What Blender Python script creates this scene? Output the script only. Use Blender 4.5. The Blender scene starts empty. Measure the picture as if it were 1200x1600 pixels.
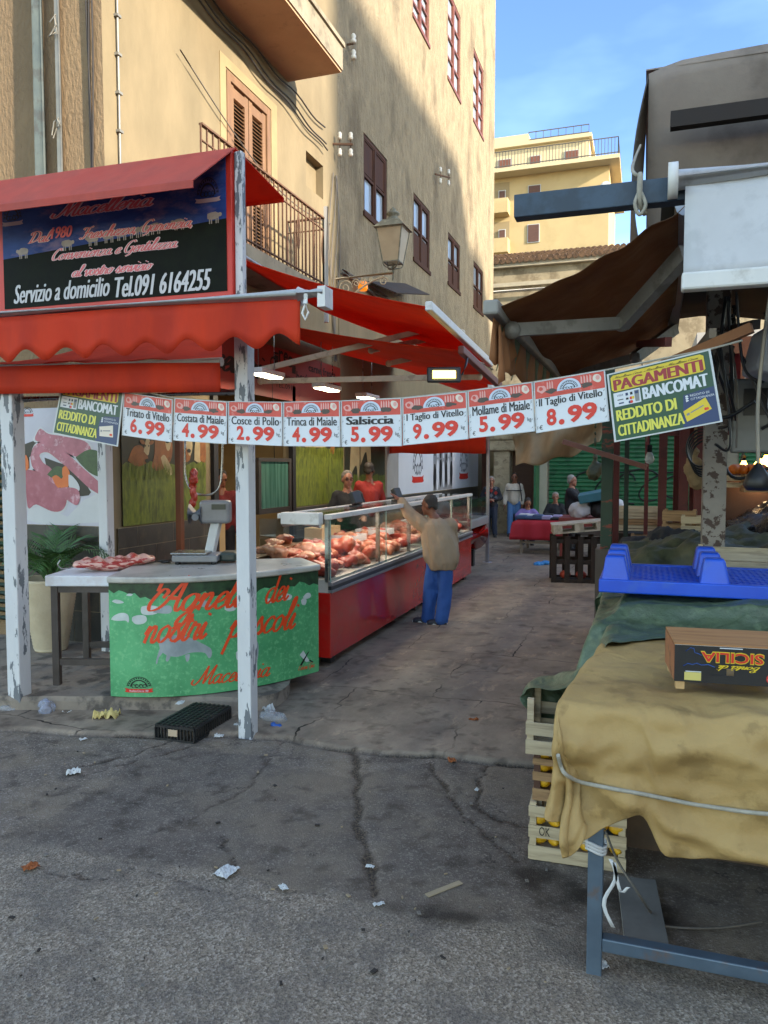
import bpy, math, random
import numpy as np
from mathutils import Vector, Matrix, noise as mnoise
random.seed(7); np.random.seed(7)
SC = bpy.context.scene
COL = SC.collection
# ------------------------------------------------------------------ camera, sky, sun, exposure
F_PX = 1200.0; PITCH = math.atan(70/1200); YAW = math.atan(408/1200); EYE = 1.85
cam_d = bpy.data.cameras.new("camera"); cam = bpy.data.objects.new("camera", cam_d); COL.objects.link(cam)
cam.location = (0, 0, EYE); cam.rotation_euler = (math.pi/2-PITCH, 0, YAW)
cam_d.sensor_fit = 'VERTICAL'; cam_d.sensor_height = 36; cam_d.lens = F_PX/1600*36
cam_d.clip_start = .05; cam_d.clip_end = 3000
SC.camera = cam
SUN_DIR = Vector((.8821, -.2697, .3861)).normalized()      # towards the sun
w = bpy.data.worlds.new("World"); SC.world = w; w.use_nodes = True
nt = w.node_tree; bg = nt.nodes['Background']
sky = nt.nodes.new('ShaderNodeTexSky'); sky.sky_type = 'NISHITA'; sky.sun_disc = False
sky.sun_elevation = math.asin(SUN_DIR.z); sky.sun_rotation = math.atan2(SUN_DIR.x, SUN_DIR.y)
sky.air_density = 1.0; sky.dust_density = .5; sky.ozone_density = 2.5
# added sky tint: dimmed blue with faint cloud ahead, warmer and less dimmed elsewhere
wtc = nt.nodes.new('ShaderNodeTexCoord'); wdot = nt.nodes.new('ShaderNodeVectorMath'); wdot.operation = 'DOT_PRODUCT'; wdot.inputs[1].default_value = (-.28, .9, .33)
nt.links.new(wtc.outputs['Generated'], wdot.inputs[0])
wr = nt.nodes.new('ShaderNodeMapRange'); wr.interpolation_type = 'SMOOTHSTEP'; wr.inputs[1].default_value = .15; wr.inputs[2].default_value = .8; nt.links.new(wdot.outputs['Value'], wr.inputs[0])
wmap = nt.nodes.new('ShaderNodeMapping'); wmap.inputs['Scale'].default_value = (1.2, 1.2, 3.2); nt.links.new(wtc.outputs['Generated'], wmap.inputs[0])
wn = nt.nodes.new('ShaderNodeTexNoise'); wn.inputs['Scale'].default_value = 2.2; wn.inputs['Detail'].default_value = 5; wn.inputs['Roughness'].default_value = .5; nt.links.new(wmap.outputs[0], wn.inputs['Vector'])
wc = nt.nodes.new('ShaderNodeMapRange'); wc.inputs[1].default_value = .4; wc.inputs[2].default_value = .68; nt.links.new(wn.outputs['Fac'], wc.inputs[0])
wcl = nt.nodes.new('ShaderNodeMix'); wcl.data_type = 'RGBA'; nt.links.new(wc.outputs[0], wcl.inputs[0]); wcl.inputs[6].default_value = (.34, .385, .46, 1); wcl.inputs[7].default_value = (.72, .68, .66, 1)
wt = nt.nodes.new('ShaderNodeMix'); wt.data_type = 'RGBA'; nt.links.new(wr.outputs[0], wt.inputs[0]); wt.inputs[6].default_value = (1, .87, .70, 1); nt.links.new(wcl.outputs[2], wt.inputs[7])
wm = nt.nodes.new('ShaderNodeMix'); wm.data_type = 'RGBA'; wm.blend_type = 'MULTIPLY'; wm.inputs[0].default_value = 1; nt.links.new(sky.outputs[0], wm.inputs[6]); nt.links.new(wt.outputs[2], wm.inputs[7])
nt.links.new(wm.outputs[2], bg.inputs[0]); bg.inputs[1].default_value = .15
sl = bpy.data.lights.new("sun", 'SUN'); sl.energy = 2.0; sl.angle = math.radians(1.2); sl.color = (1, .89, .74)
sun = bpy.data.objects.new("sun", sl); COL.objects.link(sun); sun.location = (20, -10, 20)
sun.rotation_euler = SUN_DIR.to_track_quat('Z', 'Y').to_euler()
SC.view_settings.view_transform = 'Standard'; SC.view_settings.look = 'None'
SC.view_settings.exposure = 2.6; SC.view_settings.gamma = 1
SC.cycles.max_bounces = 8; SC.cycles.transparent_max_bounces = 16

# ------------------------------------------------------------------ helpers
def at(px, py, x=None, y=None, z=None):
    """point of the place seen at a pixel of the 1200x1600 photograph, on a known plane"""
    u = (px-600)/F_PX; v = (800-py)/F_PX
    fw = math.cos(PITCH)+v*math.sin(PITCH); up = -math.sin(PITCH)+v*math.cos(PITCH)
    c, s = math.cos(YAW), math.sin(YAW)
    d = Vector((u*c-fw*s, u*s+fw*c, up)); O = Vector((0, 0, EYE))
    if x is not None: t = x/d.x
    elif y is not None: t = y/d.y
    else: t = (z-EYE)/d.z
    return O+d*t
def lin(h):
    h = h.lstrip('#'); c = [int(h[i:i+2], 16)/255 for i in (0, 2, 4)]
    return tuple(x/12.92 if x <= .04045 else ((x+.055)/1.055)**2.4 for x in c)+(1,)
MATS = {}
def M(name, c1, c2=None, s=3., rough=.7, bump=0., bs=40., metal=0., spec=.5, dirt=None, ds=2., da=.5, dlo=.5,
      stretch=(1, 1, 1), alpha=1., trans=0., emit=None, es=1., rvar=.1, detail=6., coat=0., dw=.1, sheen=0., sss=0., crease=0., cs=5., dz=0.):
    if name in MATS: return MATS[name]
    m = bpy.data.materials.new(name); m.use_nodes = True; MATS[name] = m
    n = m.node_tree.nodes; L = m.node_tree.links; b = n['Principled BSDF']
    b.inputs['Roughness'].default_value = rough; b.inputs['Metallic'].default_value = metal
    b.inputs['Specular IOR Level'].default_value = spec; b.inputs['Alpha'].default_value = alpha
    b.inputs['Transmission Weight'].default_value = trans; b.inputs['Coat Weight'].default_value = coat
    if sheen: b.inputs['Sheen Weight'].default_value = sheen
    if sss:
        b.inputs['Subsurface Weight'].default_value = sss; b.inputs['Subsurface Scale'].default_value = .01
    if emit:
        b.inputs['Emission Color'].default_value = lin(emit); b.inputs['Emission Strength'].default_value = es
    tc = n.new('ShaderNodeTexCoord'); mp = n.new('ShaderNodeMapping'); mp.inputs['Scale'].default_value = stretch
    L.new(tc.outputs['Object'], mp.inputs[0])
    def nz(scale, det=detail):
        t = n.new('ShaderNodeTexNoise'); t.inputs['Scale'].default_value = scale; t.inputs['Detail'].default_value = det
        t.inputs['Roughness'].default_value = .62; L.new(mp.outputs[0], t.inputs['Vector']); return t.outputs['Fac']
    def ramp(src, lo, hi):
        r = n.new('ShaderNodeMapRange'); r.inputs['From Min'].default_value = lo; r.inputs['From Max'].default_value = hi
        L.new(src, r.inputs[0]); return r.outputs[0]
    base = None
    def mix(fac, a, bb):
        x = n.new('ShaderNodeMix'); x.data_type = 'RGBA'; L.new(fac, x.inputs[0])
        for i, q in ((6, a), (7, bb)):
            if isinstance(q, tuple): x.inputs[i].default_value = q
            else: L.new(q, x.inputs[i])
        return x.outputs[2]
    n1 = nz(s)
    base = mix(ramp(n1, .3, .7), lin(c1), lin(c2 or c1))
    if dirt:
        dsrc = nz(ds)
        if dz:          # flaking gathers in patches
            lo_ = n.new('ShaderNodeMath'); lo_.operation = 'MULTIPLY_ADD'; lo_.inputs[1].default_value = .75; lo_.inputs[2].default_value = -.37; L.new(nz(dz, 2), lo_.inputs[0])
            ad = n.new('ShaderNodeMath'); ad.operation = 'ADD'; L.new(dsrc, ad.inputs[0]); L.new(lo_.outputs[0], ad.inputs[1]); dsrc = ad.outputs[0]
        dn = ramp(dsrc, dlo, dlo+dw)
        mm = n.new('ShaderNodeMath'); mm.operation = 'MULTIPLY'; mm.inputs[1].default_value = da; L.new(dn, mm.inputs[0])
        base = mix(mm.outputs[0], base, lin(dirt))
    L.new(base, b.inputs['Base Color'])
    if rvar:
        r = n.new('ShaderNodeMapRange'); r.inputs['To Min'].default_value = max(rough-rvar, .02); r.inputs['To Max'].default_value = min(rough+rvar, 1)
        L.new(n1, r.inputs[0]); L.new(r.outputs[0], b.inputs['Roughness'])
    if bump:
        bp = n.new('ShaderNodeBump'); bp.inputs['Strength'].default_value = min(bump, 1); bp.inputs['Distance'].default_value = .01*max(1, bump)
        L.new(nz(bs), bp.inputs['Height']); L.new(bp.outputs[0], b.inputs['Normal'])
        if crease:
            hs = None
            for q in (1., 2.3):
                rt = n.new('ShaderNodeTexNoise'); rt.noise_type = 'RIDGED_MULTIFRACTAL'; rt.inputs['Scale'].default_value = cs*q; rt.inputs['Detail'].default_value = 3; rt.inputs['Distortion'].default_value = .6; L.new(mp.outputs[0], rt.inputs['Vector'])
                b2 = n.new('ShaderNodeBump'); b2.inputs['Strength'].default_value = crease; b2.inputs['Distance'].default_value = .03/q; L.new(rt.outputs['Fac'], b2.inputs['Height'])
                L.new((hs or bp).outputs[0], b2.inputs['Normal']); hs = b2
            L.new(hs.outputs[0], b.inputs['Normal'])
    m['base'] = 1
    return m
def catmull(pts, k=8):
    P = [Vector(p) for p in pts]; out = []
    if len(P) < 3: return P
    for i in range(len(P)-1):
        a = P[max(i-1, 0)]; b = P[i]; c = P[i+1]; d = P[min(i+2, len(P)-1)]
        for j in range(k):
            t = j/k
            out.append(.5*((2*b)+(c-a)*t+(2*a-5*b+4*c-d)*t*t+(3*b-a-3*c+d)*t**3))
    out.append(P[-1]); return out
def frame(d):
    d = Vector(d).normalized(); up = Vector((0, 0, 1)) if abs(d.z) < .95 else Vector((0, 1, 0))
    x = d.cross(up).normalized(); return x, x.cross(d).normalized(), d
class MB:
    def __init__(s): s.v = []; s.f = []; s.m = []; s.sm = []
    def add(s, vs, fs, mi=0, sm=False):
        o = len(s.v); s.v.extend([tuple(p) for p in vs]); s.f.extend([tuple(o+i for i in f) for f in fs])
        s.m.extend([mi]*len(fs)); s.sm.extend([sm]*len(fs)); return s
    def box(s, x0, y0, z0, x1, y1, z1, mi=0):
        x0, x1 = sorted((x0, x1)); y0, y1 = sorted((y0, y1)); z0, z1 = sorted((z0, z1))
        return s.add([(x0,y0,z0),(x1,y0,z0),(x1,y1,z0),(x0,y1,z0),(x0,y0,z1),(x1,y0,z1),(x1,y1,z1),(x0,y1,z1)],
                     [(3,2,1,0),(4,5,6,7),(0,1,5,4),(1,2,6,5),(2,3,7,6),(3,0,4,7)], mi)
    def obox(s, c, ax, ay, az, mi=0):
        c = Vector(c); ax, ay, az = Vector(ax)/2, Vector(ay)/2, Vector(az)/2
        return s.add([c+sx*ax+sy*ay+sz*az for sz in (-1,1) for sx, sy in ((-1,-1),(1,-1),(1,1),(-1,1))],
                     [(3,2,1,0),(4,5,6,7),(0,1,5,4),(1,2,6,5),(2,3,7,6),(3,0,4,7)], mi)
    def bar(s, p0, p1, w, h=None, mi=0, up=None):
        p0 = Vector(p0); p1 = Vector(p1); h = h or w; x, y, d = frame(p1-p0)
        if up is not None:
            y = (Vector(up)-d*Vector(up).dot(d)).normalized(); x = d.cross(y)
        return s.obox((p0+p1)/2, x*w, y*h, p1-p0, mi)
    def tube(s, pts, r, n=8, mi=0, cap=True, sm=True):
        P = [Vector(p) for p in pts]; R = r if isinstance(r, (list, tuple)) else [r]*len(P); vs = []; fs = []
        pd = None
        for i, p in enumerate(P):
            d = (P[min(i+1, len(P)-1)]-P[max(i-1, 0)])
            if d.length < 1e-9: d = Vector((0,0,1))
            d.normalize()
            if pd is None: x, y, _ = frame(d)
            else:
                x = (x-d*x.dot(d))
                if x.length < 1e-6: x = frame(d)[0]
                x.normalize(); y = d.cross(x)
            pd = d
            for k in range(n):
                a = 2*math.pi*k/n; vs.append(p+(x*math.cos(a)+y*math.sin(a))*R[i])
        for i in range(len(P)-1):
            for k in range(n):
                a = i*n+k; b = i*n+(k+1) % n; fs.append((a, b, b+n, a+n))
        s.add(vs, fs, mi, sm)
        if cap: s.add(vs[:n], [tuple(range(n))[::-1]], mi); s.add(vs[-n:], [tuple(range(n))], mi)
        return s
    def lathe(s, prof, c=(0,0,0), n=24, mi=0, sm=True, fx=None):
        c = Vector(c); vs = []; fs = []
        for r, z in prof:
            for k in range(n):
                a = 2*math.pi*k/n; p = Vector((r*math.cos(a), r*math.sin(a), z)); vs.append(c+(fx(p) if fx else p))
        for i in range(len(prof)-1):
            for k in range(n):
                a = i*n+k; b = i*n+(k+1) % n; fs.append((a, b, b+n, a+n))
        return s.add(vs, fs, mi, sm)
    def grid(s, fn, nu, nv, mi=0, sm=True):
        vs = [fn(i/nu, j/nv) for j in range(nv+1) for i in range(nu+1)]
        fs = [(j*(nu+1)+i, j*(nu+1)+i+1, (j+1)*(nu+1)+i+1, (j+1)*(nu+1)+i) for j in range(nv) for i in range(nu)]
        return s.add(vs, fs, mi, sm)
    def ell(s, c, r, R=None, nu=12, nv=8, mi=0):
        c = Vector(c); r = r if isinstance(r, (tuple, list, Vector)) else (r, r, r); vs = []; fs = []
        for j in range(nv+1):
            th = math.pi*j/nv
            for i in range(nu):
                ph = 2*math.pi*i/nu; p = Vector((r[0]*math.sin(th)*math.cos(ph), r[1]*math.sin(th)*math.sin(ph), -r[2]*math.cos(th)))
                vs.append(c+(R@p if R else p))
        for j in range(nv):
            for i in range(nu):
                a = j*nu+i; b = j*nu+(i+1) % nu; fs.append((a, b, b+nu, a+nu))
        return s.add(vs, fs, mi, True)
    def cap(s, p0, p1, r0, r1, n=10, mi=0):           # tapered capsule
        p0 = Vector(p0); p1 = Vector(p1); d = (p1-p0); Ln = max(d.length, 1e-6); d = d/Ln
        pts = []; R = []
        for k in range(4):
            a = math.pi/2*(1-k/4); pts.append(p0-d*r0*math.sin(a)); R.append(max(r0*math.cos(a), 1e-4))
        pts.append(p0); R.append(r0); pts.append(p1); R.append(r1)
        for k in range(1, 5):
            a = math.pi/2*k/4; pts.append(p1+d*r1*math.sin(a)); R.append(max(r1*math.cos(a), 1e-4))
        return s.tube(pts, R, n, mi)
    def poly(s, pts, mi=0):
        return s.add(pts, [tuple(range(len(pts)))], mi)
    def prism(s, poly, fn, h, mi=0):                   # outline poly in 2-D, fn(u,v,n)->3-D, extruded h
        n = len(poly); a = [fn(u, v, 0) for u, v in poly]; b = [fn(u, v, h) for u, v in poly]
        s.add(a+b, [tuple(range(n))[::-1], tuple(range(n, 2*n))]+[(i, (i+1) % n, n+(i+1) % n, n+i) for i in range(n)], mi)
        return s
    def build(s, name, mats, parent=None, bevel=0, seg=2, sol=0, sub=0, loc=None):
        me = bpy.data.meshes.new(name); me.from_pydata(s.v, [], s.f)
        if not isinstance(mats, (list, tuple)): mats = [mats]
        for q in mats: me.materials.append(q)
        me.polygons.foreach_set('material_index', s.m); me.polygons.foreach_set('use_smooth', s.sm); me.update()
        o = bpy.data.objects.new(name, me); COL.objects.link(o)
        if parent is not None:
            o.parent = parent; org = ORG.get(top(parent).name, Vector())
        else: org = Vector(loc) if loc is not None else Vector()
        if org.length > 0:
            me.transform(Matrix.Translation(-org))
            if parent is None: o.location = org
        if bevel:
            q = o.modifiers.new('bevel', 'BEVEL'); q.width = bevel; q.segments = seg; q.limit_method = 'ANGLE'; q.angle_limit = math.radians(40)
        if sol:
            q = o.modifiers.new('thick', 'SOLIDIFY'); q.thickness = sol; q.offset = 0
        if sub:
            q = o.modifiers.new('sub', 'SUBSURF'); q.levels = sub; q.render_levels = sub
        return o
ORG = {}
def top(o):
    while o.parent is not None: o = o.parent
    return o
def tag(o, label, cat, group=None):
    o['label'] = label; o['category'] = cat
    if group: o['group'] = group
    return o
def thing(name, label, cat, loc=(0,0,0), group=None, rz=0):
    o = bpy.data.objects.new(name, None); COL.objects.link(o); o.empty_display_size = .2
    o.location = loc; o.rotation_euler = (0, 0, rz)
    if rz == 0: ORG[o.name] = Vector(loc)
    else: ORG[o.name] = Vector()
    return tag(o, label, cat, group)
def struct(o, kind='structure'): o['kind'] = kind; return o
def copy_tree(o, parent=None):
    c = o.copy(); COL.objects.link(c)
    if parent is not None: c.parent = parent
    for ch in list(o.children): copy_tree(ch, c)
    return c
def remesh(mb, name, mats, parent, vox=.012, smooth=4, disp=None, extra=None, dec=0):
    """one continuous skin over all the overlapping solids collected in mb"""
    me = bpy.data.meshes.new('tmp'); me.from_pydata(mb.v, [], mb.f); me.update()
    o = bpy.data.objects.new('tmp', me); COL.objects.link(o)
    r = o.modifiers.new('r', 'REMESH'); r.mode = 'VOXEL'; r.voxel_size = vox
    q = o.modifiers.new('s', 'SMOOTH'); q.factor = .5; q.iterations = smooth
    if dec:
        q = o.modifiers.new('d', 'DECIMATE'); q.ratio = dec
    dg = bpy.context.evaluated_depsgraph_get(); ev = o.evaluated_get(dg)
    m2 = bpy.data.meshes.new_from_object(ev); bpy.data.objects.remove(o); bpy.data.meshes.remove(me)
    out = MB(); n = len(m2.vertices); co = np.empty(n*3); m2.vertices.foreach_get('co', co); co = co.reshape(-1, 3)
    if disp:
        no = np.empty(n*3); m2.vertices.foreach_get('normal', no); no = no.reshape(-1, 3)
        for i in range(n):
            co[i] += no[i]*disp(Vector(co[i]))
    out.add(co.tolist(), [tuple(p.vertices) for p in m2.polygons], 0, True)
    bpy.data.meshes.remove(m2)
    if extra: extra(out)
    return out.build(name, mats, parent)
TXT = {}
def text2d(t, shear=0., off=0., space=1.):
    k = (t, shear, off, space)
    if k in TXT: return TXT[k]
    cu = bpy.data.curves.new('t', 'FONT'); cu.body = t; cu.size = 1; cu.shear = shear; cu.offset = off; cu.space_character = space; cu.resolution_u = 3
    o = bpy.data.objects.new('t', cu); COL.objects.link(o); dg = bpy.context.evaluated_depsgraph_get()
    me = bpy.data.meshes.new_from_object(o.evaluated_get(dg))
    vs = [(v.co.x, v.co.y) for v in me.vertices]; fs = [tuple(p.vertices) for p in me.polygons]
    bpy.data.objects.remove(o); bpy.data.curves.remove(cu); bpy.data.meshes.remove(me)
    xs = [v[0] for v in vs]; ys = [v[1] for v in vs]
    TXT[k] = (vs, fs, (min(xs), max(xs), min(ys), max(ys))); return TXT[k]
def put_text(mb, t, fn, x0, x1, y0, y1, mi=0, shear=0., off=0., space=1., n=.002, keep=False, slope=0.):
    """text fitted to the box x0..x1, y0..y1 of the surface fn(u, v, n)"""
    vs, fs, (a, b, c, d) = text2d(t, shear, off, space)
    sx = (x1-x0)/(b-a); sy = (y1-y0)/(d-c)
    if keep: sx = min(sx, sy)
    mb.add([fn(x0+(x-a)*sx, y0+(y-c)*sy+slope*(x-a)*sx, n) for x, y in vs], fs, mi)
def put_bold(mb, t, fn, x0, x1, y0, y1, mi=0, b=.01, shear=0., n=.002, slope=0.):
    """heavier letters: the same word laid three times a hair apart"""
    for k, d in enumerate((-b, 0, b)): put_text(mb, t, fn, x0+b+d, x1-b+d, y0, y1, mi, shear, 0., 1., n+k*6e-5, False, slope)
def plane_fn(o, xd, yd):
    o = Vector(o); xd = Vector(xd); yd = Vector(yd); nn = xd.normalized().cross(yd.normalized())
    return lambda u, v, n=0: o+xd*u+yd*v+nn*n
def flat(mb, pts, fn, n=.001, mi=0, smooth_k=0):
    if smooth_k: pts = [(p.x, p.y) for p in catmull([(x, y, 0) for x, y in pts]+[(pts[0][0], pts[0][1], 0)], smooth_k)][:-1]
    mb.poly([fn(u, v, n) for u, v in pts], mi)
def blob2d(cx, cy, rx, ry, n=14, rot=0., jit=0.):
    out = []
    for k in range(n):
        a = 2*math.pi*k/n; j = 1+random.uniform(-jit, jit); x = rx*math.cos(a)*j; y = ry*math.sin(a)*j
        out.append((cx+x*math.cos(rot)-y*math.sin(rot), cy+x*math.sin(rot)+y*math.cos(rot)))
    return out
def fbm(p, o=4): return mnoise.fractal(Vector(p), 1., 2., o)
# ------------------------------------------------------------------ ground
def vnoise(x, y, seed=0):
    xi = np.floor(x).astype(np.int64); yi = np.floor(y).astype(np.int64); fx = x-xi; fy = y-yi
    fx = fx*fx*(3-2*fx); fy = fy*fy*(3-2*fy)
    def h(a, b):
        k = (a*374761393+b*668265263+seed*1442695041) & 0xffffffff
        k = ((k ^ (k >> 13))*1274126177) & 0xffffffff
        return ((k ^ (k >> 16)) & 0xffff)/65535.
    return (h(xi, yi)*(1-fx)+h(xi+1, yi)*fx)*(1-fy)+(h(xi, yi+1)*(1-fx)+h(xi+1, yi+1)*fx)*fy
def nfbm(x, y, f, o=4, seed=0):
    a = 0; amp = .5
    for k in range(o): a = a+amp*vnoise(x*f, y*f, seed+k); f = f*2.03; amp *= .5
    return a
def GP(l): return np.array([at(px, py, z=0)[:2] for px, py in l])
def pdist(x, y, line):
    d = np.full(x.shape, 9.)
    for a, b in zip(line[:-1], line[1:]):
        ab = b-a; t = np.clip(((x-a[0])*ab[0]+(y-a[1])*ab[1])/(ab@ab), 0, 1)
        d = np.minimum(d, np.hypot(x-a[0]-t*ab[0], y-a[1]-t*ab[1]))
    return d
EDGE = GP([(-300,1130),(250,1150),(450,1152),(520,1168),(600,1178),(680,1178),(760,1188),(830,1192),(1000,1200),(1500,1230)])
SEAM = GP([(-500,1280),(0,1312),(90,1327),(200,1345),(300,1360),(360,1367),(460,1395),(560,1410),(640,1422),(720,1445),(850,1455),(1000,1500),(1400,1560)])
CRACKS = [(GP([(555,1172),(561,1230),(556,1270),(568,1320),(588,1395)]), .022),
 (GP([(672,1190),(700,1240),(735,1280),(762,1305),(805,1345)]), .012), (GP([(760,1195),(747,1225),(752,1262),(790,1282),(828,1290)]), .010),
 (GP([(362,1366),(368,1335),(345,1308)]), .010), (GP([(110,1200),(200,1182),(272,1155)]), .009), (GP([(130,1212),(210,1190),(300,1165)]), .007),
 (GP([(30,1352),(110,1368),(190,1368),(212,1352)]), .006), (GP([(215,1352),(330,1388),(470,1408)]), .005),
 (GP([(450,1152),(388,1228),(300,1280),(240,1300)]), .012), (GP([(655,1055),(700,1062),(740,1050),(778,1052),(782,1030)]), .010),
 (GP([(800,870),(770,890),(742,925),(700,960),(660,1000)]), .008), (GP([(838,880),(810,905),(800,920)]), .008), (GP([(905,930),(840,925),(800,945),(720,990)]), .006)]
STAINS = [(at(690,1432,z=0), .22, .07), (at(900,1400,z=0), .3, .18), (at(1000,1430,z=0), .28, .12), (at(830,1370,z=0), .18, .12)]
def ground_sheet(name, x0, x1, y0, y1, res):
    nx = int((x1-x0)/res); ny = int((y1-y0)/res)
    X, Y = np.meshgrid(np.linspace(x0, x1, nx+1), np.linspace(y0, y1, ny+1))
    wob = (nfbm(X, Y, 3., 4, 5)-.47)*.14
    eY = np.interp(X, EDGE[:, 0], EDGE[:, 1]); sY = np.interp(X, SEAM[:, 0], SEAM[:, 1])
    alley = np.clip((Y+wob*.7-eY)/.03+.5, 0, 1)
    fore = np.clip((sY-Y-wob)/.05+.5, 0, 1)
    Z = (nfbm(X, Y, .7, 3, 1)-.44)*.03+(nfbm(X, Y, 6., 4, 2)-.47)*.008
    Z += (nfbm(X, Y, 45., 2, 9)-.4)*.007*(1-alley*.7)*(.5+fore*.5)
    Z += alley*.018-.01*np.exp(-((Y+wob*.7-eY+.02)/.03)**2)
    Z += -.006*fore
    crack = np.exp(-((sY-Y-wob)/.018)**2)*.55*(nfbm(X, Y, 5, 3, 4) > .42)
    crack = np.maximum(crack, np.exp(-((Y+wob*.7-eY+.012)/.016)**2)*(.5+.5*(nfbm(X, Y, 3, 2, 44) > .4)))
    for i, (ln, wd) in enumerate(CRACKS):
        d = pdist(X+(nfbm(X, Y, 14., 3, 20+i)-.44)*.09, Y+(nfbm(X, Y, 14., 3, 40+i)-.44)*.09, ln)
        crack = np.maximum(crack, np.exp(-(d/(wd*1.25))**2)*(1-.3*(i > 6)))
    Z -= crack*.012
    st = np.zeros_like(X)
    for p, ra, rb in STAINS:
        d = np.hypot((X-p.x)/ra, (Y-p.y)/rb); st = np.maximum(st, np.clip(1.25-d-(nfbm(X, Y, 9, 4, 60)-.45)*2.2, 0, 1))
    small = np.clip((nfbm(X, Y, 11., 4, 70)-.605)*14, 0, 1)*(1-fore)*.5
    gum = np.zeros_like(X)
    rs = np.random.RandomState(3)
    for k in range(70):
        gx, gy, gr = rs.uniform(-4.5, 1.2), rs.uniform(2, 7), rs.uniform(.012, .035)
        gum = np.maximum(gum, np.clip(1.4-np.hypot(X-gx, (Y-gy))/gr, 0, 1)*rs.uniform(.2, .8))
    mb = MB(); n = (nx+1)*(ny+1)
    me = bpy.data.meshes.new(name)
    co = np.stack([X, Y, Z], -1).reshape(-1, 3).astype(np.float32)
    i = np.arange(n).reshape(ny+1, nx+1)
    q = np.stack([i[:-1, :-1], i[:-1, 1:], i[1:, 1:], i[1:, :-1]], -1).reshape(-1)
    nf = nx*ny
    me.vertices.add(n); me.vertices.foreach_set('co', co.ravel()); me.loops.add(nf*4); me.loops.foreach_set('vertex_index', q.astype(np.int32))
    me.polygons.add(nf); me.polygons.foreach_set('loop_start', np.arange(nf, dtype=np.int32)*4)
    me.polygons.foreach_set('use_smooth', np.ones(nf, dtype=bool)); me.update(calc_edges=True)
    for nm, a in (('alley', alley), ('fore', fore), ('crack', crack), ('stain', np.maximum(st, np.maximum(small, gum*.45)))):
        at_ = me.attributes.new(nm, 'FLOAT', 'POINT'); at_.data.foreach_set('value', a.astype(np.float32).ravel())
    o = bpy.data.objects.new(name, me); COL.objects.link(o); me.materials.append(ground_mat()); return struct(o)
def ground_mat():
    if 'ground' in MATS: return MATS['ground']
    m = bpy.data.materials.new('worn_ground'); m.use_nodes = True; MATS['ground'] = m
    n = m.node_tree.nodes; L = m.node_tree.links; b = n['Principled BSDF']; tc = n.new('ShaderNodeTexCoord')
    def nz(scale, det=6., rgh=.6, vec=None, st=None):
        t = n.new('ShaderNodeTexNoise'); t.inputs['Scale'].default_value = scale; t.inputs['Detail'].default_value = det; t.inputs['Roughness'].default_value = rgh
        src = vec or tc.outputs['Object']
        if st:
            mp = n.new('ShaderNodeMapping'); mp.inputs['Scale'].default_value = st; L.new(src, mp.inputs[0]); src = mp.outputs[0]
        L.new(src, t.inputs['Vector']); return t
    def rng(src, a, c, d=0., e=1.):
        r = n.new('ShaderNodeMapRange'); r.inputs[1].default_value = a; r.inputs[2].default_value = c; r.inputs[3].default_value = d; r.inputs[4].default_value = e
        L.new(src, r.inputs[0]); return r.outputs[0]
    def mix(f, a, c):
        x = n.new('ShaderNodeMix'); x.data_type = 'RGBA'
        if isinstance(f, float): x.inputs[0].default_value = f
        else: L.new(f, x.inputs[0])
        for i, q in ((6, a), (7, c)):
            if isinstance(q, tuple): x.inputs[i].default_value = q
            else: L.new(q, x.inputs[i])
        return x.outputs[2]
    def att(k):
        a = n.new('ShaderNodeAttribute'); a.attribute_name = k; return a.outputs['Fac']
    def mul(a, c):
        x = n.new('ShaderNodeMath'); x.operation = 'MULTIPLY'
        for i, q in ((0, a), (1, c)):
            if isinstance(q, float): x.inputs[i].default_value = q
            else: L.new(q, x.inputs[i])
        return x.outputs[0]
    big = nz(1.1, 5); mid = nz(7, 6); fine = nz(85, 3, .7)
    vo = n.new('ShaderNodeTexVoronoi'); vo.inputs['Scale'].default_value = 120; L.new(tc.outputs['Object'], vo.inputs['Vector'])
    vsep = n.new('ShaderNodeSeparateColor'); L.new(vo.outputs['Color'], vsep.inputs[0])
    # old asphalt: dark, smooth, with dusty brown places
    K = lambda r, g_, b_: tuple((q/255)**2.2 for q in (r, g_, b_))+(1,)
    old = mix(rng(mid.outputs[0], .3, .7), K(84, 75, 68), K(118, 107, 97))
    old = mix(rng(vsep.outputs[0], .72, .98, 0, .35), old, K(182, 172, 160))
    dustn = nz(.9, 6, .65)
    old = mix(rng(dustn.outputs[0], .47, .62, 0, .6), old, K(132, 117, 98))
    cv = n.new('ShaderNodeTexVoronoi'); cv.feature = 'DISTANCE_TO_EDGE'; cv.inputs['Scale'].default_value = 1.15
    cd = nz(2.6, 6, .7); ca = n.new('ShaderNodeVectorMath'); ca.operation = 'MULTIPLY_ADD'; ca.inputs[1].default_value = (.7, .7, 0); L.new(cd.outputs['Color'], ca.inputs[0]); L.new(tc.outputs['Object'], ca.inputs[2]); L.new(ca.outputs[0], cv.inputs['Vector'])
    fine_crack = mul(rng(cv.outputs['Distance'], .008, .002), rng(nz(1.4, 3).outputs[0], .47, .56))
    old = mix(mul(fine_crack, .75), old, K(40, 34, 30))
    pn = n.new('ShaderNodeTexVoronoi'); pn.inputs['Scale'].default_value = .55; L.new(ca.outputs[0], pn.inputs['Vector']); ps = n.new('ShaderNodeSeparateColor'); L.new(pn.outputs['Color'], ps.inputs[0])
    old = mix(mul(rng(ps.outputs[0], .3, .9), .28), old, K(70, 64, 62))
    # coarse foreground asphalt
    fo = mix(rng(fine.outputs[0], .38, .62), K(92, 82, 72), K(142, 128, 112))
    fo = mix(rng(vsep.outputs[1], .6, .95, 0, .38), fo, K(205, 192, 175))
    fo = mix(rng(nz(2.3, 7, .7).outputs[0], .45, .62, 0, .6), fo, K(92, 85, 80))
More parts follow.
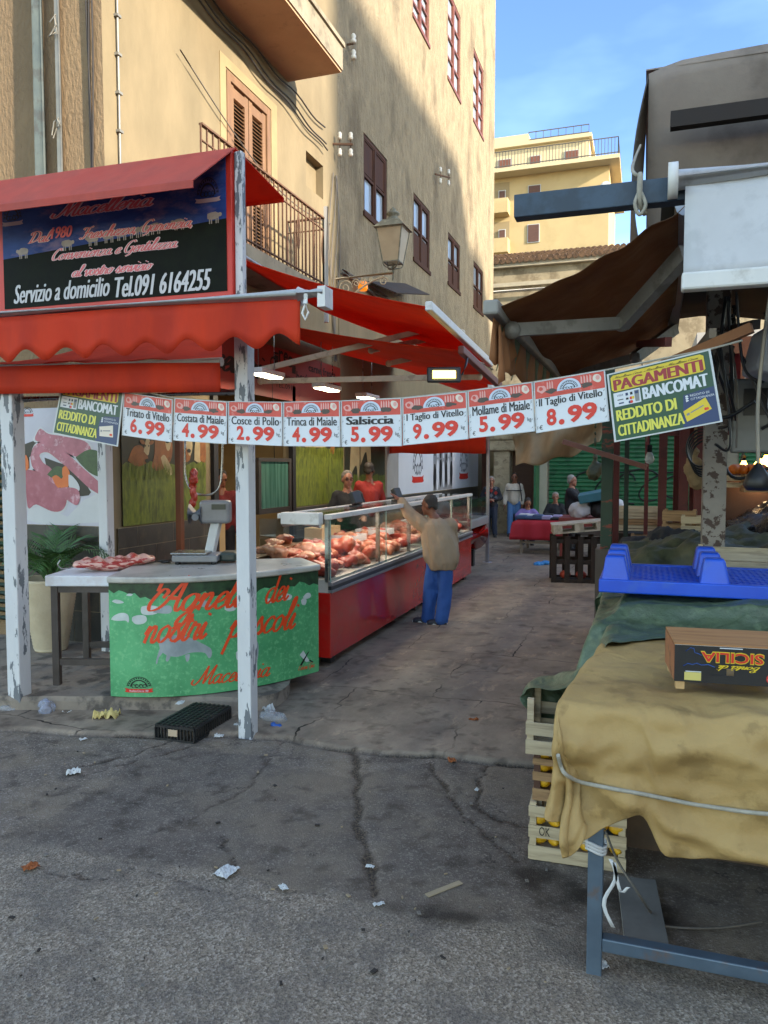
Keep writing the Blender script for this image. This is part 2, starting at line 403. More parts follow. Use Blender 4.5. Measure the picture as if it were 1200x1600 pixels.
    # brown stone paving of the lane
    dist = nz(1.7, 4); av = n.new('ShaderNodeVectorMath'); av.operation = 'MULTIPLY_ADD'; av.inputs[1].default_value = (.28, .28, 0)
    L.new(dist.outputs['Color'], av.inputs[0]); L.new(tc.outputs['Object'], av.inputs[2])
    br = n.new('ShaderNodeTexBrick'); br.inputs['Scale'].default_value = 1.; br.inputs['Brick Width'].default_value = 1.05; br.inputs['Row Height'].default_value = 1.5
    br.inputs['Mortar Size'].default_value = .008; br.inputs['Mortar Smooth'].default_value = .25; br.offset = .37
    br.inputs['Color1'].default_value = (.35, .35, .35, 1); br.inputs['Color2'].default_value = (.75, .75, .75, 1); br.inputs['Mortar'].default_value = (0, 0, 0, 1)
    L.new(av.outputs[0], br.inputs['Vector'])
    al = mix(rng(nz(2.2, 8, .68, st=(1, .6, 1)).outputs[0], .36, .66), K(97, 86, 76), K(146, 131, 114))
    al = mix(mul(rng(br.outputs['Color'], .3, .8), .55), al, K(118, 106, 94))
    al = mix(rng(nz(3.3, 8, .75, st=(1.6, .7, 1)).outputs[0], .56, .68, 0, .7), al, K(170, 148, 124))
    al = mix(rng(nz(5, 6, .6).outputs[0], .56, .68, 0, .6), al, K(66, 55, 50))
    al = mix(mul(br.outputs['Fac'], rng(nz(1.3, 3).outputs[0], .42, .58)), al, K(42, 34, 30))
    col = mix(att('fore'), old, fo); col = mix(att('alley'), col, al)
    col = mix(mul(rng(att('crack'), .25, .8), .82), col, mix(rng(fine.outputs[0], .45, .6), K(34, 28, 24), K(98, 84, 68)))
    col = mix(mul(att('stain'), .8), col, K(38, 31, 26))
    L.new(col, b.inputs['Base Color'])
    rg = mix(att('alley'), (.86, .86, .86, 1), mix(rng(big.outputs[0], .4, .6), (.55, .55, .55, 1), (.75, .75, .75, 1)))
    L.new(rg, b.inputs['Roughness']); b.inputs['Specular IOR Level'].default_value = .3
    h = mix(att('alley'), mix(att('fore'), mix(.5, fine.outputs[0], vo.outputs['Distance']), mix(.65, fine.outputs[0], vo.outputs['Distance'])), mix(.25, mid.outputs[0], fine.outputs[0]))
    bp = n.new('ShaderNodeBump'); bp.inputs['Strength'].default_value = .7; bp.inputs['Distance'].default_value = .008
    L.new(h, bp.inputs['Height']); L.new(bp.outputs[0], b.inputs['Normal'])
    return m
ground_sheet('road', -7, 2.6, 1.0, 7.0, .02)
ground_sheet('alley_paving', -6, 6, 7.0, 32, .09)
g = MB(); g.poly([(-900,-900,-.07),(900,-900,-.07),(900,900,-.07),(-900,900,-.07)]); struct(g.build('ground', M('far_ground', '#4a4644', '#5c5550', s=.3, rough=.9)))

# raised pavement in front of the butcher shop with a worn kerb
STONE = M('kerb_stone', '#6e645a', '#8b7f70', s=4, rough=.85, bump=.8, bs=18, dirt='#332f2c', ds=5, da=.7, dlo=.5)
kl = [at(*p, z=0) for p in ((-420,1090),(-200,1101),(0,1111),(120,1113),(250,1112),(340,1113),(400,1113),(436,1104),(452,1086),(446,1070),(470,1054))]
top_out = [(p.x, p.y) for p in kl]+[(-2.86, 6.6), (-2.9, 13), (-4.95, 13), (-4.95, 6.3), (-12, 6.3)]
mb = MB()
kk = catmull([(x, y, 0) for x, y in top_out[:len(kl)]], 12)
kt = []
for i, p in enumerate(kk):
    j = (mnoise.noise(Vector((p.x*6, p.y*6, 0)))*.018+mnoise.noise(Vector((p.x*19, p.y*19, 3)))*.008); kt.append(Vector((p.x+j, p.y+j+.012, .115+j*.5)))
nk = len(kt)
mb.add([(p.x+.01, p.y-.035, -.03) for p in kt]+[(p.x, p.y-.018, .085) for p in kt]+kt, [(r*nk+i, r*nk+i+1, (r+1)*nk+i+1, (r+1)*nk+i) for r in (0, 1) for i in range(nk-1)])
tp = kt+[Vector((x, y, .115)) for x, y in top_out[len(kl):]]
mb.poly(tp)
struct(mb.build('pavement', STONE))

# ------------------------------------------------------------------ buildings on the left side of the lane
XF = -4.9
PLA = M('cream_plaster', '#70644b', '#86775b', s=1.6, rough=.9, bump=1., bs=7, dirt='#6d5e45', ds=.9, da=.55, dlo=.5, dw=.25, stretch=(1, 1, .45))
PLB = M('rough_brown_plaster', '#7c664b', '#8a7355', s=2, rough=.95, bump=3, bs=26, dirt='#65523b', ds=.8, da=.6, dlo=.48, dw=.2, stretch=(1, 1, .4))
STU = M('ochre_roughcast', '#7d7058', '#95866b', s=4, rough=.97, bump=7, bs=11, detail=12, dirt='#574a37', ds=1.1, da=.65, dlo=.5, dw=.15, stretch=(1, 1, .55))
WOODD = M('dark_brown_timber', '#3d2418', '#4f3020', s=9, rough=.75, spec=.2, bump=.3, bs=30, stretch=(1, 1, .2))
WOODR = M('red_brown_timber', '#5f3120', '#723f2a', s=9, rough=.5, bump=.3, bs=30, stretch=(1, 1, .2))
GLASS = M('window_glass', '#8b95a0', '#9aa5b2', s=2, rough=.12, spec=.9, rvar=.02)
SHUT = M('orange_brown_shutter', '#6f5138', '#826245', s=7, rough=.65, bump=.3, bs=25, stretch=(1, 1, .3))
RUST = M('rusty_iron', '#4f3a2c', '#6d4c34', s=14, rough=.8, bump=.5, bs=60)
def wall_holes(mb, fn, a0, a1, z0, z1, holes, depth=.1, mi=0):
    """wall face fn(a, z, n) with rectangular openings whose reveals go in by depth"""
    A = sorted({a0, a1, *[h[0] for h in holes], *[h[1] for h in holes]}); Z = sorted({z0, z1, *[h[2] for h in holes], *[h[3] for h in holes]})
    for i in range(len(A)-1):
        for j in range(len(Z)-1):
            ca, cz = (A[i]+A[i+1])/2, (Z[j]+Z[j+1])/2
            if any(h[0] < ca < h[1] and h[2] < cz < h[3] for h in holes): continue
            mb.poly([fn(A[i], Z[j], 0), fn(A[i+1], Z[j], 0), fn(A[i+1], Z[j+1], 0), fn(A[i], Z[j+1], 0)], mi)
    for h in holes:
        c = [(h[0], h[2]), (h[1], h[2]), (h[1], h[3]), (h[0], h[3])]
        for k in range(4):
            p, q = c[k], c[(k+1) % 4]
            mb.poly([fn(*p, 0), fn(*p, -depth), fn(*q, -depth), fn(*q, 0)], mi)
FX = lambda a, z, n=0: Vector((XF+n, a, z))
def yz(px, py, X=XF):
    p = at(px, py, x=X); return p.y, p.z
# roughcast house beyond
H2 = thing('roughcast_house', 'tall house of rough ochre roughcast with dark timber windows beside the lane', 'building', (XF, 18.8, 0))
win2 = []
for (pl, pr, pt, pb) in ((568,605,206,331), (646,672,300,403), (700,719,362,441), (740,755,407,478)):
    y0, zt = yz(pl, pt); _, zb = yz(pl, pb); y1, _ = yz(pr, pt); win2.append((y0, y1, zb, zt, 0))
for (pl, pr, pt, pb) in ((645,671,-75,22), (700,720,-20,121), (740,756,73,187)):
    y0, zt = yz(pl, pt); _, zb = yz(pl, pb); y1, _ = yz(pr, pt); win2.append((y0, y1, zb, zt, 1))
YB = 12.05; YE = 25.7
mb = MB(); ZB = 5.02
wall_holes(mb, FX, YB, YE, ZB, 22, [w_[:4] for w_ in win2], .12)
mb.poly([(XF, YE, ZB), (XF-9, YE, ZB), (XF-9, YE, 22), (XF, YE, 22)]); mb.poly([(XF, YB, ZB), (XF, YB, 22), (XF-9, YB, 22), (XF-9, YB, ZB)])
mb.build('wall', STU, H2)
mb = MB(); mb.box(XF-9, YB, 22, XF+.35, YE+.3, 22.3); mb.build('roof', M('roof_edge', '#8a7458'), H2)
mb = MB(); mb.box(XF-8.9, YB, -.05, XF+.012, YE+.01, ZB); mb.build('lower_wall', PLA, H2)
mb = MB()
for k in range(3):
    yy = np.linspace(YB+.1, YE-.2, 60); mb.tube([(XF+.04+.012*math.sin(y*3+k), y, ZB+.06+.05*k+.03*math.sin(y*2.1+k*2)-.015*(y-YB)*0) for y in yy], .014 if k else .022, 5)
mb.build('cable', M('grey_cable', '#55504a', '#6b645b', s=8, rough=.6), H2)
for (y0, y1, zb, zt, up_) in win2:
    wd = WOODR if up_ else WOODD; xg = XF-.07; fr = MB(); t = .075
    fr.box(xg, y0-.03, zb-.07, XF+.03, y1+.03, zb+.02)
    fr.box(xg, y0, zb+.02, XF-.012, y0+t, zt); fr.box(xg, y1-t, zb+.02, XF-.012, y1, zt); fr.box(xg, y0+t, zt-t, XF-.012, y1-t, zt)
    ym = (y0+y1)/2; fr.box(xg, ym-.05, zb+.02, XF-.006, ym+.05, zt-t)
    wf = fr.build('window', wd, H2, bevel=.006)
    rows = 4 if up_ else 2
    mu = MB()
    for s_ in (0, 1):
        a, b_ = (y0+t, ym-.05) if s_ == 0 else (ym+.05, y1-t)
        for r in range(rows+1):
            z = zb+.06+(zt-t-zb-.06)*r/rows; mu.box(xg+.005, a, z-.025, XF-.02, b_, z+.025)
        mu.box(xg+.006, a, zb+.02, XF-.022, a+.035, zt-t); mu.box(xg+.006, b_-.035, zb+.02, XF-.022, b_, zt-t)
        if not up_ and len(win2) and win2.index((y0, y1, zb, zt, up_)) == 0:          # solid upper panels on the first
            mu.box(xg+.006, a, (zb+zt)/2+.05, XF-.035, b_, zt-t)
        if not up_ and win2.index((y0, y1, zb, zt, up_)) in (1, 2, 3):
            mu.box(xg+.006, a, zb+.03, XF-.035, b_, (zb+zt)/2-.1)
    mu.build('window_bars', wd, wf)
    pn = MB(); pn.poly([(xg+.004, y0+t, zb), (xg+.004, y1-t, zb), (xg+.004, y1-t, zt), (xg+.004, y0+t, zt)]); pn.build('pane', GLASS, wf)
# insulators on the roughcast
def insul(mb, mi_i, mi_w, c, out):
    c = Vector(c); o = Vector(out)
    mb.bar(c, c+o, .03, .03, mi_i)
    for f in (.35, .9):
        for sz in (1, -1):
            p = c+o*f+Vector((0, 0, .02*sz)); mb.tube([p, p+Vector((0, 0, .05*sz))], .008, 5, mi_i)
            b_ = p+Vector((0, 0, .05 if sz > 0 else -.17)); mb.lathe([(.0, 0), (.03, .0), (.04, .04), (.028, .06), (.038, .09), (.02, .12), (0, .125)], b_, 8, mi_w)
CERA = M('white_ceramic', '#c8c2b4', '#ddd8cc', s=20, rough=.3)
y, z = yz(680, 277)
mb = MB(); insul(mb, 0, 1, (XF+.05, y-.2, z), (.28, .35, 0)); mb.build('insulator_bracket', [RUST, CERA], H2)

# cream house with the butcher shop in its ground floor
H1 = thing('cream_house', 'cream plastered corner house with balconies and a louvred shutter door', 'building', (XF, 6.2, 0))
YC = 6.2
ys0, zs1 = yz(350, 105); ys1, _ = yz(421, 170); _, zs0 = yz(370, 470)
y, z = yz(478, 240); y2_, z2_ = yz(505, 302)
vent = (y, y2_, z2_-.1, z+.05)
sd = (ys0+.05, ys1, 4.42, zs1)
mb = MB(); door = (8.05, 10.2, .115, 3.0)
wall_holes(mb, FX, YC, YB-.004, 0, 15, [sd, vent, door], .13)
mb.poly([FX(vent[0], vent[2], -.125), FX(vent[1], vent[2], -.125), FX(vent[1], vent[3], -.125), FX(vent[0], vent[3], -.125)])
mb.poly([(XF-8, YB-.004, 0), (XF-8, YB-.004, 15), (XF-8, YC, 15), (XF-8, YC, 0)])
mb.build('side_wall', PLA, H1)
mb = MB(); mb.poly([(XF-14, YC, 0), (XF, YC, 0), (XF, YC, 15), (XF-14, YC, 15)]); mb.build('front_wall', PLB, H1)
mb = MB(); mb.box(XF-14, YC-.2, 15, XF+.3, YB, 15.3); mb.build('roof', M('roof_edge', '#8a7458'), H1)
# shutter door: frame, two leaves with louvres
mb = MB(); a, b_, z0, z1 = sd; mb.box(XF-.1, a, z0, XF+.015, a+.09, z1); mb.box(XF-.1, b_-.09, z0, XF+.015, b_, z1); mb.box(XF-.1, a+.09, z1-.1, XF+.015, b_-.09, z1)
sh = mb.build('shutter_door', SHUT, H1, bevel=.005)
mid = (a+b_)/2
for (l, r) in ((a+.1, mid-.01), (mid+.01, b_-.1)):
    lf = MB(); st = .09
    lf.box(XF-.06, l, z0, XF-.01, l+st, z1-.11); lf.box(XF-.06, r-st, z0, XF-.01, r, z1-.11)
    for zz in (z0, (z0+z1)/2-.25, z1-.25): lf.box(XF-.06, l+st, zz, XF-.01, r-st, zz+.12)
    n_ = 40
    for k in range(n_):
        zz = z0+.14+(z1-.25-z0-.14)*k/n_
        lf.obox((XF-.035, (l+r)/2, zz), (.055, 0, -.045), (0, r-l-2*st, 0), (.006, 0, .007))
    lf.build('shutter_leaf', SHUT, sh)
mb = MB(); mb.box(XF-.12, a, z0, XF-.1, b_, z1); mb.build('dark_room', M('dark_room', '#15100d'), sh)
mb = MB(); mb.box(XF, a-.16, z0, XF+.012, a-.03, z1+.14); mb.box(XF, b_+.03, z0, XF+.012, b_+.2, z1+.14); mb.box(XF, a-.03, z1+.02, XF+.012, b_+.03, z1+.14); mb.build('door_surround', M('pale_surround', '#8a7857', '#978561', s=3, rough=.9, bump=.2), H1)
# upper balcony with stained slab
_, zsl = yz(450, 128); SLB = M('balcony_render', '#7d735f', '#948a76', s=3, rough=.9, bump=.4, bs=12, dirt='#574f42', ds=4, da=.6, dlo=.55)
SLU = M('balcony_underside', '#a88566', '#b89474', s=2, rough=.9, bump=.3, dirt='#876a50', ds=6, da=.5, dlo=.6)
mb = MB(); mb.box(XF, 6.4, zsl, XF+.81, 10.19, zsl+.03); bal = mb.build('balcony', SLU, H1)
mb = MB(); mb.box(XF, 6.42, zsl+.03, XF+.83, 10.2, zsl+.34); mb.box(XF, 6.42, zsl+.34, XF+.86, 10.22, zsl+.40); mb.build('slab', SLB, bal)
mb = MB()
for k in range(3): mb.tube([(XF+.05+.02*k, y, zsl-.03-.09*k-.25*((y-6.4)/4.4)**1.5*(1 if k else .4)+.03*math.sin(y*5+k)) for y in np.linspace(6.4, 11.4, 30)], .012, 5)
mb.build('cable', M('black_cable', '#2b2623'), H1)
# middle balcony with iron railing in front of the shutter door
zr0 = 4.36; yb1, zrt = yz(505, 385, XF+.55); yb0 = 7.0
mb = MB(); mb.box(XF, yb0, zr0-.16, XF+.62, yb1+.03, zr0); bal2 = mb.build('balcony', SLB, H1)
mb = MB(); zt = zr0+.98
def rail(p, q):
    n = int((Vector(q)-Vector(p)).length/.115)
    mb.bar((*p, zt), (*q, zt), .045, .02); mb.bar((*p, zr0+.08), (*q, zr0+.08), .03, .015); mb.bar((*p, zt-.16), (*q, zt-.16), .022, .012)
    for k in range(n+1):
        f = k/n; x_, y_ = p[0]+(q[0]-p[0])*f, p[1]+(q[1]-p[1])*f
        mb.bar((x_, y_, zr0), (x_, y_, zt), .016)
        if k % 8 == 4:
            for s_ in (-1, 1): mb.tube([(x_, y_+s_*.05*math.sin(t), zr0+.3+.5*t/3.14159) for t in np.linspace(0, 3.14159, 9)], .008, 5)
rail((XF+.55, yb0), (XF+.55, yb1)); rail((XF, yb1), (XF+.55, yb1)); mb.build('railing', RUST, bal2)
# pipes, conduit and cables on the brown front
p0 = at(45, -60, y=YC-.06); p1 = at(66, 300, y=YC-.06)
mb = MB(); mb.tube([(p1.x, YC-.07, 3.1), (p1.x, YC-.07, 14.9)], .06, 12); mb.build('drainpipe', M('green_grey_paint', '#5d6460', '#72786f', s=5, rough=.6, dirt='#4a3f35', ds=7, da=.5), H1)
p1 = at(93, 200, y=YC-.04)
mb = MB(); mb.tube([(p1.x, YC-.04, 3.5), (p1.x, YC-.04, 14.9)], .03, 8)
for z_ in (6.7, 6.0, 5.1): mb.tube([(p1.x+random.uniform(-.06, .06), YC-.07+random.uniform(-.02, .0), z_+random.uniform(-.12, .12)) for _ in range(9)], .007, 5)
mb.build('thin_pipe', M('zinc_pipe', '#77746c', '#8d8a80', s=6, rough=.5, metal=.3), H1)
p1 = at(141, 200, y=YC-.02); mb = MB()
for k in range(3): mb.tube([(p1.x+.02*math.sin(z_*1.7+k*2)+.015*k, YC-.02, z_) for z_ in np.linspace(3.6, 14.5, 50)], .009, 5)
mb.build('cable', MATS['black_cable'], H1)
y_, z_ = yz(183, 150); mb = MB(); mb.tube([(XF+.02, y_, q) for q in np.linspace(4, 14.5, 30)], .014, 6)
for q in np.arange(4, 9, .36): mb.box(XF, y_-.03, q, XF+.045, y_+.03, q+.025)
mb.build('conduit', MATS['zinc_pipe'], H1)
y_, z_ = yz(520, 225); mb = MB(); insul(mb, 0, 1, (XF+.0, y_, z_), (.3, .12, 0)); mb.build('insulator_bracket', [RUST, CERA], H1)
y_, z_ = yz(542, 70); mb = MB(); mb.bar((XF, y_, z_), (XF+.12, y_, z_), .025); mb.lathe([(0,0),(.045,0),(.05,.05),(.03,.08),(.045,.12),(.02,.16),(0,.16)], (XF+.12, y_, z_+.0), 8, 1); mb.lathe([(0,0),(.045,0),(.05,.05),(.03,.08),(.045,.12),(.02,.16),(0,.16)], (XF+.12, y_, z_-.26), 8, 1); mb.build('insulator', [RUST, CERA], H1)
mb = MB()      # loose cables hanging down the corner of the house
for k in range(4): mb.tube([(XF+.03, 11.7+.12*math.sin(z_*2+k)+.08*k, z_) for z_ in np.linspace(3.6, 6.6, 18)], .009, 5)
mb.tube([(XF+.06, 7.4+4.2*t, 6.35-1.0*math.sin(t*2.6)*.5-t*.35) for t in np.linspace(0, 1, 20)], .008, 5)
mb.build('cable', MATS['grey_cable'], H1)
p1 = at(507, 420, x=XF+.58); mb = MB(); mb.tube([(p1.x, p1.y+.06, 3.9), (p1.x, p1.y+.06, 5.5)], .035, 8); mb.build('vent_pipe', M('pale_plastic_pipe', '#b5b3ac'), H1)

# opposite houses: they keep the sun off the street (right of the picture)
H3 = thing('low_ochre_house', 'lower ochre house on the far side of the market square', 'building', (22, 2, 0))
def side_house(H, x, y0, y1, hz, mat, win):
    mb = MB(); holes = []
    for r in range(int(hz//3.2)):
        for k in range(int((y1-y0)//2.6)): holes.append((y0+.9+k*2.6, y0+2.0+k*2.6, 1.2+r*3.2, 2.8+r*3.2))
    FN = lambda a, z, n=0: Vector((x-n, y1+y0-a, z))
    wall_holes(mb, FN, y0, y1, 0, hz, holes, .12)
    mb.poly([(x, y0, 0), (x+9, y0, 0), (x+9, y0, hz), (x, y0, hz)]); mb.poly([(x, y1, 0), (x, y1, hz), (x+9, y1, hz), (x+9, y1, 0)]); mb.poly([(x+9, y0, 0), (x+9, y1, 0), (x+9, y1, hz), (x+9, y0, hz)])
    mb.build('wall', mat, H); mb = MB(); mb.box(x-.25, y0-.1, hz, x+9.1, y1+.1, hz+.25); mb.build('roof', MATS['roof_edge'], H)
    for h in holes:
        m2 = MB(); a, b_ = y1+y0-h[1], y1+y0-h[0]; m2.box(x+.06, a, h[2], x+.11, b_, h[3]); m2.build('window', WOODD, H)
side_house(H3, 22, -30, 3.3, 16.0, PLA, 1)
H4 = thing('tall_grey_house', 'taller grey-ochre house on the far side of the square', 'building', (22, 8, 0))
side_house(H4, 22, 3.6, 12.4, 21.4, M('grey_ochre_plaster', '#8f8069', '#a3937a', s=1.5, rough=.9, bump=.3), 1)
H5 = thing('low_grey_house', 'third house of the square beyond the tall one', 'building', (22, 14, 0))
side_house(H5, 22, 12.6, 15.6, 19.6, MATS['grey_ochre_plaster'], 1)
# ------------------------------------------------------------------ lettering in a hand-drawn script
GL = {
'a': (.95, [[(.75,.8),(.5,1),(.15,.75),(.1,.3),(.35,0),(.65,.35),(.78,.95)],[(.78,.98),(.72,.3),(.85,0),(1.1,.3)]]),
'c': (.72, [[(.7,.8),(.5,1),(.2,.75),(.1,.3),(.35,0),(.8,.3)]]),
'd': (.95, [[(.75,.8),(.5,1),(.15,.75),(.1,.3),(.35,0),(.65,.35),(.78,.95)],[(.82,2),(.74,.3),(.85,0),(1.1,.3)]]),
'e': (.7, [[(0,.3),(.45,.5),(.65,.8),(.45,1),(.2,.7),(.15,.25),(.4,0),(.8,.3)]]),
'g': (.95, [[(.75,.8),(.5,1),(.15,.75),(.1,.3),(.35,0),(.65,.35),(.78,.95)],[(.78,.98),(.68,-.3),(.45,-.95),(.15,-.8),(.3,-.3),(1.05,.3)]]),
'h': (.9, [[(0,.3),(.4,1.5),(.4,2),(.2,1.7),(.15,0)],[(.15,.4),(.5,1),(.65,.8),(.6,.2),(.75,0),(1,.3)]]),
'i': (.45, [[(0,.3),(.25,1),(.18,.3),(.3,0),(.55,.3)],[(.27,1.4),(.3,1.52)]]),
'l': (.45, [[(0,.3),(.4,1.4),(.42,2),(.25,1.8),(.15,.4),(.3,0),(.55,.3)]]),
'm': (1.15, [[(0,.5),(.15,1),(.12,0)],[(.12,.5),(.4,1),(.5,.8),(.48,0)],[(.48,.5),(.78,1),(.88,.8),(.85,.2),(1,0),(1.2,.3)]]),
'n': (.85, [[(0,.5),(.18,1),(.12,0)],[(.12,.5),(.45,1),(.6,.8),(.55,.2),(.7,0),(.95,.3)]]),
'o': (.85, [[(.5,1),(.15,.75),(.1,.3),(.35,0),(.65,.3),(.7,.75),(.45,1)],[(.6,.9),(.8,.8),(1,.9)]]),
'p': (.85, [[(0,.5),(.25,1),(.1,0),(-.05,-1)],[(.12,.4),(.45,1),(.75,.8),(.65,.2),(.35,0),(.1,.2)],[(.5,.02),(.85,.3)]]),
'r': (.7, [[(0,.3),(.2,1.05),(.3,.85),(.55,.9),(.48,.3),(.6,0),(.85,.3)]]),
's': (.7, [[(0,.2),(.35,1.05),(.4,.8),(.6,.3),(.4,0),(.1,.15)],[(.4,0),(.85,.3)]]),
't': (.5, [[(0,.3),(.35,1.6),(.2,.3),(.35,0),(.6,.3)],[(.05,1.15),(.55,1.2)]]),
'u': (.95, [[(0,.5),(.15,1),(.12,.25),(.35,0),(.65,.4),(.75,1)],[(.75,1),(.7,.2),(.85,0),(1.05,.3)]]),
'v': (.8, [[(0,.6),(.15,1),(.3,.1),(.4,0),(.7,.6),(.65,1),(.95,.85)]]),
'z': (.7, [[(.05,.8),(.3,1),(.6,.85),(.1,0),(.5,0),(.8,.25)]]),
'b': (.8, [[(0,.3),(.4,1.4),(.42,2),(.25,1.8),(.15,.4),(.4,0),(.65,.4),(.6,.9),(.9,.85)]]),
'A': (1.3, [[(-.35,1.2),(-.25,1.85),(.3,1.95),(1.1,2.05)],[(1.08,2.08),(.65,1.2),(.2,.3),(-.35,.05),(-.5,.5),(-.1,1.3),(.25,1.2),(.1,.8)],[(1.1,2.1),(1.0,.5),(1.15,0),(1.4,.3)],[(.35,.8),(1.1,.75)]]),
'M': (1.55, [[(-.5,.6),(-.55,.2),(-.2,0),(.2,.6),(.55,2.0)],[(.55,2.0),(.6,1),(.65,.1)],[(.65,.1),(1,1.1),(1.35,2.05)],[(1.35,2.05),(1.25,.4),(1.4,0),(1.65,.3)]]),
'D': (1.4, [[(.45,1.8),(.3,.2),(0,.05),(.5,.1),(1.2,.6),(1.2,1.6),(.6,2.05),(0,1.8),(.1,1.4)]]),
'F': (1.1, [[(0,1.6),(.2,1.95),(.8,1.85),(1.3,2.1)],[(.75,1.85),(.55,.4),(.2,0),(-.1,.3)],[(.4,1.0),(.95,1.05)]]),
'G': (1.2, [[(1.1,1.7),(.8,2.05),(.25,1.6),(.1,.6),(.45,0),(1,.4),(1.05,.95)],[(.6,.9),(1.05,.95),(1.0,-.2),(.5,-.6)]]),
'C': (1.05, [[(1.0,1.6),(.75,2.05),(.3,1.6),(.1,.7),(.4,0),(1.1,.4)]]),
'B': (1.05, [[(.3,1.9),(.25,1),(.15,0)],[(0,1.7),(.6,2.05),(.9,1.6),(.4,1.05),(.9,.6),(.5,0),(.1,.1)]]),
'S': (1.0, [[(.95,1.7),(.7,2.05),(.35,1.6),(.75,.8),(.55,.1),(.1,.1),(-.1,.5)]]),
'T': (1.0, [[(-.1,1.6),(.2,1.95),(.7,1.85),(1.25,2.1)],[(.7,1.85),(.5,.4),(.2,0),(-.1,.3)]]),
',': (.4, [[(.15,.15),(.05,-.25)]]), ' ': (.6, []), 'à': (.95, [[(.75,.8),(.5,1),(.15,.75),(.1,.3),(.35,0),(.65,.35),(.78,.95)],[(.78,.98),(.72,.3),(.85,0),(1.1,.3)],[(.4,1.6),(.6,1.3)]]),
'-': (.6, [[(.05,.5),(.5,.5)]]),
}
def script(mb, t, fn, x0, x1, y0, h, mi=0, W=.2, sl=.42, n=.002, slope=0.):
    """cursive words from x0 to x1, baseline y0, x-height h on the surface fn"""
    adv = 0; st = []
    for ch in t:
        a, ss = GL.get(ch, GL['i'])
        for s_ in ss: st.append([(adv+x+sl*y, y) for x, y in s_])
        adv += a
    tot = adv+.1; k = 0; sx = (x1-x0)/tot
    for s_ in st:
        P = catmull([(x, y, 0) for x, y in s_], 5); vs = []; fs = []
        for i, p in enumerate(P):
            d = (P[min(i+1, len(P)-1)]-P[max(i-1, 0)]); d.normalize()
            th = abs(d.y*.93-d.x*-.36); w_ = W*(.28+.72*abs(d.y)) ; nx, ny = -d.y, d.x
            if len(P) == 2: w_ = W
            k += 1; e = n+k*2e-6
            for s2 in (1, -1):
                vs.append(fn(x0+(p.x+nx*w_/2*s2)*sx, y0+(p.y+ny*w_/2*s2)*h+slope*(p.x*sx), e))
        for i in range(len(P)-1): fs.append((2*i+1, 2*i+3, 2*i+2, 2*i))
        mb.add(vs, fs, mi)
# ------------------------------------------------------------------ shared materials
def cloth(name, c1, c2, tl=.3, tcol=None, rough=.75, s=2.5, dirt=None, bump=.15, bs=120, wr=0.):
    m = M(name, c1, c2, s=s, rough=rough, bump=bump, bs=bs, dirt=dirt, ds=2.2, da=.6, dlo=.46, dw=.2, stretch=(1.6, 1.6, .5), crease=wr, cs=3.)
    n = m.node_tree.nodes; L = m.node_tree.links; b = n['Principled BSDF']; out = n['Material Output']
    t = n.new('ShaderNodeBsdfTranslucent'); t.inputs[0].default_value = lin(tcol or c2); mx = n.new('ShaderNodeMixShader'); mx.inputs[0].default_value = tl
    L.new(b.outputs[0], mx.inputs[1]); L.new(t.outputs[0], mx.inputs[2]); L.new(mx.outputs[0], out.inputs[0]); return m
RED = cloth('red_awning_cloth', '#d23a16', '#dc451b', .42, '#e84a1c', dirt='#a82f20', wr=.25)
REDF = cloth('faded_red_cloth', '#b8483c', '#c45a4c', .25, '#c8402c', dirt='#9a4a42')
REDP = M('red_paint', '#b5281a', '#bd3020', s=3, rough=.45, bump=.05)
WHP = M('white_peeling_paint', '#b9b9ba', '#cccccc', s=3, rough=.55, bump=.3, bs=40, dirt='#575c62', ds=18, da=.92, dlo=.57, dw=.02, detail=10, dz=3.2, stretch=(1.2, 1.2, .3))
WHL = M('white_lacquer', '#c4c2be', '#d6d4d0', s=3, rough=.4, dirt='#8e867b', ds=8, da=.4, dlo=.58)
STEEL = M('stainless_steel', '#8f8f8e', '#a5a5a4', s=6, rough=.28, metal=.9)
ALU = M('grey_aluminium', '#86858a', '#97969a', s=5, rough=.4, metal=.6)
BLK = M('black_plastic', '#141416', '#1d1d20', s=8, rough=.45)
WHITE = M('printed_white', '#c2c5cc', '#d2d4d8', s=3, rough=.5)
INKR = M('red_ink', '#c22317', '#cc2c1c', s=3, rough=.45); INKB = M('black_ink', '#0d0d12', rough=.5); INKO = M('orange_red_ink', '#cf3d14', '#d5461a', rough=.45)
# ------------------------------------------------------------------ tiled shop wall with printed pictures
FY = lambda a, z, n=0: Vector((a, YC-n, z))
TIL = M('dark_slate_tiles', '#28292a', '#3c3b38', s=2.4, rough=.35, bump=.1, dirt='#5a5344', ds=4, da=.4, dlo=.52)
GRT = M('tile_grout', '#8b8069')
tw = thing('tile_wainscot', 'dark slate tile wainscot with pale joints under the meadow and meat pictures', 'tiles', (XF, YC, .115))
def tiles(mb, fn, a0, a1, z0, z1, tw_, th, n=.02, gap=.006):
    r = 0; z = z0
    while z < z1-.02:
        ze = min(z+th, z1); a = a0-(tw_/2 if r % 2 else 0)
        while a < a1-.01:
            s_, e_ = max(a, a0), min(a+tw_, a1)
            mb.add([fn(s_+gap/2, z+gap/2, n), fn(e_-gap/2, z+gap/2, n), fn(e_-gap/2, ze-gap/2, n), fn(s_+gap/2, ze-gap/2, n)], [(0,1,2,3)], 0)
            a += tw_
        z = ze; r += 1
    mb.add([fn(a0, z0, n-.004), fn(a1, z0, n-.004), fn(a1, z1, n-.004), fn(a0, z1, n-.004)], [(0,1,2,3)], 1)
    mb.add([fn(a0, z1, 0), fn(a1, z1, 0), fn(a1, z1, n-.004), fn(a0, z1, n-.004)], [(3,2,1,0)], 1)
